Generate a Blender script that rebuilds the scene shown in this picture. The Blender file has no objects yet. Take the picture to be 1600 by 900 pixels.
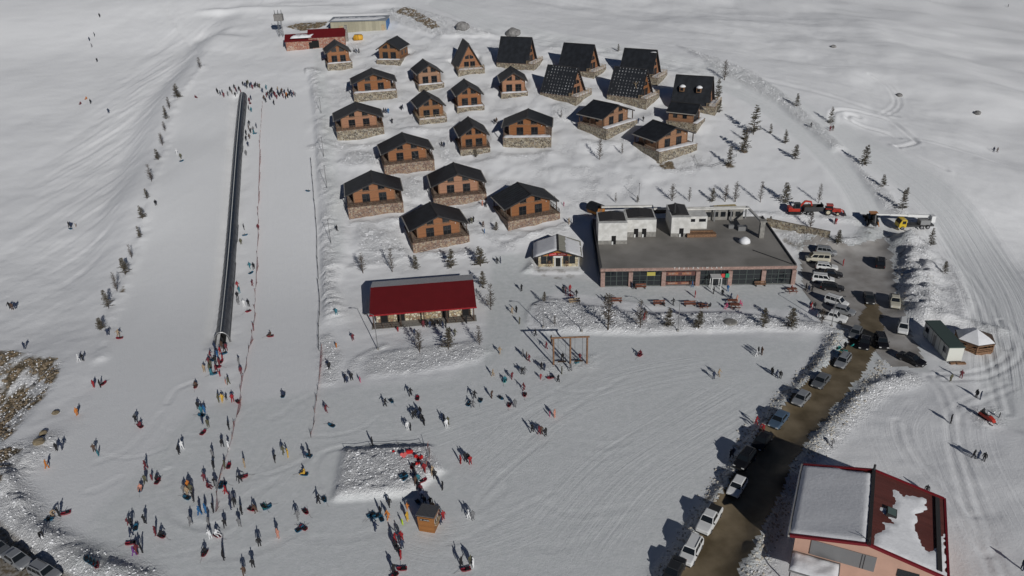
import bpy, bmesh, math, random
import numpy as np
from mathutils import Matrix, Vector

# ------------------------------------------------------------------ camera, sky, sun, exposure
scene = bpy.context.scene
COL = scene.collection
FPX, TH, ROLL, CH = 1200.0, math.radians(27.0), math.radians(2.0), 73.0
_s, _c = math.sin(TH), math.cos(TH)
_r0, _u0 = np.array([1.0, 0, 0]), np.array([0, _s, _c])
FW = np.array([0, _c, -_s])
RT = math.cos(ROLL) * _r0 - math.sin(ROLL) * _u0
UP = math.sin(ROLL) * _r0 + math.cos(ROLL) * _u0
CAMP = np.array([0.0, 0.0, CH])
cd = bpy.data.cameras.new('camera'); cam = bpy.data.objects.new('camera', cd); COL.objects.link(cam)
cd.sensor_width = 36; cd.lens = 36 * FPX / 1600; cd.clip_start = 1; cd.clip_end = 20000
cam.matrix_world = Matrix(((RT[0], UP[0], -FW[0], 0), (RT[1], UP[1], -FW[1], 0), (RT[2], UP[2], -FW[2], CH), (0, 0, 0, 1)))
scene.camera = cam

SUN_EL, SUN_AZ = math.radians(22.5), math.radians(158)        # azimuth of the sun clockwise from +Y (behind the camera, to its right)
w = bpy.data.worlds.new('World'); scene.world = w; w.use_nodes = True
nt = w.node_tree; nt.nodes.clear()
sky = nt.nodes.new('ShaderNodeTexSky'); sky.sky_type = 'NISHITA'; sky.sun_disc = False
sky.sun_elevation = SUN_EL; sky.sun_rotation = SUN_AZ; sky.altitude = 3000; sky.air_density = 0.6; sky.dust_density = 0.0; sky.ozone_density = 3.5
bg = nt.nodes.new('ShaderNodeBackground'); bg.inputs[1].default_value = 0.05
wo = nt.nodes.new('ShaderNodeOutputWorld')
nt.links.new(sky.outputs[0], bg.inputs[0]); nt.links.new(bg.outputs[0], wo.inputs[0])
sd = bpy.data.lights.new('sun', 'SUN'); sd.energy = 5.0; sd.angle = math.radians(0.5); sd.color = (1.0, 0.985, 0.955)
sun = bpy.data.objects.new('sun', sd); COL.objects.link(sun)
sdir = Vector((math.sin(SUN_AZ) * math.cos(SUN_EL), math.cos(SUN_AZ) * math.cos(SUN_EL), math.sin(SUN_EL)))
sun.rotation_euler = sdir.to_track_quat('Z', 'Y').to_euler(); sun.location = sdir * 300
vs = scene.view_settings
vs.view_transform = 'Standard'; vs.look = 'None'; vs.gamma = 1; vs.use_curve_mapping = False; vs.exposure = -0.76
scene.render.resolution_x, scene.render.resolution_y = 1024, 576

# ------------------------------------------------------------------ helpers
R = random.Random(7)
RNG = np.random.default_rng(5)
def rad(d): return math.radians(d)

def tag(o, label=None, cat=None, group=None, kind=None):
    if label: o['label'] = label
    if cat: o['category'] = cat
    if group: o['group'] = group
    if kind: o['kind'] = kind
    return o

def empty(name, loc, rz=0.0, label=None, cat=None, group=None):
    o = bpy.data.objects.new(name, None); COL.objects.link(o)
    o.location = loc; o.rotation_euler = (0, 0, rz); o.empty_display_size = .2
    return tag(o, label, cat, group)

def link_mesh(name, me, parent=None, loc=(0, 0, 0), rz=0.0):
    o = bpy.data.objects.new(name, me); COL.objects.link(o); o.parent = parent
    o.location = loc; o.rotation_euler = (0, 0, rz)
    return o

def copy_tree(o, parent=None):
    c = o.copy(); COL.objects.link(c); c.parent = parent
    for ch in KIDS.get(o.name, []):
        copy_tree(ch, c)
    return c
KIDS = {}
def note_kids():
    KIDS.clear()
    for o in bpy.data.objects:
        if o.parent: KIDS.setdefault(o.parent.name, []).append(o)

class MB:
    """collects faces for one mesh"""
    def __init__(s): s.v = []; s.f = []; s.m = []; s.cur = 0; s.sm = False; s.smf = []
    def add(s, vs, fs):
        b = len(s.v); s.v.extend([tuple(map(float, p)) for p in vs])
        for f in fs: s.f.append(tuple(b + i for i in f)); s.m.append(s.cur); s.smf.append(s.sm)
        return s
    def box(s, c, d, rz=0.0, taper=1.0, ry=0.0, rx=0.0):
        x, y, z = d[0] / 2, d[1] / 2, d[2] / 2
        P = [(-x, -y, -z), (x, -y, -z), (x, y, -z), (-x, y, -z), (-x * taper, -y * taper, z), (x * taper, -y * taper, z), (x * taper, y * taper, z), (-x * taper, y * taper, z)]
        M = Matrix.Rotation(rz, 3, 'Z') @ Matrix.Rotation(ry, 3, 'Y') @ Matrix.Rotation(rx, 3, 'X')
        P = [tuple(M @ Vector(p) + Vector(c)) for p in P]
        return s.add(P, [(0, 3, 2, 1), (4, 5, 6, 7), (0, 1, 5, 4), (1, 2, 6, 5), (2, 3, 7, 6), (3, 0, 4, 7)])
    def prism(s, poly, a, b, axis='y'):
        """polygon (2D, counter-clockwise) extruded from a to b along axis; y: poly is (x,z); x: (y,z); z: (x,y)"""
        n = len(poly)
        f = {'y': lambda p, t: (p[0], t, p[1]), 'x': lambda p, t: (t, p[0], p[1]), 'z': lambda p, t: (p[0], p[1], t)}[axis]
        V = [f(p, a) for p in poly] + [f(p, b) for p in poly]
        F = [tuple(range(n)), tuple(range(2 * n - 1, n - 1, -1))] + [(i, i + n, (i + 1) % n + n, (i + 1) % n) for i in range(n)]
        return s.add(V, F)
    def bar(s, p, q, w, h=None, up=(0, 0, 1)):
        h = w if h is None else h
        p, q = Vector(p), Vector(q); d = (q - p).normalized()
        u = Vector(up); sd_ = d.cross(u)
        if sd_.length < 1e-4: sd_ = d.cross(Vector((1, 0, 0)))
        sd_.normalize(); u = sd_.cross(d).normalized()
        a, b = sd_ * (w / 2), u * (h / 2)
        V = [p - a - b, p + a - b, p + a + b, p - a + b, q - a - b, q + a - b, q + a + b, q - a + b]
        return s.add(V, [(0, 1, 2, 3), (7, 6, 5, 4), (0, 4, 5, 1), (1, 5, 6, 2), (2, 6, 7, 3), (3, 7, 4, 0)])
    def tube(s, pts, rads, n=6, cap=True):
        pts = [Vector(p) for p in pts]
        if not hasattr(rads, '__len__'): rads = [rads] * len(pts)
        V = []; F = []
        for i, p in enumerate(pts):
            d = (pts[min(i + 1, len(pts) - 1)] - pts[max(i - 1, 0)]).normalized()
            a = d.cross(Vector((0, 0, 1)))
            if a.length < 1e-3: a = Vector((1, 0, 0))
            a.normalize(); b = d.cross(a)
            for k in range(n):
                t = 2 * math.pi * k / n
                V.append(p + (a * math.cos(t) + b * math.sin(t)) * rads[i])
        for i in range(len(pts) - 1):
            for k in range(n):
                F.append((i * n + k, i * n + (k + 1) % n, (i + 1) * n + (k + 1) % n, (i + 1) * n + k))
        if cap:
            F.append(tuple(range(n - 1, -1, -1))); F.append(tuple((len(pts) - 1) * n + k for k in range(n)))
        return s.add(V, F)
    def lathe(s, prof, n=12, c=(0, 0, 0), axis='z'):
        V = []; F = []
        for r_, z in prof:
            for k in range(n):
                t = 2 * math.pi * k / n
                p = (r_ * math.cos(t), r_ * math.sin(t), z)
                if axis == 'x': p = (z, p[0], p[1])
                V.append((p[0] + c[0], p[1] + c[1], p[2] + c[2]))
        for i in range(len(prof) - 1):
            for k in range(n):
                F.append((i * n + k, i * n + (k + 1) % n, (i + 1) * n + (k + 1) % n, (i + 1) * n + k))
        F.append(tuple(range(n - 1, -1, -1))); F.append(tuple((len(prof) - 1) * n + k for k in range(n)))
        return s.add(V, F)
    def loft(s, rings, cap=True):
        n = len(rings[0]); V = [p for r_ in rings for p in r_]; F = []
        for i in range(len(rings) - 1):
            for k in range(n):
                F.append((i * n + k, i * n + (k + 1) % n, (i + 1) * n + (k + 1) % n, (i + 1) * n + k))
        if cap:
            F.append(tuple(range(n - 1, -1, -1))); F.append(tuple((len(rings) - 1) * n + k for k in range(n)))
        return s.add(V, F)
    def mesh(s, name, mats):
        me = bpy.data.meshes.new(name)
        me.from_pydata(s.v, [], s.f)
        if not isinstance(mats, (list, tuple)): mats = [mats]
        for m in mats: me.materials.append(m)
        me.polygons.foreach_set('material_index', s.m)
        me.polygons.foreach_set('use_smooth', s.smf)
        me.update()
        bm = bmesh.new(); bm.from_mesh(me); bmesh.ops.recalc_face_normals(bm, faces=bm.faces); bm.to_mesh(me); bm.free()
        return me
    def build(s, name, mats, parent=None, loc=(0, 0, 0), rz=0.0):
        return link_mesh(name, s.mesh(name, mats), parent, loc, rz)

# ------------------------------------------------------------------ materials
def mat(name, col, rough=.7, metal=0.0, var=0.0, scale=3.0, bump=0.0, bscale=None, col2=None, spec=.4, detail=4.0, emit=None):
    m = bpy.data.materials.new(name); m.use_nodes = True
    n = m.node_tree; b = n.nodes['Principled BSDF']
    b.inputs['Base Color'].default_value = (*col, 1); b.inputs['Roughness'].default_value = rough
    b.inputs['Metallic'].default_value = metal; b.inputs['Specular IOR Level'].default_value = spec
    if var or bump or col2:
        tc = n.nodes.new('ShaderNodeTexCoord')
        nz = n.nodes.new('ShaderNodeTexNoise'); nz.inputs['Scale'].default_value = scale; nz.inputs['Detail'].default_value = detail
        n.links.new(tc.outputs['Object'], nz.inputs['Vector'])
        if col2 or var:
            mx = n.nodes.new('ShaderNodeMix'); mx.data_type = 'RGBA'
            c2 = col2 if col2 else tuple(max(0, c * (1 - var)) for c in col)
            c1 = col if col2 else tuple(min(1, c * (1 + var)) for c in col)
            mx.inputs[6].default_value = (*c1, 1); mx.inputs[7].default_value = (*c2, 1)
            rp = n.nodes.new('ShaderNodeMapRange'); rp.inputs[1].default_value = .35; rp.inputs[2].default_value = .65
            n.links.new(nz.outputs['Fac'], rp.inputs[0]); n.links.new(rp.outputs[0], mx.inputs[0])
            n.links.new(mx.outputs[2], b.inputs['Base Color'])
        if bump:
            bp = n.nodes.new('ShaderNodeBump'); bp.inputs['Strength'].default_value = bump; bp.inputs['Distance'].default_value = .05
            if bscale:
                n2 = n.nodes.new('ShaderNodeTexNoise'); n2.inputs['Scale'].default_value = bscale
                n.links.new(tc.outputs['Object'], n2.inputs['Vector']); n.links.new(n2.outputs['Fac'], bp.inputs['Height'])
            else: n.links.new(nz.outputs['Fac'], bp.inputs['Height'])
            n.links.new(bp.outputs[0], b.inputs['Normal'])
    if emit: b.inputs['Emission Color'].default_value = (*emit[:3], 1); b.inputs['Emission Strength'].default_value = emit[3]
    return m

def N(m, t): return m.node_tree.nodes.new(t)
def mat_stone(name, cols, mortar, scale=2.6):
    """rubble masonry: cells of different stone colours with recessed pale mortar joints"""
    m = mat(name, cols[0], rough=.9); n = m.node_tree; b = n.nodes['Principled BSDF']; L = n.links.new
    tc = N(m, 'ShaderNodeTexCoord'); v1 = N(m, 'ShaderNodeTexVoronoi'); v1.inputs['Scale'].default_value = scale
    v2 = N(m, 'ShaderNodeTexVoronoi'); v2.feature = 'DISTANCE_TO_EDGE'; v2.inputs['Scale'].default_value = scale
    L(tc.outputs['Object'], v1.inputs['Vector']); L(tc.outputs['Object'], v2.inputs['Vector'])
    cr = N(m, 'ShaderNodeValToRGB'); cr.color_ramp.interpolation = 'CONSTANT'
    els = cr.color_ramp.elements
    while len(els) < len(cols): els.new(.5)
    for i, c in enumerate(cols): els[i].position = i / len(cols); els[i].color = (*c, 1)
    sp = N(m, 'ShaderNodeSeparateColor'); L(v1.outputs['Color'], sp.inputs[0]); L(sp.outputs[0], cr.inputs[0])
    mr = N(m, 'ShaderNodeMapRange'); mr.inputs[1].default_value = .03; mr.inputs[2].default_value = .09
    L(v2.outputs['Distance'], mr.inputs[0])
    mx = N(m, 'ShaderNodeMix'); mx.data_type = 'RGBA'; mx.inputs[6].default_value = (*mortar, 1)
    L(mr.outputs[0], mx.inputs[0]); L(cr.outputs[0], mx.inputs[7]); L(mx.outputs[2], b.inputs['Base Color'])
    bp = N(m, 'ShaderNodeBump'); bp.inputs['Distance'].default_value = .08; bp.inputs['Strength'].default_value = .8
    L(mr.outputs[0], bp.inputs['Height']); L(bp.outputs[0], b.inputs['Normal'])
    return m

def mat_lines(name, col, col2, axis='Z', freq=5.0, rough=.7, duty=.12, bump=.5, var=.25, spec=.4):
    """boards / sheet ribs: thin joints repeated along one axis, plus grain"""
    m = mat(name, col, rough, spec=spec); n = m.node_tree; b = n.nodes['Principled BSDF']; L = n.links.new
    tc = N(m, 'ShaderNodeTexCoord'); sx = N(m, 'ShaderNodeSeparateXYZ'); L(tc.outputs['Object'], sx.inputs[0])
    mu = N(m, 'ShaderNodeMath'); mu.operation = 'MULTIPLY'; mu.inputs[1].default_value = freq; L(sx.outputs[axis], mu.inputs[0])
    fr = N(m, 'ShaderNodeMath'); fr.operation = 'FRACT'; L(mu.outputs[0], fr.inputs[0])
    gt = N(m, 'ShaderNodeMath'); gt.operation = 'GREATER_THAN'; gt.inputs[1].default_value = duty; L(fr.outputs[0], gt.inputs[0])
    fl = N(m, 'ShaderNodeMath'); fl.operation = 'FLOOR'; L(mu.outputs[0], fl.inputs[0])
    wn = N(m, 'ShaderNodeTexWhiteNoise'); wn.noise_dimensions = '1D'; L(fl.outputs[0], wn.inputs['W'])
    nz = N(m, 'ShaderNodeTexNoise'); nz.inputs['Scale'].default_value = 1.3; nz.inputs['Detail'].default_value = 5; L(tc.outputs['Object'], nz.inputs['Vector'])
    ad = N(m, 'ShaderNodeMath'); ad.operation = 'ADD'; L(wn.outputs['Value'], ad.inputs[0]); L(nz.outputs['Fac'], ad.inputs[1])
    hv = N(m, 'ShaderNodeMath'); hv.operation = 'MULTIPLY'; hv.inputs[1].default_value = .5; L(ad.outputs[0], hv.inputs[0])
    m1 = N(m, 'ShaderNodeMix'); m1.data_type = 'RGBA'; m1.inputs[6].default_value = (*[c * (1 - var) for c in col], 1); m1.inputs[7].default_value = (*[min(1, c * (1 + var)) for c in col], 1)
    L(hv.outputs[0], m1.inputs[0])
    m2 = N(m, 'ShaderNodeMix'); m2.data_type = 'RGBA'; m2.inputs[6].default_value = (*col2, 1); L(gt.outputs[0], m2.inputs[0]); L(m1.outputs[2], m2.inputs[7])
    oi = N(m, 'ShaderNodeObjectInfo'); hv2 = N(m, 'ShaderNodeHueSaturation'); rv = N(m, 'ShaderNodeMapRange'); rv.inputs[3].default_value = .72; rv.inputs[4].default_value = 1.15; L(oi.outputs['Random'], rv.inputs[0]); L(rv.outputs[0], hv2.inputs['Value'])
    rs_ = N(m, 'ShaderNodeMapRange'); rs_.inputs[3].default_value = 1.1; rs_.inputs[4].default_value = .8; L(oi.outputs['Random'], rs_.inputs[0]); L(rs_.outputs[0], hv2.inputs['Saturation'])
    L(m2.outputs[2], hv2.inputs['Color']); L(hv2.outputs[0], b.inputs['Base Color'])
    bp = N(m, 'ShaderNodeBump'); bp.inputs['Distance'].default_value = .03; bp.inputs['Strength'].default_value = bump
    L(gt.outputs[0], bp.inputs['Height']); L(bp.outputs[0], b.inputs['Normal'])
    return m

M = {}
M['wood_wall'] = mat_lines('orange log boards', (.33, .145, .065), (.16, .065, .03), 'Z', 5, .65)
M['wood_wall_2'] = mat_lines('brown log boards', (.27, .125, .05), (.13, .055, .025), 'Z', 5, .65)
M['roof'] = mat('charcoal roof sheet', (.016, .018, .022), .6, var=.3, scale=.8, bump=.25, bscale=6)
M['roof_trim'] = mat('dark roof trim', (.03, .028, .028), .6)
M['gutter'] = mat('grey gutter', (.32, .30, .27), .5)
M['stone'] = mat_stone('rubble stone', [(.10, .08, .055), (.26, .21, .14), (.16, .13, .10), (.40, .35, .26), (.20, .15, .10), (.30, .25, .17)], (.34, .32, .28))
M['stone_warm'] = mat_stone('warm rubble stone', [(.16, .10, .075), (.30, .20, .13), (.22, .13, .09), (.38, .30, .21), (.25, .15, .10)], (.33, .29, .25))
M['stone_pale'] = mat_stone('pale stone cladding', [(.50, .42, .27), (.34, .26, .15), (.58, .52, .40), (.26, .16, .10), (.45, .40, .30)], (.22, .18, .13), 1.9)
M['brick'] = mat_stone('red brick', [(.33, .12, .075), (.28, .10, .065), (.38, .16, .10), (.45, .30, .22)], (.40, .33, .28), 2.2)
M['glass'] = mat('dark window glass', (.012, .015, .018), .08, spec=.6)
M['frame'] = mat('dark window frame', (.035, .03, .03), .5)
M['frame_white'] = mat('white window frame', (.6, .6, .58), .5)
M['wood_dark'] = mat('dark stained wood', (.07, .045, .03), .7, var=.3, scale=4)
M['wood_mid'] = mat('brown wood', (.20, .11, .06), .7, var=.3, scale=4)
M['wood_pale'] = mat('pale wood', (.40, .30, .19), .7, var=.25, scale=4)
M['metal_grey'] = mat('galvanised steel', (.28, .28, .28), .45, .6)
M['metal_dark'] = mat('dark steel', (.05, .05, .052), .5, .3)
M['rubber'] = mat('tyre rubber', (.015, .015, .016), .85)
M['snow_obj'] = mat('settled snow', (.80, .80, .81), .65, var=.04, scale=1.5, bump=.5, bscale=3)
M['white_wall'] = mat('white render', (.66, .65, .62), .8, var=.06, scale=.9, col2=(.5, .49, .46))
M['grey_wall'] = mat('grey cement', (.24, .23, .21), .9, var=.2, scale=2)
M['red_roof'] = mat('red roof sheet', (.135, .008, .010), .6, var=.06, scale=.5)
M['black'] = mat('black opening', (.008, .008, .008), .9)
# ------------------------------------------------------------------ noise
_perm = np.random.default_rng(11).permutation(512)
_ga = np.random.default_rng(12).uniform(0, 2 * np.pi, 512)
_gx, _gy = np.cos(_ga), np.sin(_ga)
def perlin(x, y, seed=0):
    x = np.asarray(x, float) + seed * 17.3; y = np.asarray(y, float) - seed * 9.1
    xi = np.floor(x).astype(np.int64); yi = np.floor(y).astype(np.int64)
    fx, fy = x - xi, y - yi
    u = fx * fx * fx * (fx * (fx * 6 - 15) + 10); v = fy * fy * fy * (fy * (fy * 6 - 15) + 10)
    def g(a, b, dx, dy):
        h = _perm[(_perm[a & 511] + b) & 511]
        return _gx[h] * dx + _gy[h] * dy
    n00 = g(xi, yi, fx, fy); n10 = g(xi + 1, yi, fx - 1, fy); n01 = g(xi, yi + 1, fx, fy - 1); n11 = g(xi + 1, yi + 1, fx - 1, fy - 1)
    return (n00 * (1 - u) + n10 * u) * (1 - v) + (n01 * (1 - u) + n11 * u) * v
def fbm(x, y, o=3, seed=0):
    t = 0; a = 1; f = 1
    for i in range(o):
        t = t + a * perlin(x * f, y * f, seed + i); a *= .5; f *= 2.03
    return t
def sstep(a, b, x):
    t = np.clip((x - a) / (b - a), 0, 1); return t * t * (3 - 2 * t)

# ------------------------------------------------------------------ terrain: flat valley floor, then a hillside of about 12.5 degrees
def zb(x, y):
    x = np.asarray(x, float); y = np.asarray(y, float)
    t = (y - 153.0) / 5.0
    h = .222 * 5.0 * np.where(t > 30, t, np.log1p(np.exp(np.minimum(t, 30))))
    tl = (y - 146.0) / 9.0                                   # the sledge slope starts to rise nearer
    hl = .203 * 9.0 * np.where(tl > 30, tl, np.log1p(np.exp(np.minimum(tl, 30))))
    k = sstep(-18, -42, x)
    hl2 = np.where(y < 245, hl, .203 * 99 + (y - 245) * .222 + 0)
    h = h * (1 - k) + k * hl2
    far = np.maximum(y - 420, 0)
    return h + .00022 * far ** 2 * (far < 500) + (far >= 500) * (55 + .22 * (far - 500))

def ray(px, py):
    d = FW + (px - 800.0) / FPX * RT - (py - 450.0) / FPX * UP
    return d
def project(p):
    q = np.asarray(p, float) - CAMP
    z = q @ FW
    return 800 + FPX * (q @ RT) / z, 450 - FPX * (q @ UP) / z
_T = np.concatenate([np.arange(40, 420, .5), np.arange(420, 1500, 4.0)])
def hit(px, py, hf, dz=0.0):
    d = ray(px, py); P = CAMP[None] + _T[:, None] * d[None]
    g = P[:, 2] - (hf(P[:, 0], P[:, 1]) + dz)
    i = int(np.argmax(g < 0)); i = max(i, 1)
    a, b = g[i - 1], g[i]; t = _T[i - 1] + (_T[i] - _T[i - 1]) * a / (a - b)
    return CAMP + t * d
def b2(px, py):
    p = hit(px, py, zb); return (p[0], p[1])
def W2(pts): return np.array([b2(*p) for p in pts])

def grow(start, step, lim, g=1.09):
    out = []; p = start
    while p < lim: step *= g; p += step; out.append(p)
    return out
xs = np.arange(-125, 125.01, .5); ext = np.array(grow(125, .5, 3500, 1.045)); xs = np.concatenate([-ext[::-1], xs, ext])
y0 = np.arange(60, 172, .42); y1 = np.arange(172, 345, .75)
ys = np.concatenate([-np.array(grow(-60, .42, 500, 1.08))[::-1], y0, y1, np.array(grow(344.5, .75, 4500, 1.06))])
GX, GY = np.meshgrid(xs, ys)
Z = zb(GX, GY)

def near(poly, m):
    """index box of the grid around a polyline"""
    i0, i1 = np.searchsorted(xs, [poly[:, 0].min() - m, poly[:, 0].max() + m]); j0, j1 = np.searchsorted(ys, [poly[:, 1].min() - m, poly[:, 1].max() + m])
    return slice(max(j0 - 1, 0), j1 + 1), slice(max(i0 - 1, 0), i1 + 1)
def seg_dist(X, Y, poly, closed=False):
    """distance to a polyline, arc length at the foot, signed side (+ left of travel)"""
    best = np.full(X.shape, 1e9); arc = np.zeros(X.shape); side = np.zeros(X.shape); acc = 0
    P = np.vstack([poly, poly[:1]]) if closed else poly
    for a, b in zip(P[:-1], P[1:]):
        d = b - a; L = np.hypot(*d)
        if L < 1e-6: continue
        t = np.clip(((X - a[0]) * d[0] + (Y - a[1]) * d[1]) / L ** 2, 0, 1)
        dx, dy = X - a[0] - t * d[0], Y - a[1] - t * d[1]; q = np.hypot(dx, dy)
        m = q < best; best = np.where(m, q, best); arc = np.where(m, acc + t * L, arc)
        side = np.where(m, np.sign(d[0] * dy - d[1] * dx), side); acc += L
    return best, arc, side
def smooth_line(P, n=6):
    """Catmull-Rom through the points"""
    P = np.asarray(P, float); Q = np.vstack([2 * P[0] - P[1], P, 2 * P[-1] - P[-2]]); out = []
    for i in range(1, len(Q) - 2):
        for k in range(n):
            t = k / n; p0, p1, p2, p3 = Q[i - 1], Q[i], Q[i + 1], Q[i + 2]
            out.append(.5 * (2 * p1 + (p2 - p0) * t + (2 * p0 - 5 * p1 + 4 * p2 - p3) * t * t + (3 * p1 - p0 - 3 * p2 + p3) * t ** 3))
    out.append(P[-1]); return np.array(out)
def inside(X, Y, poly):
    c = np.zeros(X.shape, bool); n = len(poly)
    for i in range(n):
        x1_, y1_ = poly[i]; x2_, y2_ = poly[(i + 1) % n]
        cond = ((y1_ > Y) != (y2_ > Y))
        with np.errstate(divide='ignore', invalid='ignore'):
            xi = (x2_ - x1_) * (Y - y1_) / (y2_ - y1_ + 1e-12) + x1_
        c ^= cond & (X < xi)
    return c
def region(pix, soft=2.0, world=False):
    """soft 0..1 mask of a polygon given by the points on the ground it follows"""
    P = np.asarray(pix, float) if world else W2(pix)
    m = np.zeros(GX.shape); sl = near(P, soft + 2)
    X, Y = GX[sl], GY[sl]
    d, _, _ = seg_dist(X, Y, P, True); ins = inside(X, Y, P)
    sd_ = np.where(ins, d, -d); m[sl] = sstep(-soft * .5, soft * .5, sd_)
    return m

TMASK = np.zeros(Z.shape); TCO = np.zeros(Z.shape); TARC = np.zeros(Z.shape); CLOD = np.ones(Z.shape)
def trail(P, half, amp, world=False):
    """band of wheel / runner lines that follow a polyline"""
    P = smooth_line(P if world else W2(P), 8); sl = near(P, half + 3); d, a, s_ = seg_dist(GX[sl], GY[sl], P)
    k = amp * sstep(half, half * .6, d) * sstep(0, 12, a) * sstep(0, 12, a.max() - a); m = k > TMASK[sl]
    TMASK[sl] = np.where(m, k, TMASK[sl]); TCO[sl] = np.where(m, d * s_, TCO[sl]); TARC[sl] = np.where(m, a, TARC[sl])
ROUGH = np.zeros(Z.shape); DIRT = np.zeros(Z.shape); FLAT = np.zeros(Z.shape); PACK = np.zeros(Z.shape)
def berm(pix, hgt, wid, rough=.8, n=5, pw=2.0, world=False):
    P = smooth_line(np.asarray(pix, float) if world else W2(pix), n); sl = near(P, wid * 3.2)
    d, arc, sd_ = seg_dist(GX[sl], GY[sl], P)
    k = np.exp(-(d / wid) ** pw) * (.75 + .5 * fbm(GX[sl] * .3, GY[sl] * .3, 2, 3))
    Z[sl] += hgt * k; ROUGH[sl] = np.maximum(ROUGH[sl], rough * np.exp(-(d / (wid * 1.5)) ** 4))
    return P
def groove(pix, depth=.12, wid=.35, pair=0.0, world=False, lip=.5):
    P = smooth_line(np.asarray(pix, float) if world else W2(pix), 6); sl = near(P, 3 + pair)
    d, arc, sd_ = seg_dist(GX[sl], GY[sl], P)
    d = np.abs(d - pair)
    Z[sl] += -depth * np.exp(-(d / wid) ** 2) + depth * lip * np.exp(-((d - wid * 2) / wid) ** 2)

# road and parking, as world polylines
ROADP = [(1376, 372), (1372, 400), (1366, 440), (1362, 480), (1358, 520), (1338, 556), (1300, 600), (1262, 640), (1222, 688), (1186, 752), (1148, 820), (1108, 895), (1085, 945)]
ROAD = smooth_line(W2(ROADP), 8)
PARK = W2([(1246, 395), (1252, 378), (1275, 372), (1330, 385), (1385, 368), (1398, 400), (1402, 440), (1412, 485), (1440, 545), (1452, 580), (1395, 575), (1345, 540), (1318, 512), (1280, 490), (1258, 470), (1250, 440)])
rd, _, _ = seg_dist(GX, GY, ROAD)
road_m = sstep(6.5, 3.2, rd); park_m = region(PARK, 2.0, True)
FLAT = np.maximum(FLAT, np.maximum(road_m, park_m))

# big forms ---------------------------------------------------------
TREEROW = W2([(150, 560), (158, 516), (170, 482), (183, 455), (206, 404), (223, 342), (237, 284), (254, 227), (262, 186), (278, 150), (312, 105), (345, 60), (400, 10)])
d, arc, sd_ = seg_dist(GX, GY, TREEROW)
left = (sd_ > 0) & (GX < -30) & (GY > 100)
fade = sstep(100, 215, GY) * sstep(340, 290, GY)
Z -= np.where(left, 4.6 * sstep(.5, 14, d) * fade, 0)
lean_dir = np.array([math.sin(rad(22)), math.cos(rad(22))])
U_ = GX * lean_dir[0] + GY * lean_dir[1]; V_ = GX * lean_dir[1] - GY * lean_dir[0]
sas = np.where(left, sstep(4, 9, d) * sstep(40, 22, d) * fade, 0)
Z += sas * (.38 * fbm(U_ * .03, V_ * .15, 3, 5) + .30 * (np.abs(fbm(U_ * .045, V_ * .42, 2, 8)) - .2))
TOPL = region([(290, 70), (330, 0), (430, -30), (620, -20), (600, 25), (470, 40), (360, 72)], 14)
Z += TOPL * (.9 * np.sin(fbm(GX * .012, GY * .05, 2, 21) * 9 + GY * .22) * .6)
nat = np.maximum(sstep(275, 310, GY), np.maximum(sstep(-70, -90, GX), sstep(92, 112, GX) * sstep(110, 140, GY)))
Z += nat * (1.5 * fbm(GX / 75, GY / 50, 2, 31) + .16 * fbm(GX / 12, GY / 18, 2, 32) + .05 * fbm(U_ / 16, V_ / 3.5, 2, 33))
EAST = smooth_line(W2([(560, 0), (690, 5), (800, 47), (960, 78), (1100, 108), (1200, 148), (1300, 200), (1400, 262), (1490, 340), (1552, 440), (1585, 540), (1640, 700)]), 6)
de, ae, se = seg_dist(GX, GY, EAST); bey = (se > 0) & (GX > -40)
Z -= np.where(bey, .19 * np.minimum(np.maximum(de - 5, 0), 260) * sstep(100, 170, GY), 0)
Z += np.where(bey, sstep(14, 50, de) * (3.2 * fbm(GX / 58 + 4, GY / 58, 3, 36) + .35 * fbm(GX / 13, GY / 13, 2, 37)), 0)
Z += sstep(330, 600, GY) * 14 * fbm(GX / 160, GY / 160, 4, 41) + sstep(700, 1500, np.hypot(GX, GY)) * 160 * (fbm(GX / 700, GY / 700, 4, 43) + .25)
Z += sstep(180, 700, np.abs(GX)) * 40 * (fbm(GX / 300 + 3, GY / 300, 3, 44) + .3)

berm(TREEROW[:-2] + np.array([1.0, 0]), .55, 1.3, .15, 4, 2.0, True)
# groomed sledge runs, trodden plaza and paths
RUN = region([(292, 150), (350, 152), (352, 300), (340, 480), (320, 540), (330, 640), (60, 900), (60, 760), (130, 640), (185, 500), (215, 400), (245, 290), (275, 200)], 5)
RUN2 = region([(400, 150), (470, 152), (486, 260), (492, 420), (490, 600), (470, 720), (380, 760), (372, 600), (380, 470), (390, 300)], 3)
PLAZA = region([(100, 900), (150, 800), (300, 640), (500, 610), (700, 590), (820, 520), (1280, 530), (1230, 610), (1140, 720), (1030, 905), (500, 960)], 4)
FORE = region([(750, 590), (770, 400), (830, 395), (830, 430), (940, 440), (1245, 440), (1300, 470), (1240, 485), (1040, 480), (870, 455), (830, 480), (820, 530)], 2)
VPATH = region([(488, 60), (505, 60), (520, 200), (532, 300), (540, 400), (520, 420), (512, 300), (498, 160)], 2)
FLAT = np.maximum.reduce([FLAT, RUN, RUN2, PLAZA * .8, FORE, VPATH])
PACK = np.maximum.reduce([RUN * .15, RUN2 * .1, PLAZA * .75 * sstep(150, 135, GY), FORE, VPATH * .6, park_m, road_m])

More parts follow.
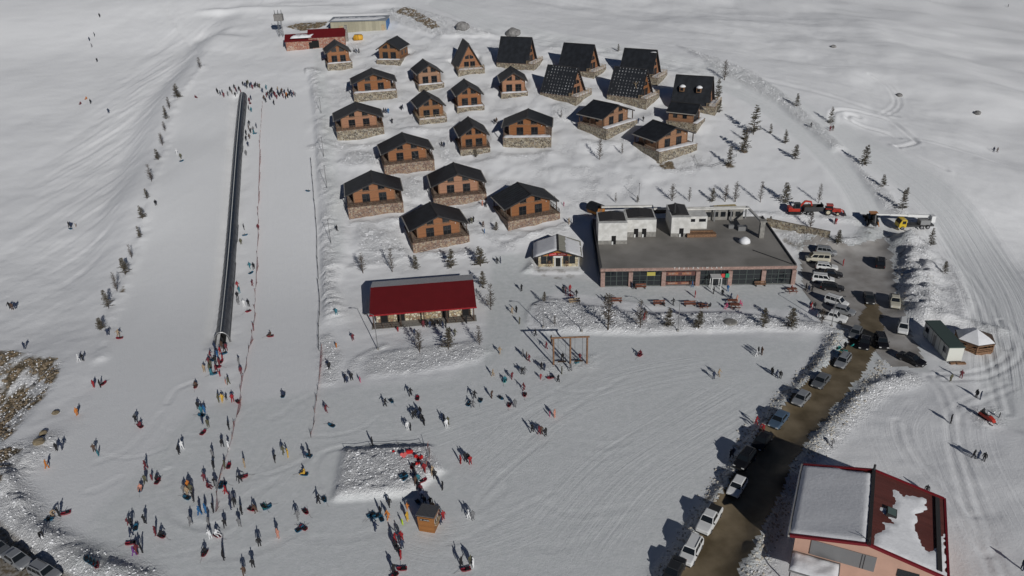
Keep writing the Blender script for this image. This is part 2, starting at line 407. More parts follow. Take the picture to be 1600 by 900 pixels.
# snow trails and wheel tracks on the right hand side
TR = W2([(690, 0), (800, 47), (960, 78), (1100, 108), (1200, 148), (1300, 200), (1400, 262), (1490, 340), (1552, 440), (1585, 540), (1600, 640)])
d, arc, sd_ = seg_dist(GX, GY, smooth_line(TR, 6)); k = sstep(7.5, 4.5, d)
Z += k * .09 * perlin(d * sd_ * .75, arc * .015, 3); trail(TR, 10, 1.7, True); FLAT = np.maximum(FLAT, k * .9); PACK = np.maximum(PACK, k * .4)
Z += -.35 * k
VR = W2([(1105, 120), (1180, 155), (1250, 205), (1300, 250), (1340, 300), (1364, 350), (1374, 375)])
d, arc, sd_ = seg_dist(GX, GY, smooth_line(VR, 6)); k = sstep(4.6, 2.6, d)
FLAT = np.maximum(FLAT, k); PACK = np.maximum(PACK, k * .5); Z += -.25 * k; trail(VR, 4.5, .8, True)
for pl, hf, am in (([(840, 905), (905, 815), (980, 735), (1090, 665), (1200, 600)], 9, .75), ([(690, 800), (740, 740), (800, 690), (860, 640), (1000, 590), (1180, 560)], 6, .55), ([(1500, 900), (1470, 800), (1420, 720), (1400, 660), (1440, 600)], 6, .7), ([(1590, 900), (1545, 800), (1500, 700), (1490, 620)], 7, .8),
                   ([(560, 800), (700, 850), (900, 780), (1010, 700)], 5, .5), ([(500, 720), (530, 690), (640, 680), (760, 640), (900, 600)], 6, .55), ([(120, 860), (200, 720), (300, 600), (330, 560)], 7, .4), ([(245, 640), (250, 480), (285, 300), (325, 160)], 9, .35), ([(430, 700), (445, 500), (440, 300), (432, 170)], 8, .4), ([(260, 880), (400, 780), (470, 690), (480, 600)], 6, .5), ([(770, 590), (790, 500), (760, 400), (700, 380)], 4, .4), ([(506, 90), (514, 200), (524, 300), (530, 400)], 2.5, .6)):
    trail(pl, hf, am)
for g in ([(1297, 190), (1306, 168), (1340, 158), (1390, 164), (1418, 186), (1436, 204), (1425, 214), (1402, 224)], [(1402, 224), (1440, 244), (1480, 262)], [(1325, 178), (1328, 168), (1345, 168)],
          [(1325, 178), (1385, 190), (1408, 200)]):
    groove(g, .34, .6)
m = region([(1312, 188), (1345, 172), (1420, 196), (1402, 218), (1345, 208)], 16); Z -= 1.2 * m
groove([(1370, 72), (1398, 86), (1412, 108), (1404, 132), (1385, 155)], .2, .45, .8)
groove([(1000, 57), (1200, 60), (1330, 62), (1372, 74)], -.12, .5); groove([(1437, 198), (1500, 206), (1600, 228)], -.14, .6)
groove([(700, 40), (850, 72), (1000, 90), (1150, 132)], -.16, 1.0); groove([(1180, 120), (1300, 135), (1400, 150)], .2, 1.5)
groove([(250, 0), (272, 25), (300, 60), (310, 78)], .3, .9)
groove([(1455, 590), (1475, 610), (1492, 660), (1500, 720), (1525, 800), (1560, 900)], .12, .3, .8)
groove([(1470, 590), (1530, 585), (1580, 560), (1590, 530), (1570, 500)], .12, .3, .9)
groove([(1405, 660), (1415, 700), (1440, 730), (1500, 790), (1540, 860)], .1, .3, .8)
groove([(1580, 600), (1500, 640), (1490, 690), (1520, 800)], .08, .3, .8)
groove([(1440, 360), (1500, 440), (1545, 560), (1570, 640)], .12, .35, .8); groove([(1460, 360), (1530, 450), (1570, 540)], .12, .35, .8)
rt = random.Random(3)
for i in range(26):                                           # sledge and boot tracks over the trodden snow
    x_, y_ = rt.uniform(120, 1100), rt.uniform(590, 880); a_ = rt.uniform(-.9, .9); L_ = rt.uniform(40, 190)
    pts = [(x_ + L_ * t * math.cos(a_ + t * rt.uniform(-.2, .5)), y_ - L_ * t * .55 * math.sin(a_ + t * .7)) for t in (0, .35, .7, 1)]
    groove(pts, rt.choice([.025, .035, .045]), .3, rt.choice([0, .35]))
groove([(262, 735), (258, 775), (270, 805), (310, 822), (350, 822)], .1, .3, .35); groove([(500, 760), (490, 735), (505, 708), (545, 696)], .08, .4)
groove([(262, 630), (275, 610), (300, 598)], .09, .3, .3); groove([(850, 690), (780, 745), (740, 790)], .06, .3)

# banks and heaps ---------------------------------------------------
BANK = smooth_line(W2([(478, 120), (484, 160), (491, 240), (494, 330), (498, 430), (499, 540), (492, 620)]), 6)
d, arc, sd_ = seg_dist(GX, GY, BANK); right = (sd_ > 0)
wv_ = 1 + .55 * fbm(arc * .06, d * .05, 2, 62); k = np.where(right, sstep(0, 1.8, d) * sstep(6.4 * wv_, 2.6 * wv_, d), 0) * np.clip(.75 + .8 * fbm(arc * .05 + 9, d * .1, 2, 63), .25, 1.2) * sstep(128, 136, GY) * sstep(300, 270, GY)
Z += 1.3 * k; ROUGH = np.maximum(ROUGH, k * .9); CLOD *= (1 - .93 * (k > .02))
Z += k * (.6 * fbm((GX + GY) * .22, (GX - GY) * .6, 3, 61) + .5 * (np.abs(fbm((GX + GY) * .3, (GX - GY) * .8, 2, 64)) - .2))
CARPL = smooth_line(W2([(332, 540), (350, 420), (363, 260), (370, 150)]), 6)
d, arc, sd_ = seg_dist(GX, GY, CARPL); Z += -.65 * np.exp(-((d - .6) / .9) ** 2) * sstep(120, 128, GY)
HEAP = W2([(538, 706), (672, 700), (690, 735), (640, 772), (524, 780)])
m = region(HEAP, 1.8, True); Z += .95 * m * (1 + .15 * fbm(GX * .4, GY * .4, 2, 9)); ROUGH = np.maximum(ROUGH, m); FLAT = FLAT * (1 - m); PACK = PACK * (1 - m)
for p, hgt, ro in (([(835, 500), (838, 478), (860, 468), (905, 478), (1000, 492), (1140, 490), (1290, 508), (1300, 520), (1180, 514), (1000, 522), (850, 518)], .7, .95),
                   ([(565, 575), (580, 555), (640, 545), (740, 535), (762, 550), (740, 566), (640, 585), (575, 588)], .35, .8),
                   ([(545, 420), (560, 395), (620, 390), (640, 405), (610, 415)], .3, .7), ([(525, 255), (560, 235), (595, 245), (600, 262), (545, 262)], .3, .8),
                   ([(620, 285), (650, 275), (668, 300), (645, 315), (628, 310)], .3, .9), ([(500, 530), (515, 520), (535, 560), (525, 600), (502, 600)], .25, .8),
                   ([(560, 350), (625, 372), (640, 400), (560, 395)], .4, .9), ([(770, 345), (780, 360), (800, 372), (770, 372)], .3, .8),
                   ([(660, 225), (700, 215), (720, 245), (690, 250)], .3, .9), ([(860, 165), (890, 160), (900, 185), (860, 190)], .3, .8),
                   ([(640, 10), (700, 30), (770, 55), (690, 60), (620, 40), (600, 12)], .8, 1.0), ([(1060, 60), (1180, 110), (1250, 165), (1320, 230), (1300, 235), (1220, 165), (1120, 110)], .7, .9),
                   ([(1330, 250), (1390, 300), (1440, 370), (1400, 345), (1360, 300)], .5, .9), ([(1500, 420), (1470, 400), (1440, 380), (1450, 500), (1500, 520), (1520, 470)], .4, .6),
                   ([(820, 425), (838, 398), (846, 410), (845, 425)], .8, 1.0), ([(1245, 392), (1215, 362), (1240, 358), (1340, 378), (1300, 388)], .5, 1.0),
                   ([(1290, 512), (1320, 530), (1290, 585), (1240, 640), (1262, 590), (1285, 545)], .3, .9), ([(840, 560), (930, 555), (925, 575), (850, 580)], .15, .5),
                   ([(1510, 640), (1560, 635), (1570, 660), (1530, 670)], .2, .8)):
    m = region(p, 2.5); Z += hgt * m * (1 + .3 * fbm(GX * .35, GY * .35, 2, 13)); ROUGH = np.maximum(ROUGH, ro * m); FLAT = FLAT * (1 - .7 * m * (hgt > .2))
berm([(1312, 520), (1292, 558), (1250, 604), (1210, 650), (1168, 705), (1120, 780), (1078, 842), (1035, 905)], .75, 1.1)
berm([(1418, 592), (1370, 605), (1330, 640), (1280, 690), (1240, 735), (1218, 800), (1185, 860), (1150, 930)], 1.0, 1.6, 1.0)
berm([(1418, 385), (1428, 420), (1434, 455), (1440, 492)], 2.9, 3.3, 1.0); berm([(1405, 378), (1440, 400), (1462, 440)], .9, 2.2, .7)
berm([(1440, 500), (1480, 500), (1530, 508), (1560, 515)], .8, 1.6, .6)
berm([(1275, 376), (1310, 384), (1345, 380), (1358, 362)], .9, 2.0, .8); berm([(836, 515), (824, 500), (835, 478), (858, 466)], .35, .5, .2)
berm([(0, 745), (30, 800), (70, 846), (130, 878), (215, 915)], 1.3, 1.9, 1.0); berm([(70, 690), (25, 740), (5, 770)], .8, 1.8, .8)
berm([(545, 330), (640, 322), (760, 370), (800, 390)], .3, 1.0, .6); berm([(790, 385), (850, 362), (905, 345), (935, 330)], .5, 1.1, .7)
berm([(545, 585), (560, 560), (600, 540)], .3, .8, .5); berm([(925, 345), (1000, 335), (1190, 335), (1340, 345)], .4, 1.0, .5)
for c_ in ((525, 228), (640, 272), (590, 345), (720, 320), (700, 395), (560, 222), (670, 200), (735, 250), (820, 240), (955, 220), (1060, 262), (840, 362)):
    berm([(c_[0] - 38, c_[1] + 2), (c_[0], c_[1] + 5), (c_[0] + 38, c_[1])], .45, 1.1, .7)

# the earth bank and the lower lane at the left edge
BK = W2([(-260, 535), (-60, 540), (20, 541), (60, 548), (96, 560), (86, 600), (52, 645), (8, 690), (-60, 740), (-260, 760)])
d, arc, sd_ = seg_dist(GX, GY, BK, True)
Z -= np.where(inside(GX, GY, BK), 6.0 * sstep(-.5, 13, d), 0)
dm = region([(-40, 540), (20, 540), (95, 560), (84, 600), (48, 640), (10, 690), (-60, 760)], 3)
DIRT = np.maximum(DIRT, dm * np.clip(.62 + 1.1 * fbm(GX * .22, GY * .22, 3, 15) + .5 * perlin(V_ * .9, U_ * .12, 4), 0, 1)); ROUGH = np.maximum(ROUGH, dm)
dm = region([(-40, 700), (40, 690), (45, 720), (10, 770), (-40, 780)], 3); DIRT = np.maximum(DIRT, dm * np.clip(.3 + 1.2 * fbm(GX * .3, GY * .3, 3, 16), 0, 1)); ROUGH = np.maximum(ROUGH, dm)
LANE = region([(-60, 800), (0, 810), (40, 850), (95, 890), (180, 925), (120, 980), (-60, 960)], 2); FLAT = np.maximum(FLAT, LANE); DIRT = np.maximum(DIRT, LANE * .55)
for p, a in (([(632, 12), (650, 18), (690, 45), (672, 50), (640, 30), (615, 22)], .9), ([(445, 40), (470, 34), (512, 33), (508, 40), (470, 47)], .9), ([(1026, 255), (1050, 252), (1056, 264), (1036, 268)], 1),
             ([(838, 420), (905, 418), (915, 428), (880, 440), (835, 430)], .4), ([(826, 412), (840, 400), (846, 418), (835, 424)], .5), ([(1212, 366), (1260, 385), (1250, 398), (1225, 380)], .5),
             ([(1158, 228), (1170, 228), (1168, 240), (1156, 240)], .8), ([(1134, 255), (1150, 255), (1150, 264), (1134, 264)], .8), ([(182, 452), (198, 448), (196, 458), (184, 462)], .8),
             ([(225, 312), (236, 312), (236, 316), (226, 316)], .7), ([(1440, 440), (1500, 445), (1495, 480), (1445, 495)], .3), ([(1380, 300), (1420, 330), (1400, 335)], .4)):
    m = region(p, 1.2); DIRT = np.maximum(DIRT, a * m * np.clip(.7 + .9 * fbm(GX * .5, GY * .5, 3, 17), 0, 1))
bd, _, _ = seg_dist(GX, GY, ROAD)
DIRT = np.maximum(DIRT, .5 * sstep(8.5, 4.5, bd) * np.clip(.25 + 1.2 * fbm(GX * .5, GY * .5, 3, 18), 0, 1))

# village: trodden lanes and lumpy drifts between the cottages
keepv = 1 - np.minimum(VPATH, 1)
VILL = region([(500, 60), (800, 40), (1110, 100), (1120, 260), (960, 320), (900, 340), (760, 400), (640, 420), (530, 420)], 10)
ROUGH = np.maximum(ROUGH, VILL * np.clip(.2 + 1.5 * fbm(GX / 9, GY / 9, 2, 51), 0, .62))
Z += VILL * (.75 * fbm(GX / 13, GY / 13, 2, 52) + .3 * fbm(GX / 4.5, GY / 4.5, 2, 53) * keepv)
keep = 1 - FLAT
Z += keep * (.28 * fbm(GX / 14, GY / 14, 3, 1) + .07 * fbm(GX / 2.6, GY / 2.6, 2, 2)) + .018 * fbm(GX / 1.6, GY / 1.6, 2, 6)
lump = np.abs(fbm(GX / 1.5, GY / 1.5, 3, 71)); 
Z += ROUGH * keep ** .5 * (.55 * (lump - .25) + .13 * perlin(GX * 1.0, GY * 1.0, 72))
Z = np.where(np.isfinite(Z), Z, 0)

def Hf(x, y):
    x = np.asarray(x, float); y = np.asarray(y, float)
    i = np.clip(np.searchsorted(xs, x) - 1, 0, len(xs) - 2); j = np.clip(np.searchsorted(ys, y) - 1, 0, len(ys) - 2)
    u = np.clip((x - xs[i]) / (xs[i + 1] - xs[i]), 0, 1); v = np.clip((y - ys[j]) / (ys[j + 1] - ys[j]), 0, 1)
    return (Z[j, i] * (1 - u) + Z[j, i + 1] * u) * (1 - v) + (Z[j + 1, i] * (1 - u) + Z[j + 1, i + 1] * u) * v
def at(px, py, dz=0.0):
    p = hit(px, py, Hf, dz); return Vector(p)
def ground(x, y, sink=0.0): return Vector((x, y, float(Hf(x, y)) - sink))

# pads under the buildings are levelled later through `level`, before the mesh is made
def level(cx, cy, rz, x0, x1, y0_, y1_, z, soft=1.5, cut_only=False):
    c, s_ = math.cos(rz), math.sin(rz); r_ = max(abs(x0), abs(x1), abs(y0_), abs(y1_)) * 1.5 + soft
    sl = near(np.array([[cx, cy]]), r_); X, Y = GX[sl] - cx, GY[sl] - cy
    lx, ly = c * X + s_ * Y, -s_ * X + c * Y
    dx = np.maximum(np.maximum(x0 - lx, lx - x1), 0); dy = np.maximum(np.maximum(y0_ - ly, ly - y1_), 0)
    k = sstep(soft, 0, np.hypot(dx, dy))
    tgt = np.minimum(Z[sl], z) if cut_only else z
    Z[sl] = Z[sl] * (1 - k) + tgt * k
def make_terrain():
    ny, nx = Z.shape
    V = np.stack([GX, GY, Z], -1).reshape(-1, 3).astype(np.float32)
    idx = np.arange(ny * nx).reshape(ny, nx)
    F = np.stack([idx[:-1, :-1], idx[:-1, 1:], idx[1:, 1:], idx[1:, :-1]], -1).reshape(-1, 4).astype(np.int32)
    me = bpy.data.meshes.new('terrain')
    me.vertices.add(len(V)); me.vertices.foreach_set('co', V.ravel())
    me.loops.add(F.size); me.loops.foreach_set('vertex_index', F.ravel())
    me.polygons.add(len(F)); me.polygons.foreach_set('loop_start', np.arange(0, F.size, 4, dtype=np.int32))
    me.polygons.foreach_set('use_smooth', np.ones(len(F), bool))
    me.update(calc_edges=True)
    for nm, A in (('dirt', DIRT), ('rough', ROUGH), ('pack', PACK), ('tmask', TMASK), ('tco', TCO), ('tarc', TARC)):
        a = me.attributes.new(nm, 'FLOAT', 'POINT'); a.data.foreach_set('value', A.ravel().astype(np.float32))
    m = mat('snow ground', (.8, .8, .8), .6, spec=.25); n = m.node_tree; b = n.nodes['Principled BSDF']; L = n.links.new
    tc = N(m, 'ShaderNodeTexCoord')
    def noise(sc, det=3.0, rough_=.5):
        q = N(m, 'ShaderNodeTexNoise'); q.inputs['Scale'].default_value = sc; q.inputs['Detail'].default_value = det; q.inputs['Roughness'].default_value = rough_; L(tc.outputs['Object'], q.inputs['Vector']); return q
    def attr(nm): q = N(m, 'ShaderNodeAttribute'); q.attribute_name = nm; return q
    def mix(f, a, b_):
        q = N(m, 'ShaderNodeMix'); q.data_type = 'RGBA'
        for k, s_ in ((0, f), (6, a), (7, b_)):
            if isinstance(s_, tuple): q.inputs[k].default_value = (*s_, 1)
            elif isinstance(s_, float): q.inputs[k].default_value = s_
            else: L(s_, q.inputs[k])
        return q.outputs[2]
    def mul(a, k):
        q = N(m, 'ShaderNodeMath'); q.operation = 'MULTIPLY'; L(a, q.inputs[0])
        if isinstance(k, (int, float)): q.inputs[1].default_value = k
        else: L(k, q.inputs[1])
        return q.outputs[0]
    pk, dt, rg = attr('pack'), attr('dirt'), attr('rough')
    n1 = noise(.06, 4.0); n2 = noise(1.1, 4.0)
    base = mix(n1.outputs['Fac'], (.80, .80, .80), (.85, .85, .855))
    pv = mul(pk.outputs['Fac'], n2.outputs['Fac'])
    base = mix(pv, base, (.565, .60, .585))
    dn = noise(2.5, 4.0); dirtc = mix(dn.outputs['Fac'], (.075, .056, .034), (.22, .18, .12))
    sp = N(m, 'ShaderNodeMapRange'); sp.inputs[1].default_value = .25; sp.inputs[2].default_value = .6
    ad = N(m, 'ShaderNodeMath'); ad.operation = 'ADD'; L(dt.outputs['Fac'], ad.inputs[0])
    dnz = noise(1.6, 5.0, .6); sb = N(m, 'ShaderNodeMath'); sb.operation = 'SUBTRACT'; L(dnz.outputs['Fac'], sb.inputs[0]); sb.inputs[1].default_value = .5
    L(mul(sb.outputs[0], dt.outputs['Fac']), ad.inputs[1]); L(ad.outputs[0], sp.inputs[0])
    col = mix(sp.outputs[0], base, dirtc); L(col, b.inputs['Base Color'])
    nb = noise(2.4, 5.0, .68); nb2 = noise(9.0, 2.0)
    hs = N(m, 'ShaderNodeMath'); hs.operation = 'MULTIPLY_ADD'; hs.inputs[1].default_value = .35; L(nb2.outputs['Fac'], hs.inputs[0]); L(nb.outputs['Fac'], hs.inputs[2])
    rs = N(m, 'ShaderNodeMath'); rs.operation = 'MULTIPLY_ADD'; rs.inputs[1].default_value = .85; rs.inputs[2].default_value = .15; L(rg.outputs['Fac'], rs.inputs[0])
    bp = N(m, 'ShaderNodeBump'); bp.inputs['Distance'].default_value = .62; L(rs.outputs[0], bp.inputs['Strength']); L(hs.outputs[0], bp.inputs['Height'])
    cv = N(m, 'ShaderNodeCombineXYZ'); L(mul(attr('tco').outputs['Fac'], 1.5), cv.inputs[0]); L(mul(attr('tarc').outputs['Fac'], .03), cv.inputs[1])
    tn = N(m, 'ShaderNodeTexNoise'); tn.inputs['Scale'].default_value = 1; tn.inputs['Detail'].default_value = 3; tn.inputs['Roughness'].default_value = .6; L(cv.outputs[0], tn.inputs['Vector'])
    b2_ = N(m, 'ShaderNodeBump'); b2_.inputs['Distance'].default_value = .3; L(mul(attr('tmask').outputs['Fac'], .34), b2_.inputs['Strength']); L(tn.outputs['Fac'], b2_.inputs['Height']); L(bp.outputs[0], b2_.inputs['Normal'])
    L(b2_.outputs[0], b.inputs['Normal'])
    me.materials.append(m)
    o = link_mesh('snow_ground', me); tag(o, kind='structure'); return o

def sheet(name, P, step, m, dz=.05, kind='structure'):
    """a surface laid on the ground inside a world polygon"""
    X, Y = np.meshgrid(np.arange(P[:, 0].min(), P[:, 0].max() + step, step), np.arange(P[:, 1].min(), P[:, 1].max() + step, step))
    ins = inside(X, Y, P); d, _, _ = seg_dist(X, Y, P, True)
    ok = ins & (d + .9 * fbm(X * .35, Y * .35, 3, 77) > .25)
    z = Hf(X, Y) + dz; idx = -np.ones(X.shape, int); V = []; F = []
    for j in range(X.shape[0] - 1):
        for i in range(X.shape[1] - 1):
            if ok[j, i] and ok[j + 1, i] and ok[j, i + 1] and ok[j + 1, i + 1]:
                q = []
                for a, b_ in ((j, i), (j, i + 1), (j + 1, i + 1), (j + 1, i)):
                    if idx[a, b_] < 0: idx[a, b_] = len(V); V.append((X[a, b_], Y[a, b_], z[a, b_]))
                    q.append(int(idx[a, b_]))
                F.append(q)
    me = bpy.data.meshes.new(name); me.from_pydata(V, [], F); me.materials.append(m); me.update()
    me.polygons.foreach_set('use_smooth', np.ones(len(F), bool))
    return tag(link_mesh(name, me), kind=kind)
# ------------------------------------------------------------------ where the buildings stand (ridge ends give each heading), ground levelled under them
def ridge_yaw(back, front):
    """heading of a horizontal ridge seen between two image points: direction whose vanishing point lies on that line"""
    (xb, yb), (xf, yf) = back, front
    a, b_ = ray(xb, yb), ray(xf, yf)
    n = np.cross(a, b_); d = np.cross(n, [0, 0, 1.0]); d /= np.hypot(*d[:2])
    q = project(CAMP + b_ * 100 + d * 5); 
    if (q[0] - xf) * (xb - xf) + (q[1] - yf) * (yb - yf) < 0: d = -d
    return math.atan2(-d[0], d[1])                        # front faces (sin a, -cos a)
COT = [  # type, back ridge end, front ridge end, foot of the front wall, lift of the floor, label
 ('N', (522.6, 58.6), (527, 66), (530, 97), 1.9, 'small orange wooden cottage on tall stone base beside the red roofed brick sheds'),
 ('N', (622, 54.4), (605, 63), (609, 92), 1.2, 'brown wooden cottage turned to show its side wall, below the long cream shed'),
 ('A', (718, 58.6), (732.4, 71), (734, 106), 1.1, 'steep A-frame cabin with its orange gable and snowy terrace facing downhill'),
 ('A', (785, 53), (827.4, 54.4), (829, 96), 1.2, 'A-frame cabin in front of a grey boulder, topmost of the black A-frames'),
 ('A', (881, 67.5), (927, 70.7), (925.5, 108), 1.2, 'A-frame cabin with plain black roof standing uphill of the dotted roof A-frames'),
 ('A', (978, 76), (1024, 79), (1022, 117), 1.4, 'A-frame cabin with a snow patch at its ridge corner'),
 ('D', (858, 104), (900, 108.7), (900.5, 146), 1.2, 'A-frame cabin with rows of snow dots, beside a plain narrow gable cottage'),
 ('D', (962, 104), (1010, 108.7), (1007, 149), 1.6, 'A-frame cabin with snow dotted roof and a fallen branch on its slope'),
 ('E', (1061.5, 116), (1112, 119), (1108, 161), 1.6, 'A-frame cabin with two snow capped dormers on its black roof'),
 ('W', (578.6, 103), (582.4, 116), (585.5, 141), 1.9, 'wide gable cottage on pale stone terrace, second below the brick sheds'),
 ('N', (658.6, 90), (670, 100), (672, 130), 1.2, 'narrow brown cottage between the side-turned brown cottage and a lower twin'),
 ('N', (724.4, 122), (733, 133.6), (734, 164.5), 1.0, 'narrow orange cottage directly below the downhill-facing A-frame'),
 ('N', (798, 103.5), (803, 114.5), (803, 143), 1.0, 'narrow cottage with snowy porch beside the snow dotted A-frame'),
 ('W', (554.6, 156.6), (559, 172), (562, 198), 2.3, 'wide gable cottage with chairs on its terrace, next to the village path'),
 ('N', (662, 142), (673, 154), (674.5, 183), 1.3, 'narrow brown cottage with snow lying on its railed stone terrace'),
 ('N', (731, 183), (740, 198), (741, 229), 1.2, 'narrow orange cottage with a small fir before its dark railing'),
 ('W', (826.6, 168), (823.5, 185), (824, 211), 2.2, 'wide cottage with snow covered unrailed terrace and long pale stone base'),
 ('W', (922.4, 154), (966, 163), (962, 192), 1.9, 'brown cottage turned sideways below the dotted A-frames, stone terrace at its gable'),
 ('W', (1014, 185.4), (1053.6, 198), (1051, 227.5), 2.2, 'brown cottage turned sideways above a bare earth patch, lowest of the sideways ones'),
 ('S', (1055, 149.4), (1091.7, 153), (1087, 188), 1.4, 'low wooden cabin standing in front of the A-frame with dormers'),
 ('W', (626, 207), (635, 224.5), (637.5, 250), 2.1, 'wide cottage with dark railings between the path and a cottage fronted by a fir'),
 ('W', (580.5, 265), (584, 287), (586, 315), 2.3, 'wide orange cottage on tall stone base, lowest one along the village path'),
 ('W', (707, 252.5), (715.5, 273), (717, 301), 1.6, 'wide orange cottage with dark railed terrace in the middle of the lowest rows'),
 ('W', (802.5, 284), (827.5, 305.5), (829, 334), 1.7, 'wide cottage with ribbed black roof uphill of the small cafe'),
 ('W', (670, 316), (684.5, 340), (686, 368), 1.8, 'wide orange cottage at the foot of the village above the red roofed pavilion'),
]
DIM = {'W': (10.0, 8.0, 13.8, 5.2, 2.5), 'N': (7.0, 9.0, 8.4, 5.9, 3.2), 'A': (7.6, 10.0, 8.6, 7.6, 0.0), 'S': (5.6, 7.0, 6.8, 4.6, 2.5)}  # wall width, depth, roof span, ridge z, eave z
TERR = {'W': 2.4, 'N': 1.9, 'A': 2.8, 'S': 1.6}
SITES = []
for ty, rb, rf, foot, lift, lab in COT:
    ya = ridge_yaw(rb, rf); D = DIM['A' if ty in 'ADE' else ty]
    p = at(foot[0], foot[1], lift)
    c = Vector((p.x - math.sin(ya) * D[1] / 2, p.y + math.cos(ya) * D[1] / 2, p.z))
    SITES.append((ty, c, ya, lab))
for ty, c, ya, lab in SITES:
    D = DIM['A' if ty in 'ADE' else ty]; sp = D[2] / 2
    level(c.x, c.y, ya, -sp, sp, -D[1] / 2, D[1] / 2 + .8, c.z - .12, 2.0, True)     # never above the floor
# restaurant
RFL, RFR = at(938, 447), at(1241, 443)
RYAW = math.atan2(RFR.y - RFL.y, RFR.x - RFL.x); RW = (RFR - RFL).length; RD = 27.0; RZ = 0.1
REST = Vector(((RFL.x + RFR.x) / 2, (RFL.y + RFR.y) / 2, RZ))
_rc = Matrix.Rotation(RYAW, 3, 'Z')
def rloc(x, y, z=0.0): return REST + _rc @ Vector((x, y, z))
q = rloc(0, RD / 2); level(q.x, q.y, RYAW, -RW / 2 + .3, RW / 2 - .3, -RD / 2 + .4, RD / 2 - .2, RZ - .3, .5)
# red pavilion
PA, PB = at(583, 512), at(743, 499)
PYAW = math.atan2(PB.y - PA.y, PB.x - PA.x); PW = (PB - PA).length; PAV = (PA + PB) / 2
PZ = max(PA.z, PB.z) + .15; PAV.z = PZ
q = PAV + Matrix.Rotation(PYAW, 3, 'Z') @ Vector((0, 6, 0)); level(q.x, q.y, PYAW, -PW / 2 - .5, PW / 2 + .5, -7.5, 5.5, PZ - .1, 1.5)
# cafe
CAF = at(872, 416); CYAW = rad(-3); level(CAF.x, CAF.y + 3.5, CYAW, -4.5, 4.5, -6, 4, CAF.z - .05, 1.2)
# the ground-level house at the road
HYAW = rad(-25.8)
HOUSE = Vector((41.96, 69.2, 0.0))
level(HOUSE.x, HOUSE.y, HYAW, -9.5, 9.5, -7, 7, HOUSE.z - .1, 2.5)
terrain = make_terrain()

m_road = mat('wet brown road', (.10, .075, .042), .6, col2=(.21, .165, .105), scale=.28, bump=.4, bscale=2.5, spec=.35, detail=8)
m_park = mat('dirty packed snow of the car park', (.44, .42, .40), .75, col2=(.25, .23, .21), scale=.2, bump=.4, bscale=3, detail=8)
t = np.gradient(ROAD, axis=0); t /= np.hypot(t[:, 0], t[:, 1])[:, None]; nrm = np.stack([-t[:, 1], t[:, 0]], 1)
hw = np.interp(np.linspace(0, 1, len(ROAD)), [0, .17, .22, .3, .6, 1], [.02, .02, 1.3, 2.6, 3.7, 3.9])[:, None]
ROADPOLY = np.vstack([ROAD + nrm * hw, (ROAD - nrm * hw)[::-1]])
sheet('car_park', PARK, .55, m_park, .03); sheet('road', ROADPOLY, .45, m_road, .075)
# ------------------------------------------------------------------ cottages
def window(parent, c, wd, ht, y, cols=2, rows=1, slope=0.0, fm=None, bar=.09):
    """framed opening on a wall whose outer face is at y; slope: the head falls outward (trapezoid), + falls to the right"""
    x0, x1, z0, z1 = c[0] - wd / 2, c[0] + wd / 2, c[1] - ht / 2, c[1] + ht / 2
    zl, zr = (z1, z1 - slope) if slope > 0 else (z1 + slope, z1)
    b = MB(); fr = fm or M['frame']
    b.bar((x0, y - .05, z0), (x1, y - .05, z0), .12, bar); b.bar((x0, y - .05, zl), (x1, y - .05, zr), .12, bar)
    b.bar((x0, y - .05, z0), (x0, y - .05, zl), bar, .12, (0, 1, 0)); b.bar((x1, y - .05, z0), (x1, y - .05, zr), bar, .12, (0, 1, 0))
    for i in range(1, cols):
        t = i / cols; b.bar((x0 + wd * t, y - .045, z0), (x0 + wd * t, y - .045, zl + (zr - zl) * t), bar * .9, .1, (0, 1, 0))
    for j in range(1, rows):
        zz = z0 + (min(zl, zr) - z0) * j / rows; b.bar((x0, y - .047, zz), (x1, y - .047, zz), .1, bar * .8)
    o = b.build('window', fr, parent)
    for i in range(cols):
        a, e = x0 + wd * i / cols + .03, x0 + wd * (i + 1) / cols - .03
        ta, te = zl + (zr - zl) * i / cols, zl + (zr - zl) * (i + 1) / cols
        g = MB(); g.prism([(a, z0 + .03), (e, z0 + .03), (e, te - .03), (a, ta - .03)], y - .03, y + .02); g.build('pane', M['glass'], o)
    return o

def railing(parent, pts, h=1.0, m=None, gap=.5):
    b = MB()
    for p, q in zip(pts[:-1], pts[1:]):
        p, q = Vector(p), Vector(q); L = (q - p).length; n = max(2, int(L / 1.6))
        b.bar(p + Vector((0, 0, h)), q + Vector((0, 0, h)), .09, .07); b.bar(p + Vector((0, 0, .15)), q + Vector((0, 0, .15)), .06, .05)
        b.bar(p + Vector((0, 0, h * .55)), q + Vector((0, 0, h * .55)), .05, .05)
        for i in range(n + 1): c = p.lerp(q, i / n); b.bar(c, c + Vector((0, 0, h)), .09)
        k = int(L / gap)
        for i in range(k):
            c = p.lerp(q, (i + .5) / k); b.bar(c + Vector((0, 0, .15)), c + Vector((0, 0, h)), .035)
    return b.build('railing', m or M['wood_dark'], parent)

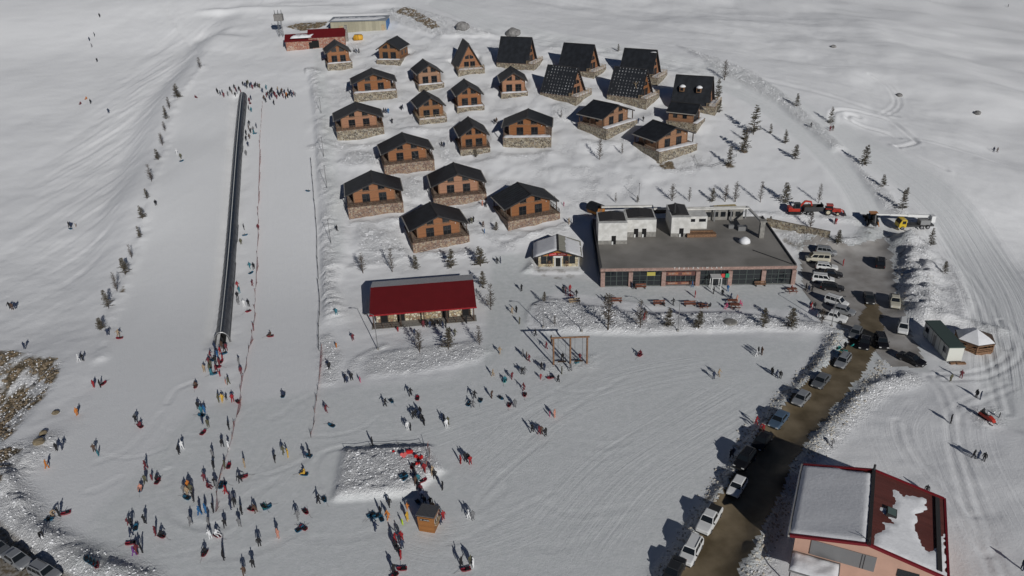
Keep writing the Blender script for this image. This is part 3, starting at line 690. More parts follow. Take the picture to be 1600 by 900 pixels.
def gable_roof(root, span, y0_, y1_, rz_, ez, th=.22, m=None, gut=True, nseam=0):
    hs = span / 2; mm = m or M['roof']
    for s_ in (-1, 1):
        b = MB(); b.prism([(0, rz_), (s_ * hs, ez), (s_ * hs, ez - th), (0, rz_ - th)], y0_, y1_)
        if nseam:
            for i in range(nseam + 1):
                y = y0_ + .1 + (y1_ - y0_ - .2) * i / nseam
                b.bar((s_ * .05, y, rz_ + .03), (s_ * hs, y, ez + .03), .07, .09)
        p = b.build('roof_panel', mm, root)
        if gut:
            g = MB(); g.box((s_ * (hs + .09), (y0_ + y1_) / 2, ez - th / 2 + .02), (.2, y1_ - y0_ - .04, .2)); g.build('gutter', M['gutter'], p)
    b = MB(); b.bar((0, y0_ - .02, rz_ + .03), (0, y1_ + .02, rz_ + .03), .42, .12); b.build('ridge_cap', M['roof_trim'], root)
    for s_ in (-1, 1):                                                    # barge boards on both gables, proud of the panels
        for y in (y0_ - .04, y1_ + .04):
            b = MB(); b.bar((0, y, rz_ - th * .6), (s_ * hs, y, ez - th * .6), .07, th + .08, (0, 0, 1))
            b.build('barge_board', M['roof_trim'], root)

def terrace(root, x0, x1, y0_, y1_, stone, depth=5.0, snow=True, coping=True):
    b = MB(); b.box(((x0 + x1) / 2, (y0_ + y1_) / 2, -depth / 2 - .1), (x1 - x0, y1_ - y0_, depth)); b.build('stone_base', stone, root)
    if coping:
        b = MB(); b.box(((x0 + x1) / 2, (y0_ + y1_) / 2, -.06), (x1 - x0 + .12, y1_ - y0_ + .12, .12)); b.build('coping', M['gutter'] if not snow else M['stone_warm'], root)

def snow_slab(name, parent, poly, z, th=.16, seed=0):
    """soft sheet of snow over a polygon (x,y) lying flat at z"""
    P = np.array(poly, float); st = max(.35, min(P[:, 0].ptp() if hasattr(P[:, 0], 'ptp') else np.ptp(P[:, 0]), np.ptp(P[:, 1])) / 9)
    X, Y = np.meshgrid(np.arange(P[:, 0].min(), P[:, 0].max() + st, st), np.arange(P[:, 1].min(), P[:, 1].max() + st, st))
    ins = inside(X, Y, P); d, _, _ = seg_dist(X, Y, P, True)
    h = np.where(ins, th * sstep(0, .45, d) * (.8 + .5 * fbm(X * .9 + seed, Y * .9, 2, 3)), -.06)
    idx = np.arange(X.size).reshape(X.shape); V = np.stack([X, Y, h + z], -1).reshape(-1, 3); F = []
    for j in range(X.shape[0] - 1):
        for i in range(X.shape[1] - 1):
            if ins[j:j + 2, i:i + 2].any(): F.append((idx[j, i], idx[j, i + 1], idx[j + 1, i + 1], idx[j + 1, i]))
    b = MB(); b.sm = True; b.add(V, F); return b.build(name, M['snow_obj'], parent)

def make_cottage(ty, wall_m, stone, rail, snow, posts=True, seam=0):
    root = bpy.data.objects.new('cottage', None); COL.objects.link(root)
    ww, dp, span, rz_, ez = DIM[ty]; ty_ = TERR[ty]; hw_, hd = ww / 2, dp / 2
    slope = (rz_ - ez) / (span / 2); wz = rz_ - .3; we = wz - slope * hw_
    b = MB(); b.prism([(-hw_, 0), (hw_, 0), (hw_, we), (0, wz), (-hw_, we)], -hd, hd); b.build('wall', wall_m, root)
    for s_ in (-1, 1):
        b = MB(); b.box((s_ * (hw_ - .1), -hd - .04, we / 2), (.28, .1, we - .02)); b.build('corner_trim', M['wood_mid'], root)
    b = MB(); b.box((0, -hd - .035, we + .05), (ww - .3, .07, .18)); b.build('cross_trim', M['wood_mid'], root)
    gable_roof(root, span, -hd - 1.0, hd + .6, rz_, ez, nseam=seam)
    half = max(hw_ + .5, span / 2 - .3) if ty == 'W' else hw_ + .6
    terrace(root, -half, half, -hd - ty_, hd + .4, stone)
    dx = ww * .2
    for s_ in (-1, 1):
        window(root, (s_ * dx, 1.12), 1.75, 2.1, -hd, 2, 2)
        if ty != 'S': window(root, (s_ * dx * .92, we + (.55 if ty == 'W' else .72)), 1.5, 1.25 if ty == 'W' else 1.35, -hd, 2, 1, s_ * 1.5 * slope * .9)
        window_side = MB()
    for s_ in (-1, 1):                                                   # side windows
        for yy in (-hd * .35, hd * .45):
            f = MB(); f.box((s_ * (hw_ + .02), yy, 1.5), (.1, 1.2, 1.2)); o = f.build('window', M['frame'], root)
            for k in (-1, 1):
                g = MB(); g.box((s_ * (hw_ + .05), yy + k * .28, 1.5), (.08, .48, 1.02)); g.build('pane', M['glass'], o)
    if ty == 'W' and posts:
        for s_ in (-1, 1):
            for yy in (-hd - .7, 0, hd):
                b = MB(); b.box((s_ * (span / 2 - .5), yy, ez / 2 - .05), (.2, .2, ez - .1)); b.build('veranda_post', M['wood_dark'], root)
    if rail: 
        railing(root, [(-half + .1, hd * .6, 0), (-half + .1, -hd - ty_ + .1, 0), (half - .1, -hd - ty_ + .1, 0), (half - .1, hd * .6, 0)], 1.0, rail)
    if snow:
        snow_slab('terrace_snow', root, [(-half + .1, -hd - ty_ + .05), (half - .1, -hd - ty_ + .05), (half - .2, -hd - .15), (-half + .2, -hd - .15)], 0.0, .3)
    b = MB(); b.box((hw_ * .8, -hd - .12, we - .35), (.14, .16, .2)); b.build('wall_lamp', M['frame_white'], root)
    return root

m_dots = mat('charcoal tiles with snow in the steps', (.022, .024, .028), .55)
_n = m_dots.node_tree; _L = _n.links.new
def _dots():
    tc = N(m_dots, 'ShaderNodeTexCoord'); s_ = N(m_dots, 'ShaderNodeSeparateXYZ'); _L(tc.outputs['Object'], s_.inputs[0])
    def fr(sock, k, lim):
        a = N(m_dots, 'ShaderNodeMath'); a.operation = 'MULTIPLY'; a.inputs[1].default_value = k; _L(sock, a.inputs[0])
        b = N(m_dots, 'ShaderNodeMath'); b.operation = 'FRACT'; _L(a.outputs[0], b.inputs[0])
        c = N(m_dots, 'ShaderNodeMath'); c.operation = 'LESS_THAN'; c.inputs[1].default_value = lim; _L(b.outputs[0], c.inputs[0]); return c.outputs[0]
    q = N(m_dots, 'ShaderNodeMath'); q.operation = 'MULTIPLY'; _L(fr(s_.outputs['Y'], .95, .2), q.inputs[0]); _L(fr(s_.outputs['Z'], 1.25, .45), q.inputs[1])
    nz = N(m_dots, 'ShaderNodeTexNoise'); nz.inputs['Scale'].default_value = .5; nz.inputs['Detail'].default_value = 4; _L(tc.outputs['Object'], nz.inputs['Vector'])
    g = N(m_dots, 'ShaderNodeMapRange'); g.inputs[1].default_value = .42; g.inputs[2].default_value = .62; _L(nz.outputs['Fac'], g.inputs[0])
    q2 = N(m_dots, 'ShaderNodeMath'); q2.operation = 'MULTIPLY'; _L(q.outputs[0], q2.inputs[0]); _L(g.outputs[0], q2.inputs[1])
    mx = N(m_dots, 'ShaderNodeMix'); mx.data_type = 'RGBA'; mx.inputs[6].default_value = (.022, .024, .028, 1); mx.inputs[7].default_value = (.55, .55, .56, 1)
    _L(q2.outputs[0], mx.inputs[0]); _L(mx.outputs[2], _n.nodes['Principled BSDF'].inputs['Base Color'])
_dots()

def make_aframe(kind):
    root = bpy.data.objects.new('a_frame_cabin', None); COL.objects.link(root)
    ww, dp, span, rz_, ez = DIM['A']; hd = dp / 2; hw_ = ww / 2; sl = rz_ / (span / 2)
    b = MB(); wz = rz_ - .45; b.prism([(-wz / sl, 0), (wz / sl, 0), (0, wz)], -hd, hd); b.build('wall', M['wood_wall'], root)
    gable_roof(root, span, -hd - .7, hd + .3, rz_, -.05, .25, m_dots if kind == 'D' else M['roof'], False)
    terrace(root, -hw_ - .6, hw_ + .6, -hd - TERR['A'], hd + .3, M['stone'])
    for s_ in (-1, 1):
        window(root, (s_ * 1.0, 1.05), 1.5, 1.9, -hd, 2, 1); window(root, (s_ * .75, 3.5), 1.15, 1.2, -hd, 2, 1, s_ * .5)
    railing(root, [(-hw_ - .5, -hd - .2, 0), (-hw_ - .5, -hd - TERR['A'] + .1, 0), (hw_ + .5, -hd - TERR['A'] + .1, 0), (hw_ + .5, -hd - .2, 0)], .95, M['wood_pale'], .6)
    snow_slab('terrace_snow', root, [(-hw_ - .4, -hd - TERR['A'] + .15), (hw_ + .4, -hd - TERR['A'] + .15), (hw_ - .3, -hd - .15), (-hw_ + .3, -hd - .15)], 0, .35)
    if kind == 'E':
        for yy in (-2.3, 2.6):
            z = 4.1; x = -(rz_ - z) / sl
            d = MB(); d.box((x - .35, yy, z), (1.5, 1.3, 1.2)); o = d.build('dormer', M['wood_mid'], root)
            g = MB(); g.box((x - 1.12, yy, z + .05), (.06, .8, .8)); g.build('pane', M['glass'], o)
            s_ = MB(); s_.sm = True; s_.lathe([(.15, .85), (.75, .62), (.95, .62), (.9, .8), (.6, 1.1), (.2, 1.25)], 10, (x - .35, yy, z)); s_.build('dormer_snow', M['snow_obj'], o)
    return root

PROTO = {}
def cottage_variant(ty, i):
    """prototype for a site: wall tone, railing and snow as that cottage shows"""
    if ty in 'ADE': key = ty
    else:
        rail = {13: 'wood', 14: 'pale', 15: 'dark', 20: 'dark', 21: 'dark', 22: 'dark', 23: 'dark', 24: 'dark'}.get(i)
        key = (ty, i in (1, 10, 14, 17, 18, 19), rail, i not in (13, 20, 21, 22, 23, 24, 15), i == 23, i in (20, 21, 22, 23, 24))
    if key not in PROTO:
        if ty in 'ADE': PROTO[key] = [make_aframe(ty), False]
        else:
            rm = {'wood': M['wood_mid'], 'pale': M['wood_pale'], 'dark': M['wood_dark'], None: None}[key[2]]
            PROTO[key] = [make_cottage(ty, M['wood_wall_2'] if key[1] else M['wood_wall'], M['stone_warm'] if key[5] else M['stone'], rm, key[3], True, 9 if key[4] else 0), False]
        note_kids()
    p = PROTO[key]
    if not p[1]: p[1] = True; return p[0]
    return copy_tree(p[0])
for i, (ty, c, ya, lab) in enumerate(SITES):
    o = cottage_variant(ty, i); o.location = c; o.rotation_euler = (0, 0, ya)
    tag(o, lab, 'cabin' if ty in 'ADES' else 'cottage', 'black roofed wooden chalets of the village')
    if i == 5:
        s_ = snow_slab('roof_snow', o, [(-.9, -5.4), (.1, -5.6), (.0, -3.4), (-.6, -4.2)], 7.0, .25)
    if i == 7:
        b = MB(); sl = 7.6 / 4.3
        pt = lambda y, z: (-(7.6 - z) / sl - .25, y, z)
        b.tube([pt(-3.8, 2.6), pt(-3.2, 3.4), pt(-2.8, 4.3)], [.08, .07, .03], 5); b.tube([pt(-3.2, 3.4), pt(-3.9, 4.4)], [.06, .02], 5); b.tube([pt(-3.1, 3.6), pt(-2.1, 4.0)], [.05, .02], 5)
        tag(b.build('branch', M['wood_pale'], None, c, ya), 'forked dead branch lying on the snow dotted roof', 'branch')
# ------------------------------------------------------------------ text on signs
def text_mesh(name, body, size, mat_, parent, loc, rot, depth=.04, spacing=1.0):
    cu = bpy.data.curves.new(name, 'FONT'); cu.body = body; cu.size = size; cu.extrude = depth; cu.align_x = 'CENTER'; cu.align_y = 'CENTER'; cu.space_character = spacing
    t_ = bpy.data.objects.new(name, cu); COL.objects.link(t_)
    dg = bpy.context.evaluated_depsgraph_get(); me = bpy.data.meshes.new_from_object(t_.evaluated_get(dg))
    bpy.data.objects.remove(t_); me.materials.append(mat_) if not me.materials else None; me.materials[0] = mat_
    o = link_mesh(name, me, parent); o.location = loc; o.rotation_euler = rot; return o

# ------------------------------------------------------------------ restaurant
M['pink_stone'] = mat('pinkish stone cladding', (.30, .20, .17), .8, var=.2, scale=3)
M['flat_roof'] = mat('weathered flat roof', (.29, .272, .248), .75, col2=(.20, .187, .168), scale=.16, bump=.15, bscale=4, detail=7)
M['letters'] = mat('white sign letters', (.75, .74, .70), .5)
M['banner'] = mat('orange and brown banner print', (.16, .06, .045), .6, col2=(.10, .045, .04), scale=1.4)
M['orange_print'] = mat('orange print', (.32, .11, .04), .6, col2=(.30, .22, .18), scale=3)
rs = empty('restaurant', REST, RYAW, 'long flat roofed restaurant with glass front and white rooftop blocks', 'restaurant')
hw_ = RW / 2; HT = 3.9
b = MB(); b.box((0, RD / 2 + .25, HT / 2 - 1.0), (RW - .5, RD - .5, HT + 2.0 - .3)); b.build('wall', M['grey_wall'], rs)
b = MB(); b.box((0, RD / 2, HT - .05), (RW, RD, .5)); b.build('roof', M['flat_roof'], rs)
b = MB(); b.box((0, -.06, HT - .15), (RW + .1, .18, .62)); b.build('fascia', M['pink_stone'], rs)
b = MB()
for s_ in (-1, 1): b.box((s_ * (hw_ - .15), RD * .5, HT + .32), (.3, RD - .4, .3))
b.build('roof_kerb', M['metal_dark'], rs)
cx = [-hw_ + .45, -hw_ + RW * .155, -hw_ + RW * .325, -hw_ + RW * .50, -hw_ + RW * .665, -hw_ + RW * .835, hw_ - .45]
for x in cx:
    b = MB(); b.box((x, -.12, HT / 2 - .35), (.85, .75, HT - .62)); b.build('column', M['pink_stone'], rs)
m_fr = mat('green grey window bars', (.06, .075, .07), .5)
for i in range(6):
    a, e = cx[i] + .43, cx[i + 1] - .43; wd = e - a; rows, cols = 3, (4 if i != 2 else 6)
    f = MB(); z0, z1 = .12, HT - .5
    for k in range(cols + 1): x = a + wd * k / cols; f.box((x, -.03, (z0 + z1) / 2), (.1 if k % 2 else .16, .12, z1 - z0))
    for k in range(rows + 1): z = z0 + (z1 - z0) * k / rows; f.box(((a + e) / 2, -.028, z), (wd, .1, .1))
    o = f.build('window_bay', m_fr, rs)
    for c in range(cols):
        for r_ in range(rows):
            g = MB(); g.box((a + wd * (c + .5) / cols, -.0, z0 + (z1 - z0) * (r_ + .5) / rows), (wd / cols - .08, .05, (z1 - z0) / rows - .08), rx=R.uniform(-.012, .012)); g.build('pane', M['glass'], o)
a, e = cx[2] + .5, cx[3] - .5
for z, hh in ((2.75, .95), (.55, .7)):
    b = MB(); b.box(((a + e) / 2, -.16, z), (e - a, .06, hh)); o = b.build('banner', M['banner'], rs)
    for k, wd in ((.24, 2.0), (.70, 1.9)):
        b = MB(); b.box((a + (e - a) * k, -.2, z), (wd, .03, hh * .5)); b.build('print', M['orange_print'], o)
for ch, k in zip('TEULENIMLAR', range(11)):
    text_mesh('sign_letter', ch, .62, M['letters'], rs, (a + 1.6 + k * .95, -.22, HT - .02 + .1), (rad(90), 0, 0), .05)
b = MB(); b.box((cx[1] + 4.2, -.16, 2.75), (1.7, .06, .8)); b.build('yellow_poster', mat('dull yellow poster', (.42, .36, .08), .6), rs)
# entrance porch: white frame with a red and a green board beside it
en = MB(); ex = cx[3] + 3.5
for x in (ex - .9, ex + .9):
    for y in (-.35, -2.2): en.box((x, y, 1.25), (.14, .14, 2.5))
en.box((ex, -1.28, 2.55), (2.1, 2.1, .1)); en.box((ex - .9, -1.3, .5), (.06, 1.8, .08)); en.box((ex + .9, -1.3, .5), (.06, 1.8, .08)); o = en.build('entrance_porch', M['frame_white'], rs)
b = MB(); b.box((ex, -.3, 1.15), (1.6, .06, 2.2)); b.build('door', M['glass'], o)
b = MB(); b.box((ex + 1.55, -.6, 2.35), (.7, .08, .8)); b.build('red_board', mat('red board', (.55, .06, .05), .5), rs)
b = MB(); b.box((ex + 2.45, -.6, 2.35), (.75, .08, .9)); b.build('green_board', mat('green board', (.02, .27, .14), .5), rs)
for x in (ex + 1.55, ex + 2.45): b = MB(); b.box((x, -.55, 1.0), (.06, .05, 2.0)); b.build('board_post', M['metal_grey'], rs)
# rooftop: blocks given by their x range, y (distance behind the front edge) and height
RZT = HT + .2
def block(x0, x1, y0_, y1_, h, name='rooftop_room', doors=(), skirt=.9):
    b = MB(); b.box(((x0 + x1) / 2, (y0_ + y1_) / 2, RZT + h / 2), (x1 - x0, y1_ - y0_, h)); o = b.build(name, M['white_wall'], rs)
    b = MB(); b.box(((x0 + x1) / 2, (y0_ + y1_) / 2, RZT + skirt / 2), (x1 - x0 + .03, y1_ - y0_ + .03, skirt)); b.build('cement_skirting', M['grey_wall'], o)
    b = MB()
    for s_ in (-1, 1): b.prism([((x0 + x1) / 2 - 0.02 * s_, h + RZT + .4), ((x0 + x1) / 2 + s_ * (x1 - x0) * .46, h + RZT + .01), ((x0 + x1) / 2 + s_ * .02, h + RZT + .01)], y0_ + 1.2, y1_ - .4)
    b.build('dark_hip', M['roof_trim'], o)
    for dx in doors:
        b = MB(); b.box((dx, y0_ - .01, RZT + 1.0), (.95, .12, 2.0)); d_ = b.build('doorway', M['black'], o)
        b = MB(); b.box((dx - .3, y0_ - .12, RZT + .35), (.35, .2, .7)); b.build('white_sack', M['frame_white'], d_)
    return o
block(-hw_ + .3, -hw_ + 6.6, 12.2, 19, 5.0, doors=(-hw_ + 3.7,))
block(-hw_ + 6.9, -hw_ + 13.4, 16.0, 23, 4.1, doors=(-hw_ + 9.0, -hw_ + 10.8), skirt=1.2)
block(-hw_ + 16.7, -hw_ + 20.9, 15.8, 24, 4.6, doors=(-hw_ + 19.0,), skirt=.8)
b = MB(); b.box((-hw_ + 23.2, 22.6, RZT + 1.5), (4.6, 5.0, 3.0)); o = b.build('rooftop_annexe', M['white_wall'], rs)
for x in (-hw_ + 22, -hw_ + 24.4): w_ = MB(); w_.box((x, 20.06, RZT + 2.1), (1.5, .1, .7)); w_.build('window', M['glass'], o)
b = MB(); b.box((-hw_ + 30.2, 25.4, RZT + 1.35), (9.2, .3, 2.7)); o = b.build('rear_wall', M['grey_wall'], rs)
for k in range(5): w_ = MB(); w_.box((-hw_ + 26.8 + k * 1.7, 25.2, RZT + 1.4), (1.1, .08, 1.2)); w_.build('window', M['glass'], o)
b = MB()
for x0, x1, z in ((-hw_ + 2, -hw_ + 14, 4.4), (-hw_ + 14.1, -hw_ + 36, 3.7)): b.bar((x0, 26.2, RZT + z - 1.0), (x1, 26.2, RZT + z - 1.0), .5, .42)
b.bar((-hw_ + 21.2, 24.4, RZT + 3.1), (-hw_ + 35.8, 24.4, RZT + 3.1), .35, .35); b.bar((-hw_ + 35.8, 26, RZT + 2.8), (-hw_ + 36.4, 15.6, RZT + 3.3), .45, .4); b.build('pergola_beam', M['white_wall'], rs)
b = MB()
for x, y, h in ((-hw_ + 35.6, 26, 2.6), (-hw_ + 28, 24.4, 2.9), (-hw_ + 31.8, 24.4, 2.9)): b.box((x, y, RZT + h / 2), (.3, .3, h))
b.build('pergola_post', M['metal_grey'], rs)
b = MB(); b.box((-hw_ + 36.3, 14.6, RZT + 1.9), (1.0, 1.0, 3.8)); b.box((-hw_ + 36.3, 14.6, RZT + 4.0), (1.5, 1.5, .25)); b.build('chimney_stack', M['grey_wall'], rs)
b = MB(); b.tube([(-hw_ + 17.6, 18, RZT + 4.5), (-hw_ + 17.6, 18, RZT + 7.2)], .22, 8); b.build('flue', M['metal_dark'], rs)
b = MB(); b.box((-hw_ + 23.4, 15.7, RZT + .45), (6.4, 1.5, .7)); b.box((-hw_ + 23.2, 16.8, RZT + .75), (6.0, .5, .4)); b.build('timber_stack', M['wood_mid'], rs)
b = MB(); b.sm = True; b.lathe([(.9, 0), (1.3, .3), (1.1, .9), (.6, 1.3), (.1, 1.5)], 9, (-hw_ + 32.0, 11.6, RZT)); b.build('roof_snow_pile', M['snow_obj'], rs)
b = MB(); b.box((-hw_ + 33.2, 19, RZT + .5), (2.0, 1.3, 1.0)); b.box((-hw_ + 31, 20.3, RZT + .4), (1.2, .9, .8)); b.build('roof_vent_unit', M['metal_grey'], rs)
b = MB(); b.bar((hw_ - 7, 7.8, RZT + .08), (hw_ - .8, .6, RZT + .08), .16, .12); b.build('roof_pipe', M['metal_dark'], rs)
# retaining wall behind the car park
b = MB(); p, q = rloc(hw_ + .4, 25), rloc(hw_ + 12.5, 17.5); d = (q - p)
b.bar((0, 0, .6), (d.x, d.y, .2), .6, 3.6)
tag(b.build('retaining_wall', M['stone'], None, (p.x, p.y, float(Hf(p.x, p.y)) - .6)), 'rough stone retaining wall between the restaurant roof and the car park', 'wall')

# ------------------------------------------------------------------ red roofed pavilion
pv = empty('pavilion', PAV, PYAW, 'long red metal roofed pavilion with pale stone front on the plaza', 'pavilion')
pw = PW / 2; dpt = 11.0
rz0, rzr, yr = 3.1, 5.0, 7.0
b = MB(); b.prism([(1.6, -1.5), (dpt, -1.5), (dpt, 2.9), (yr, rzr - .35), (1.6, 3.35)], -pw + .6, pw - .6, 'x'); b.build('wall', M['stone_pale'], pv)
b = MB(); b.prism([(-.9, rz0 - .15), (yr, rzr - .15), (yr, rzr), (-.9, rz0)], -pw - .3, pw + .3, 'x')
b.build('roof_panel', M['red_roof'], pv)
b = MB(); b.prism([(yr + .005, rzr - .15), (dpt + .8, rzr - 1.25), (dpt + .8, rzr - 1.1), (yr + .005, rzr)], -pw - .3, pw + .3, 'x'); b.build('rear_roof_panel', mat('pale snowy roof sheet', (.5, .5, .5), .6, var=.15), pv)
b = MB(); b.box((0, -.95, rz0 - .12), (2 * pw + .7, .12, .3)); b.build('fascia', mat('bright red trim', (.24, .006, .01), .5), pv)
for x in (-pw + .3, -pw * .45, pw * .0, pw * .45, pw - .3):
    b = MB(); b.box((x, -.5, rz0 / 2 - .3), (.24, .24, rz0 + .4)); b.build('post', M['wood_dark'], pv)
for x in (-pw * .78, -pw * .45, pw * .42, pw * .82):
    b = MB(); b.box((x, 1.57, 1.15), (1.25, .12, 2.3)); o = b.build('doorway', M['black'], pv)
    b = MB(); b.bar((x - .68, 1.52, 0), (x - .68, 1.52, 2.35), .1); b.bar((x + .68, 1.52, 0), (x + .68, 1.52, 2.35), .1); b.bar((x - .7, 1.52, 2.36), (x + .7, 1.52, 2.36), .1); b.build('door_frame', M['wood_dark'], o)
b = MB(); b.box((0, .35, -.18), (2 * pw + .4, 2.5, .3)); b.build('porch_floor', M['grey_wall'], pv)
railing(pv, [(-pw + .3, -.75, -.03), (-pw * .45, -.75, -.03)], .9); railing(pv, [(pw * .45, -.75, -.03), (pw - .3, -.75, -.03)], .9)

# ------------------------------------------------------------------ cafe
M['cafe_stone'] = mat_stone('pale yellow stone', [(.52, .44, .28), (.45, .38, .25), (.58, .52, .38), (.40, .32, .2)], (.35, .31, .24), 1.6)
M['orange_board'] = mat_lines('orange boards', (.50, .22, .07), (.3, .12, .04), 'X', 4, .6)
cf = empty('cafe', CAF, CYAW, 'small stone cafe with snowy gable roof, orange gable and red sign', 'cafe')
b = MB(); b.prism([(-4.3, -1), (4.3, -1), (4.3, 2.5), (-4.3, 2.5)], 0, 7); b.build('wall', M['cafe_stone'], cf)
b = MB(); b.prism([(-4.3, 2.51), (4.3, 2.51), (0, 4.0)], 0.0, 7); b.build('gable', M['orange_board'], cf)
gable_roof(cf, 10.4, -.9, 7.6, 4.35, 2.55, .16, mat('grey sheet roof', (.30, .29, .24), .5, var=.15), False)
def roof_sheet(name, parent, rz_, ez, hs, y0_, y1_, s_, poly=None, th=.12, seed=0, m=None, lift=.03, rag=.5):
    """snow lying on one slope of a gable roof; poly in (t: 0 ridge..1 eave, y)"""
    P = np.array(poly if poly is not None else [(0.03, y0_), (.99, y0_), (.99, y1_), (.03, y1_)], float); P2 = P.copy(); P2[:, 0] *= hs
    st = .35; X, Y = np.meshgrid(np.arange(P2[:, 0].min(), P2[:, 0].max() + st, st), np.arange(P2[:, 1].min(), P2[:, 1].max() + st, st))
    d, _, _ = seg_dist(X, Y, P2, True); ins = inside(X, Y, P2); dd = np.where(ins, d, -d) + (rag * fbm(X * .8 + seed, Y * .8, 3, 5) if poly is not None else 0)
    h = np.where(dd > 0, th * sstep(0, .5, dd) * (.92 + .28 * fbm(X * .12, Y * .2, 2, seed + 2)), -.08)
    zz = rz_ + (ez - rz_) * X / hs + lift + h
    idx = np.arange(X.size).reshape(X.shape); V = np.stack([X * s_, Y, zz], -1).reshape(-1, 3); ok = dd > -.2; F = []
    for j in range(X.shape[0] - 1):
        for i in range(X.shape[1] - 1):
            if ok[j:j + 2, i:i + 2].any(): F.append((idx[j, i], idx[j, i + 1], idx[j + 1, i + 1], idx[j + 1, i]))
    b = MB(); b.sm = True; b.add(V, F); return b.build(name, m or M['snow_obj'], parent)
roof_sheet('roof_snow', cf, 4.35, 2.55, 5.2, -.85, 7.5, -1, th=.3, seed=2)
roof_sheet('roof_snow', cf, 4.35, 2.55, 5.2, -.85, 7.5, 1, [(.3, -.8), (.98, -.8), (.95, 7), (.35, 7.4)], .15, 4)
for x in (-3.1, 3.1, -1.75, 1.75): window(cf, (x, 1.55), 1.15, 1.75, 0, 1, 2)
b = MB(); b.box((0, -.02, 1.05), (1.0, .12, 2.1)); o = b.build('doorway', M['black'], cf)
b = MB(); b.box((0, -.06, 2.3), (2.0, .1, .45)); b.build('lintel', M['frame_white'], cf)
for s_ in (-1, 1): b = MB(); b.box((s_ * .68, -.06, 1.1), (.22, .1, 2.2)); b.build('door_jamb', M['frame_white'], o)
b = MB(); b.box((0, -.95 + .75, 2.95), (4.0, .12, .72)); sg = b.build('sign_board', mat('dark red sign', (.14, .012, .012), .5), cf)
b = MB(); b.box((-1.15, -.28, 3.0), (1.6, .05, .5), ry=rad(-10)); b.build('red_script_panel', mat('bright red script panel', (.5, .02, .02), .5), sg)
def scribble(parent, c, wd, ht, y, n, rot=0.0, seed=1):
    # worn hand-lettered strokes, too small to read in the photograph
    q = random.Random(seed); b = MB(); pts = []
    for k in range(n * 4 + 1):
        t = k / (n * 4); u = (t - .5) * wd; v = (.5 if k % 2 else -.5) * ht * q.uniform(.45, 1.0) + u * math.tan(rot); pts.append((c[0] + u, y, c[1] + v))
    b.tube(pts, ht * .11, 5); return b.build('sign_lettering', M['letters'], parent)
scribble(sg, (-1.15, 3.0), 1.3, .3, -.33, 4, rad(10)); scribble(sg, (.85, 3.0), 1.5, .2, -.27, 5, 0, 2)
for x in (-1.9, 1.95):
    b = MB()
    for k in range(26): 
        p = Vector((x + R.uniform(-.35, .35), -.75 + R.uniform(-.25, .25), R.uniform(.2, 1.5))); b.tube([p, p + Vector((R.uniform(-.3, .3), R.uniform(-.3, .3), R.uniform(.1, .5)))], [.05, .015], 4)
    tag(b.build('dry_bush', M['wood_mid'], None, cf.location + Vector((0, -.1, .05))), 'dry brown bush %s the cafe door' % ('on the bare-bank side of' if x < 0 else 'on the restaurant side of'), 'bush')

# ------------------------------------------------------------------ salmon house at the road
M['salmon'] = mat('salmon render', (.52, .32, .24), .85, var=.05, scale=.7)
M['brown_roof'] = mat_lines('brown red roof sheet', (.12, .028, .02), (.07, .015, .012), 'Y', 2.2, .55, .06)
M['crimson'] = mat('crimson trim', (.17, .007, .013), .5)
hs_ = empty('salmon_house', HOUSE, HYAW, 'salmon walled hall with crimson trim and half snowy red gable roof by the road', 'house')
HR, HE, HS, HY = 7.0, 5.2, 8.2, 6.75
b = MB(); b.prism([(-7.6, -.8), (7.6, -.8), (7.6, HE + .05), (0, HR - .28), (-7.6, HE + .05)], -HY + .7, HY - .5); b.build('wall', M['salmon'], hs_)
for s_ in (-1, 1):
    b = MB(); b.prism([(0, HR), (s_ * HS, HE), (s_ * HS, HE - .2), (0, HR - .2)], -HY, HY); b.build('roof_panel', M['brown_roof'], hs_)
    for y in (-HY - .05, HY + .05): b = MB(); b.bar((0, y, HR - .02), (s_ * HS, y, HE - .02), .3, .34); b.build('barge_board', M['crimson'], hs_)
    b = MB(); b.box((s_ * (HS + .12), 0, HE - .08), (.26, 2 * HY + .3, .3)); b.build('gutter', M['crimson'] if s_ > 0 else M['gutter'], hs_)
b = MB(); b.bar((0, -HY - .2, HR + .06), (0, HY + .2, HR + .06), .4, .16); b.build('ridge_cap', M['roof_trim'], hs_)
b = MB(); b.box((7.4, 0, HE + .36), (.5, 2 * HY - 1, .14), ry=rad(12.4)); b.build('snow_guard', M['roof_trim'], hs_)
roof_sheet('roof_snow', hs_, HR, HE, HS, -HY + .05, HY - .5, -1, [(.02, -HY), (1.02, -HY + .1), (1.02, HY - .1), (.5, HY - .05), (.35, HY - .5), (.02, HY - .6)], .28, 3, rag=.06)
roof_sheet('roof_snow', hs_, HR, HE, HS, 0, 0, 1, [(.05, -HY), (.10, -4.6), (.22, -3.2), (.16, -2.2), (.28, -1.4), (.12, .2), (.30, .8), (.33, 2.6), (.27, 4.6), (.45, 4.2), (.72, 5.3), (.78, 3.6), (.62, 1.8), (.60, -1.4), (.66, -3.0), (.74, -4.0), (.88, -2.6), (.99, .6), (.99, -HY)], .14, 5)
b = MB(); b.box((2.2, -.1, HR - .3), (1.15, 1.4, .45), ry=rad(12.4)); o = b.build('skylight', M['roof_trim'], hs_)
b = MB(); b.box((2.25, -.1, HR - .06), (.95, 1.15, .06), ry=rad(12.4)); b.build('pane', mat('greenish skylight glass', (.10, .14, .13), .2), o)
b = MB(); b.tube([(0, HY, HR), (0, HY, HR + .9)], .14, 8); b.build('vent_pipe', M['metal_dark'], hs_)
b = MB(); b.tube([(0, -HY + .3, HR), (0, -HY + .3, HR + .8)], .05, 6); b.bar((-.9, -HY + .3, HR + .5), (.0, -HY + .3, HR + .5), .04); b.build('antenna', M['metal_dark'], hs_)
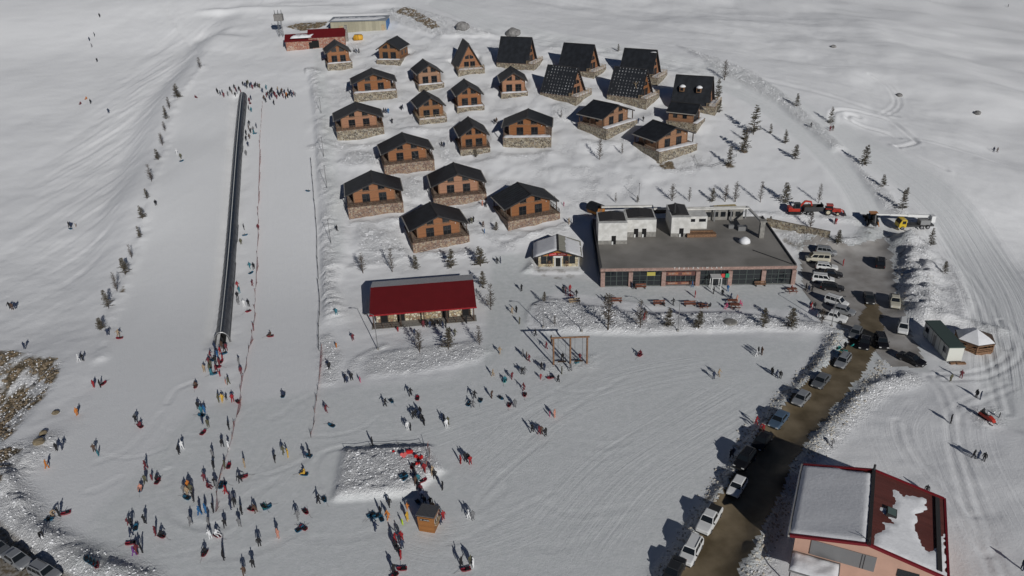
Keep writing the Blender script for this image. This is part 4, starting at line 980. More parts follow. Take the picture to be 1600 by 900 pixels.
b = MB(); b.box((-2.3, -HY + .66, 3.7), (7.0, .14, 2.2)); o = b.build('panel_shutter', M['metal_grey'], hs_)
for x in (-.3, .0): b = MB(); b.box((x, -HY + .58, 3.7), (.07, .06, 2.1)); b.build('shutter_rail', M['frame'], o)
b = MB(); b.box((4.6, -HY + .68, 3.5), (2.2, .1, 1.1)); b.build('window', M['glass'], hs_)
b = MB(); b.box((-5.0, -HY - 1.0, 2.3), (5.4, 3.4, .2)); o = b.build('canopy', M['metal_grey'], hs_)
snow_slab('canopy_snow', o, [(-7.6, -HY - 2.6), (-2.4, -HY - 2.6), (-2.4, -HY + .5), (-7.6, -HY + .5)], 2.4, .35)
for x in (-7.5, -2.5): b = MB(); b.box((x, -HY - 2.5, 1.1), (.14, .14, 2.3)); b.build('canopy_post', M['metal_dark'], o)

# ------------------------------------------------------------------ brick sheds, cream shed at the top
def shed(name, px, yaw, w_, d_, h0, h1, wall, roof, label, cat, lift=0.2, ridge_x=True):
    p = at(*px, lift); o = empty(name, p, rad(yaw), label, cat)
    b = MB(); b.prism([(0, -2), (d_, -2), (d_, h0), (d_ / 2, h1 - .2), (0, h0)], -w_ / 2, w_ / 2, 'x'); b.build('wall', wall, o)
    for s_, nm in ((0, 'roof_panel'), (1, 'roof_panel')):
        ya_, yb_ = (-.4, d_ / 2) if s_ == 0 else (d_ + .4, d_ / 2); sl = (h1 - h0) / (d_ / 2); z = h0 - .4 * sl
        b = MB(); b.prism([(ya_, z), (yb_, h1), (yb_, h1 + .12), (ya_, z + .12)], -w_ / 2 - .35, w_ / 2 + .35, 'x'); b.build(nm, roof, o)
    return o
sh = shed('brick_shed', (472, 77), 8, 10.5, 8, 2.9, 4.6, M['brick'], M['red_roof'], 'low red brick shed with red roof half under snow', 'shed')
snow_slab('roof_snow', sh, [(-3.5, -.5), (3.0, -.4), (5.4, 2.0), (5.2, 4.0), (-2.0, 4.2)], 3.9, .8)
b = MB(); b.box((3.2, -.03, 1.1), (1.2, .1, 2.2)); b.build('door', M['black'], sh)
sh = shed('brick_shed', (512, 74), 6, 12.5, 9, 3.6, 5.6, M['brick'], M['red_roof'], 'taller red brick shed with dark red roof beside the first cottage', 'shed')
b = MB(); b.box((-4.0, -.03, 1.3), (2.4, .1, 2.5)); b.build('door', M['black'], sh)
b = MB(); b.box((6.6, 4.4, 3.2), (.9, 1.6, 6.4)); b.build('chimney', M['grey_wall'], sh)
p = at(561, 49, .1); sh = empty('long_shed', p, rad(-2), 'long cream metal shed with blue end panel at the top of the village', 'shed')
b = MB(); b.prism([(0, -2), (7, -2), (7, 4.2), (0, 3.6)], -10.2, 10.2, 'x'); b.build('wall', mat_lines('cream sheet wall', (.40, .37, .27), (.28, .26, .19), 'X', .8, .6, .05), sh)
b = MB(); b.prism([(-.5, 3.6), (7.4, 4.2), (7.4, 4.4), (-.5, 3.8)], -10.6, 10.6, 'x'); b.build('roof_panel', mat('grey blue roof', (.22, .24, .27), .5), sh)
b = MB(); b.box((10.3, 3.5, 1.4), (.2, 6.8, 4.2)); b.build('end_panel', mat('bright blue sheet', (.02, .14, .38), .5), sh)
for x, w_ in ((-6.4, 1.4), (9.0, 1.2)): b = MB(); b.box((x, -.04, 1.0), (w_, .1, 2.2)); b.build('door', M['wood_pale'], sh)
snow_slab('roof_snow', sh, [(-10, .5), (6, .6), (9.8, 3), (9.6, 7), (-10, 7)], 3.95, .35)
p = at(560, 62, 0); b = MB(); b.sm = True
b.prism([(-1.6, 0), (1.6, 0), (1.7, 1.2), (1.2, 1.7), (-1.2, 1.75), (-1.65, 1.2)], -1.1, 1.1); o = tag(b.build('yellow_tarp_stack', mat('yellow tarpaulin', (.62, .33, .03), .6, var=.2), None, p, .1), 'small yellow tarpaulin covered stack beside the brick sheds', 'stack')
b = MB(); b.box((0, 0, .9), (.08, 2.3, 1.75)); b.build('strap', M['wood_dark'], o)
# transformer mast
p = at(440, 57, 0); mt = empty('transformer_mast', p, 0, 'steel mast carrying a grey transformer box above the brick sheds', 'mast')
b = MB()
for x, y in ((-.7, -.7), (.7, -.7), (.7, .7), (-.7, .7)): b.bar((x, y, -.5), (x * .7, y * .7, 7.2), .13)
for k in range(6): z = k * 1.2 + .3; b.bar((-.68, -.7, z), (.66, -.7, z + 1.1), .07); b.bar((.68, .7, z), (-.66, .7, z + 1.1), .07)
b.build('lattice_tower', M['metal_grey'], mt)
b = MB(); b.box((0, 0, 6.6), (3.0, 2.2, 2.3)); b.build('transformer', mat('grey transformer', (.2, .19, .18), .6, var=.2), mt)
for x in (-1.2, 0, 1.2): b = MB(); b.tube([(x, 0, 7.8), (x, 0, 9.2)], [.12, .07], 6); b.build('insulator', M['metal_dark'], mt)
# wooden dog-house sized cabin uphill of the restaurant
p = at(931, 335, 0); tc_ = empty('barrel_cabin', p, rad(38), 'tiny wooden cabin with curved black roof uphill of the restaurant corner', 'cabin')
b = MB(); pr = [(1.35 * math.cos(t), 1.35 + 1.35 * math.sin(t)) for t in np.linspace(-.9, math.pi + .9, 15)]; b.prism(pr, -1.7, 1.7); b.build('wall', M['orange_board'], tc_)
b = MB(); pr = [(1.52 * math.cos(t), 1.42 + 1.5 * math.sin(t)) for t in np.linspace(.0, math.pi, 13)]; b.prism(pr + [(-1.38, 1.42)] + [(1.38 * math.cos(t), 1.42 + 1.36 * math.sin(t)) for t in np.linspace(math.pi, 0, 13)], -1.9, 1.9); b.build('curved_roof', M['roof'], tc_)
b = MB(); b.box((0, -1.72, 1.1), (.8, .08, 1.7)); b.build('door', M['wood_mid'], tc_)
# planks and slabs behind the restaurant
p = at(1027, 331); b = MB()
for k in range(9): b.box((R.uniform(-.4, .4), (k % 5) * .42 - .9, .1 + .16 * (k // 5)), (7.5, .34, .14), rz=R.uniform(-.03, .03))
tag(b.build('plank_stack', M['wood_dark'], None, p, rad(-2)), 'long stack of dark planks on the snow behind the restaurant', 'planks', None)
p = at(1135, 328); b = MB(); b.box((0, 0, .5), (4.4, 1.2, 1.3)); b.box((-2.6, .3, .6), (.9, .9, .9)); tag(b.build('sand_bale', mat('pale yellow bale', (.5, .4, .2), .8, var=.2, bump=.5), None, p, .05), 'pale yellow wrapped bale lying behind the restaurant', 'bale')

# ------------------------------------------------------------------ container cabin and gazebo
p = at(1469, 563); ct = empty('container_cabin', p, rad(0), 'white container cabin with dark green roof beside the hexagonal gazebo', 'container')
a0, a1 = at(1478, 566), at(1441, 524)
yaw = math.atan2(a1.x - a0.x, a1.y - a0.y); ct.rotation_euler = (0, 0, -yaw); ct.location = (a0 + a1) / 2 + Matrix.Rotation(-yaw, 3, 'Z') @ Vector((1.25, 0, .35)); L_ = max(6.5, (a1 - a0).length) / 2
b = MB(); b.box((0, 0, 1.2), (2.5, 2 * L_, 2.6)); b.build('wall', mat('white container panel', (.62, .62, .56), .5), ct)
b = MB(); b.box((0, 0, 2.6), (2.7, 2 * L_ + .2, .2)); b.build('roof', mat('dark green roof sheet', (.045, .07, .062), .5), ct)
b = MB()
for k in range(7): b.box((-1.27, -L_ + .4 + k * (2 * L_ - .8) / 6, 1.2), (.05, .08, 2.5))
b.build('panel_rib', M['gutter'], ct)
for y in (-L_ + 1.2, L_ - 1.3):
    b = MB(); b.box((-1.27, y, 1.5), (.08, 1.3, 1.2)); o = b.build('window', M['frame_white'], ct); b = MB(); b.box((-1.31, y, 1.5), (.06, 1.1, 1.0)); b.build('pane', M['glass'], o)
b = MB(); b.box((-1.28, .4, 1.0), (.08, .9, 2.0)); b.build('door', M['gutter'], ct)
b = MB(); b.box((.9, -L_ - .6, -.15), (1.5, .6, .25)); b.box((-.3, -L_ - .5, -.2), (1.2, .5, .2), rz=.2); b.build('doorstep_planks', M['wood_mid'], ct)
for y in (-L_ + .5, L_ - .5): b = MB(); b.box((0, y, -.35), (2.3, .4, .6)); b.build('footing', M['grey_wall'], ct)
p = at(1527, 548); gz = empty('gazebo', p + Vector((0, 1.5, .2)), rad(10), 'low hexagonal wooden gazebo with snow on its pyramid roof', 'gazebo')
hexa = [(3.1 * math.cos(rad(60 * k)), 3.1 * math.sin(rad(60 * k))) for k in range(6)]
for k in range(6):
    a, e = Vector((*hexa[k], 0)), Vector((*hexa[(k + 1) % 6], 0)); c = (a + e) / 2
    b = MB(); b.add([a * 1.08 + Vector((0, 0, 1.75)), e * 1.08 + Vector((0, 0, 1.75)), (0, 0, 3.1), a * 1.08 + Vector((0, 0, 1.6)), e * 1.08 + Vector((0, 0, 1.6)), (0, 0, 2.95)], [(0, 1, 2), (5, 4, 3), (0, 3, 4, 1), (1, 4, 5, 2), (2, 5, 3, 0)]); o = b.build('roof_panel', M['wood_dark'], gz)
    if k not in (0, 5):
        b = MB(); b.sm = True; b.add([a * 1.05 + Vector((0, 0, 1.8)), e * 1.05 + Vector((0, 0, 1.8)), (0, 0, 3.3), a * .7 + Vector((0, 0, 2.45)), e * .7 + Vector((0, 0, 2.45)), c * .85 + Vector((0, 0, 2.2))], [(0, 1, 5), (0, 5, 3), (1, 4, 5), (3, 5, 4), (3, 4, 2)]); b.build('roof_snow', M['snow_obj'], o)
    b = MB(); b.box((a.x, a.y, .8), (.18, .18, 1.8)); b.build('post', M['wood_mid'], gz)
    b = MB()
    for z in (.15, .5, .85, 1.45): b.bar(a + Vector((0, 0, z)), e + Vector((0, 0, z)), .1, .2)
    b.build('rail_boards', M['wood_mid'], gz)
b = MB(); b.prism(hexa, -.8, .06, 'z'); b.build('floor_deck', M['wood_mid'], gz)

# ------------------------------------------------------------------ ticket kiosk
p = at(667, 832); kk = empty('ticket_kiosk', p, rad(-14), 'orange wooden ticket kiosk with grey roof and dark sign on the plaza', 'kiosk')
m_k = mat_lines('orange kiosk boards', (.40, .185, .075), (.24, .10, .04), 'Z', 4.5, .6)
b = MB(); b.box((0, 1.1, 1.2), (2.1, 2.1, 2.6), taper=1.08); b.build('wall', m_k, kk)
b = MB(); b.prism([(-.15, 2.75), (2.35, 2.5), (2.35, 2.6), (-.15, 2.9)], -1.25, 1.25, 'x'); b.build('roof', mat('grey felt roof', (.09, .09, .095), .7, var=.2, scale=5), kk)
b = MB(); b.box((-.15, -.03, 2.15), (1.25, .06, .34)); o = b.build('sign_board', M['frame'], kk)
scribble(o, (.12, 2.15), .75, .17, -.08, 3, 0, 5)
b = MB(); b.lathe([(.11, -.01), (.11, .02)], 10, (0, 0, 0)); c = b.build('sign_emblem', M['gutter'], o, (-.58, -.07, 2.15)); c.rotation_euler = (rad(90), 0, 0)
for y, z in ((.5, 1.75), (1.1, 1.75), (1.7, 1.75)): b = MB(); b.box((1.1, y, z), (.08, .45, .7)); w_ = b.build('window', M['frame_white'], kk); b = MB(); b.box((1.14, y, z), (.05, .34, .58)); b.build('pane', M['glass'], w_)
b = MB(); b.box((1.25, 1.1, 1.3), (.35, 1.9, .07)); b.build('counter', M['wood_pale'], kk)
# ------------------------------------------------------------------ covered carpet lift
m_tun = mat('smoky tunnel cover', (.018, .026, .04), .28, spec=.35); m_rib = mat('pale tunnel ridge', (.62, .62, .60), .5)
CL = [(348, 537), (356, 450), (364, 350), (371, 250), (377, 180), (380, 150)]
CP = smooth_line(W2(CL), 8); seg = []
lens = np.concatenate([[0], np.cumsum(np.hypot(*np.diff(CP, axis=0).T))]); tot = lens[-1]
npt = int(tot / 3.0); S_ = np.linspace(0, tot, npt + 1)
CX, CY = np.interp(S_, lens, CP[:, 0]), np.interp(S_, lens, CP[:, 1]); CZ = Hf(CX, CY)
k = np.ones(7) / 7; CZ = np.convolve(np.pad(CZ, 3, 'edge'), k, 'valid') + .12
lift = empty('carpet_lift', (CX[0], CY[0], CZ[0]), 0, 'long covered conveyor lift tunnel running up between the sledge runs', 'ski lift')
def cpt(i): return Vector((CX[i] - CX[0], CY[i] - CY[0], CZ[i] - CZ[0]))
for i in range(npt):                                               # each 3 m cover section is its own piece
    p, q = cpt(i), cpt(i + 1); d = (q - p).normalized(); sd_ = d.cross(Vector((0, 0, 1))).normalized(); up = sd_.cross(d)
    q = q - d * .07
    rg = []
    for c in (p, q):
        rg.append([c + sd_ * (1.25 * math.cos(t)) + up * (2.1 * math.sin(t) ** .8 if math.sin(t) > 0 else 0) for t in np.linspace(0, math.pi, 11)])
    b = MB(); b.sm = True; V = rg[0] + rg[1]; b.add(V, [(j, j + 1, j + 12, j + 11) for j in range(10)]); o = b.build('cover_section', m_tun, lift)
    b = MB(); b.tube([c + up * .012 for c in rg[0]], .035, 5); b.build('hoop', M['metal_dark'], o)
    b = MB(); b.bar(p + up * 2.13, q + up * 2.13, .15, .06); b.build('ridge_strip', m_rib, o)
b = MB()
for i in range(npt):
    p, q = cpt(i), cpt(i + 1); b.bar(p, q, 1.1, .3)
b.build('conveyor_belt', M['rubber'], lift)
for s_ in (-1, 1):
    b = MB()
    for i in range(npt):
        p, q = cpt(i), cpt(i + 1); d = (q - p).normalized(); sd_ = d.cross(Vector((0, 0, 1))).normalized(); b.bar(p + sd_ * 1.28 * s_, q + sd_ * 1.28 * s_, .14, .5)
    b.build('side_kerb', M['metal_grey'], lift)
b = MB(); p = cpt(0); d = (cpt(1) - p).normalized(); sd_ = d.cross(Vector((0, 0, 1))).normalized()
b.tube([p + sd_ * 1.5 * math.cos(t) + Vector((0, 0, 2.35 * math.sin(t))) - d * .05 for t in np.linspace(0, math.pi, 11)], .12, 6); b.build('entrance_hoop', M['metal_grey'], lift)

# ------------------------------------------------------------------ nets, ropes and poles
def mat_net(name, col, dens):
    m = mat(name, col, .7); n = m.node_tree; L = n.links.new; b = n.nodes['Principled BSDF']; out = n.nodes['Material Output']
    tc = N(m, 'ShaderNodeTexCoord'); s_ = N(m, 'ShaderNodeSeparateXYZ'); L(tc.outputs['UV'], s_.inputs[0])
    def fr(sock):
        a = N(m, 'ShaderNodeMath'); a.operation = 'FRACT'; L(sock, a.inputs[0]); c = N(m, 'ShaderNodeMath'); c.operation = 'LESS_THAN'; c.inputs[1].default_value = dens; L(a.outputs[0], c.inputs[0]); return c.outputs[0]
    mx = N(m, 'ShaderNodeMath'); mx.operation = 'MAXIMUM'; L(fr(s_.outputs[0]), mx.inputs[0]); L(fr(s_.outputs[1]), mx.inputs[1])
    tr = N(m, 'ShaderNodeBsdfTransparent'); ms = N(m, 'ShaderNodeMixShader'); L(mx.outputs[0], ms.inputs[0]); L(tr.outputs[0], ms.inputs[1]); L(b.outputs[0], ms.inputs[2]); L(ms.outputs[0], out.inputs['Surface'])
    return m
m_net = mat_net('red safety netting', (.42, .10, .09), .24)
def net_fence(pix, label, lean=.5, h=1.15, step=3.2, n=6, m=None):
    P = smooth_line(np.array([tuple(at(*p))[:2] for p in pix]), n); L = np.concatenate([[0], np.cumsum(np.hypot(*np.diff(P, axis=0).T))])
    k = max(2, int(L[-1] / step)); S_ = np.linspace(0, L[-1], k + 1); X, Y = np.interp(S_, L, P[:, 0]), np.interp(S_, L, P[:, 1])
    o0 = ground(X[0], Y[0]); f = empty('safety_net_fence', o0, 0, label, 'net fence')
    tops, feet = [], []
    for i in range(k + 1):
        g = ground(X[i], Y[i], .1) - o0; ln = lean * R.uniform(-.3, 1.2); t = g + Vector((ln, R.uniform(-.1, .3), h * R.uniform(.55, 1.05)))
        feet.append(g); tops.append(t)
        b = MB(); b.tube([g, g + (t - g) * 1.18], .035, 5); b.build('post', M['wood_dark'] if i % 3 else M['brick'], f)
    for i in range(k):
        b = MB(); nn = 5; V = []; F = []
        for j in range(nn + 1):
            u = j / nn; sag = -.32 * 4 * u * (1 - u) * R.uniform(.6, 1.2)
            lo = feet[i].lerp(feet[i + 1], u) + Vector((0, 0, .18)); hi = tops[i].lerp(tops[i + 1], u) + Vector((0, 0, sag)); V += [lo, lo.lerp(hi, .5) + Vector((.06 * math.sin(u * 9), 0, 0)), hi]
        for j in range(nn):
            for q in range(2): F.append((j * 3 + q, j * 3 + 3 + q, j * 3 + 4 + q, j * 3 + 1 + q))
        b.sm = True; b.add(V, F); me = b.mesh('net_panel', m or m_net)
        uv = me.uv_layers.new(name='UVMap'); seglen = S_[1] - S_[0]
        for lp in me.loops: vi = lp.vertex_index; uv.data[lp.index].uv = ((vi // 3) / nn * seglen * 7, (vi % 3) / 2 * h * 7)
        link_mesh('net_panel', me, f)
net_fence([(410, 162), (408, 190), (406, 225), (404, 290), (403, 360), (400, 430), (397, 500), (390, 540), (380, 590), (371, 640), (362, 690), (350, 720), (342, 745), (336, 800)], 'long sagging red safety net between the carpet lift queue lane and the narrow sledge run')
net_fence([(501, 545), (499, 575), (497, 605), (493, 640), (486, 684)], 'short red safety net along the lower edge of the narrow sledge run')
net_fence([(667, 699), (672, 710), (668, 724), (663, 738)], 'torn red safety net hanging at the kiosk end of the snow heap', .2, 1.1, 1.2)
m_sign = mat('bright red sign paint', (.45, .012, .012), .5, var=.2, scale=3)
def heart(px, sc, rz, label):
    b = MB(); P = []
    for k in range(24): t = 2 * math.pi * k / 24; P.append((.0625 * sc * 16 * math.sin(t) ** 3, .0625 * sc * (13 * math.cos(t) - 5 * math.cos(2 * t) - 2 * math.cos(3 * t) - math.cos(4 * t))))
    b.prism(P, -.12, .12); o = b.build('heart_sign', m_sign, None, at(*px) + Vector((0, 0, sc * .75)), rz); o.rotation_euler[0] = -.5; tag(o, label, 'sign')
heart((631, 714), .5, .2, 'big red heart shaped sign lying on the snow heap')
for px, d_, rz, lab in (((640, 708), (1.7, .5, 1.0), .05, 'red rectangular sign block on the snow heap beside the red heart'), ((650, 715), (.9, .4, .9), .5, 'first small red sign piece between the heart and the torn net'), ((654, 718), (.7, .4, 1.0), -.2, 'second small red sign piece between the heart and the torn net'), ((659, 716), (.6, .4, .9), .9, 'third small red sign piece close against the torn net'), ((653, 725), (1.3, .5, .6), .3, 'low red sign piece fallen in front of the small red ones'), ((615, 706), (.6, .3, .5), .3, 'faded red scrap at the back of the snow heap')):
    d_ = tuple(.62 * k for k in d_); b = MB(); b.box((0, 0, d_[2] / 2 - .1), d_, ry=.15, taper=.85); b.box((d_[0] * .25, -.03, d_[2] * .6), (d_[0] * .4, d_[1] * .8, d_[2] * .7), ry=-.5); tag(b.build('sign_piece', m_sign, None, at(*px), rz), lab, 'sign piece', 'red sign pieces on the snow heap')
def rope_fence(pix, label, h=.9):
    P = smooth_line(np.array([tuple(at(*p))[:2] for p in pix]), 6); L = np.concatenate([[0], np.cumsum(np.hypot(*np.diff(P, axis=0).T))])
    k = int(L[-1] / 4.0); S_ = np.linspace(0, L[-1], k + 1); X, Y = np.interp(S_, L, P[:, 0]), np.interp(S_, L, P[:, 1]); o0 = ground(X[0], Y[0]); f = empty('rope_fence', o0, 0, label, 'fence'); top = []
    for i in range(k + 1):
        g = ground(X[i], Y[i], .1) - o0; t = g + Vector((R.uniform(-.1, .1), 0, h)); top.append(t); b = MB(); b.tube([g, t], .04, 5); b.build('post', M['metal_dark'], f)
    b = MB()
    for z in (0, .4):
        pts = []
        for i in range(k):
            for u in (0, .25, .5, .75): pts.append(top[i].lerp(top[i + 1], u) - Vector((0, 0, z + .5 * u * (1 - u))))
        b.tube(pts + [top[-1] - Vector((0, 0, z))], .03, 4)
    b.build('rope', M['metal_dark'], f)
rope_fence([(541, 706), (560, 700), (600, 697), (640, 696), (662, 697)], 'sagging dark rope on posts along the back of the snow heap', .7)
rope_fence([(497, 440), (500, 480), (498, 520), (499, 548)], 'dark rope fence on posts along the upper edge of the narrow sledge run')
rope_fence([(486, 250), (490, 300), (494, 345), (496, 400), (498, 436)], 'thin dark rope fence at the foot of the wind carved bank')
rope_fence([(1150, 245), (1125, 258), (1095, 262), (1084, 246)], 'curved low cable fence round the sideways cottage above the earth patch')

def lamp_post(px, h, label, arm=1):
    p = at(*px); o = empty('street_lamp', p, 0, label, 'street lamp', 'lamp posts of the resort')
    b = MB(); b.tube([(0, 0, -.3), (0, 0, h * .5), (0, 0, h)], [.09, .075, .055], 7); b.build('pole', M['metal_grey'], o)
    b = MB(); b.tube([(0, 0, h - .05), (arm * .5, 0, h + .2), (arm * 1.2, 0, h + .25)], .045, 5); b.build('arm', M['metal_grey'], o)
    b = MB(); b.box((arm * 1.4, 0, h + .24), (.6, .24, .12), taper=.8); b.build('lamp_head', M['metal_dark'], o)
    b = MB(); b.box((0, 0, .05), (.35, .35, .5)); b.build('footing', M['grey_wall'], o)
lamp_post((849, 511), 4.6, 'lamp post standing in the planted bed by its round kerbed corner', -1); lamp_post((1059, 517), 6.2, 'tall lamp post in the planted bed between two firs facing the restaurant', -1)
lamp_post((590.6, 546), 7.2, 'lamp post before the stone corner of the red roofed pavilion', -1); lamp_post((1299, 510), 6.0, 'lamp post between the white pickup and the planted bed', 1)
lamp_post((909, 518), 5.2, 'lamp post between the swing frame and the cafe end benches', -1)
for i, (px, h, lab) in enumerate([((502, 177), 4.6, 'slim pole by the village path, highest on the wind carved bank'), ((506, 245), 5.2, 'slim pole by the village path below the terrace with chairs'), ((511, 294), 5.8, 'slim pole by the village path beside the lowest path cottage'),
                                  ((517, 380), 5.6, 'slim pole at the lower end of the village path'), ((998, 312), 4.2, 'slim pole among the saplings behind the restaurant'), ((1147, 316), 4.2, 'slim pole beside a tall sapling behind the restaurant')]):
    p = at(*px); o = empty('utility_pole', p, 0, lab, 'pole', 'slim poles of the village'); b = MB(); b.tube([(0, 0, -.3), (.05, .1, h)], [.06, .04], 6); b.build('shaft', M['metal_dark'], o); b = MB(); b.box((.05, .1, h), (.3, .12, .1)); b.build('lamp_head', M['metal_dark'], o)

# ------------------------------------------------------------------ giant swing frame
p0, p2 = at(865, 570), at(917, 568); sw = empty('swing_frame', (p0 + p2) / 2, math.atan2(p2.y - p0.y, p2.x - p0.x), 'giant wooden swing frame with three posts on the plaza', 'swing'); hw2 = (p2 - p0).length / 2; hh = 5.3
for x in (-hw2, 0, hw2): b = MB(); b.tube([(x, 0, -.3), (x, 0, hh)], .17, 8); b.build('post', M['wood_mid'], sw)
b = MB(); b.tube([(-hw2 - .4, 0, hh + .12), (hw2 + .4, 0, hh + .12)], .16, 8); b.build('crossbeam', M['wood_mid'], sw)
for xc in (-hw2 / 2, hw2 / 2):
    b = MB(); b.box((xc, 0, .62), (1.5, .45, .08)); s0 = b.build('swing_seat', M['wood_dark'], sw)
    b = MB()
    for dx in (-.65, .65): b.tube([(xc + dx, 0, .6), (xc + dx, 0, hh)], .025, 4)
    b.build('chain', M['metal_dark'], s0)

# ------------------------------------------------------------------ benches and picnic tables before the restaurant
def bench(px, rz, label, m):
    o = empty('bench', at(*px), rz, label, 'bench', 'benches before the restaurant')
    for y in (-.2, .02, .24): b = MB(); b.box((0, y, .46), (2.3, .18, .06)); b.build('seat_slat', m, o)
    for z in (.68, .88): b = MB(); b.box((0, .40, z), (2.3, .05, .16)); b.build('back_slat', m, o)
    for x in (-.9, .9): b = MB(); b.box((x, 0, .21), (.1, .6, .42)); b.box((x, .37, .65), (.08, .05, .6)); b.build('leg', M['metal_dark'], o)
M['red_wood'] = mat('red brown bench wood', (.20, .075, .045), .6, var=.2, scale=5)
for px, rz, lab, mm in (((963, 473), 0, 'red brown bench in the forecourt beside a standing pair near the planted bed', 'red_wood'), ((898, 474), .15, 'weathered pale bench at the edge of the planted bed', 'wood_pale'), ((1001, 451), 0, 'red brown bench against the second restaurant window', 'red_wood'),
                        ((1188, 447), 0, 'brown bench against the last restaurant column', 'wood_mid'), ((1030, 477), 0, 'red brown bench with a person seated on its end', 'red_wood'), ((1078, 478), 0, 'red brown bench beside the long picnic group', 'red_wood')):
    bench(px, rz, lab, M[mm])
def picnic(px, label, m):
    o = empty('picnic_table', at(*px), R.uniform(-.1, .1), label, 'picnic table', 'picnic tables before the restaurant')
    for k in range(4): b = MB(); b.box((0, -.33 + .22 * k, .75), (1.9, .2, .05)); b.build('top_plank', m, o)
    for y in (-.75, .75): b = MB(); b.box((0, y, .45), (1.9, .26, .05)); b.build('seat_plank', m, o)
    for x in (-.7, .7):
        b = MB(); b.bar((x, -.75, 0), (x, -.25, .74), .07, .1); b.bar((x, .75, 0), (x, .25, .74), .07, .1); b.bar((x, -.85, .4), (x, .85, .4), .06, .09); b.build('trestle', m, o)
for px, lab in (((1098, 480), 'picnic table crowded by dark dressed sitters'), ((1148, 481), 'red brown picnic table with pink dressed children round it'), ((1237, 456), 'picnic table at the restaurant corner near the parked cars'), ((1144, 474), 'picnic table behind the one with pink dressed children')):
    picnic(px, lab, M['red_wood'])
p = at(1141, 503); b = MB(); b.sm = True; b.lathe([(1.25, -.3), (1.3, .05), (1.15, .14), (.6, .18), (.05, .18)], 16); tag(b.build('manhole_cover', M['grey_wall'], None, p), 'round grey concrete lid lying in the planted bed', 'manhole')

# ------------------------------------------------------------------ boulders
def boulder(px, r_, label, m, seed, sq=.7):
    p = at(*px); b = bmesh.new(); bmesh.ops.create_icosphere(b, subdivisions=3, radius=r_); q = random.Random(seed); ph = [q.uniform(0, 9) for _ in range(6)]
    for v in b.verts:
        c = v.co.normalized(); k = 1 + .28 * float(fbm(np.array(c.x * 1.4 + ph[0]), np.array(c.y * 1.4 + c.z * 1.7 + ph[1]), 3, seed % 20)); v.co = Vector((c.x * r_ * k * 1.15, c.y * r_ * k, c.z * r_ * k * sq))
    me = bpy.data.meshes.new('boulder'); b.to_mesh(me); b.free(); me.materials.append(m); me.polygons.foreach_set('use_smooth', [False] * len(me.polygons))
    tag(link_mesh('boulder', me, None, p + Vector((0, 0, r_ * sq * .45)), q.uniform(0, 3)), label, 'boulder')
m_rock = mat('grey rock', (.16, .155, .15), .9, col2=(.28, .27, .26), scale=1.2, bump=.6); m_tan = mat('tan rock', (.26, .21, .13), .9, col2=(.15, .12, .08), scale=1.2, bump=.6)
boulder((723, 46), 2.2, 'big grey boulder on the open snow above the village', m_rock, 3, .85); boulder((802, 55), 2.4, 'grey boulder behind the topmost A-frame', m_rock, 4)
boulder((61, 692), .75, 'tan boulder on the snow above the lower lane', m_tan, 5); boulder((68, 678), .55, 'smaller tan boulder just uphill of another tan boulder', m_tan, 6); boulder((87, 646), .5, 'tan boulder half sunk in snow beside the earth bank', m_tan, 7); boulder((52, 606), .55, 'snow flecked boulder at the foot of the earth bank', m_rock, 8)
boulder((1302, 74), .9, 'dark rock poking out of the high snow slope above the loop track', m_rock, 9); boulder((1405, 150), .9, 'dark rock on the slope beside the curved snowmobile track', m_rock, 10); boulder((1527, 178), 1.0, 'dark rock out on the snowfield beyond the loop track', m_rock, 12)
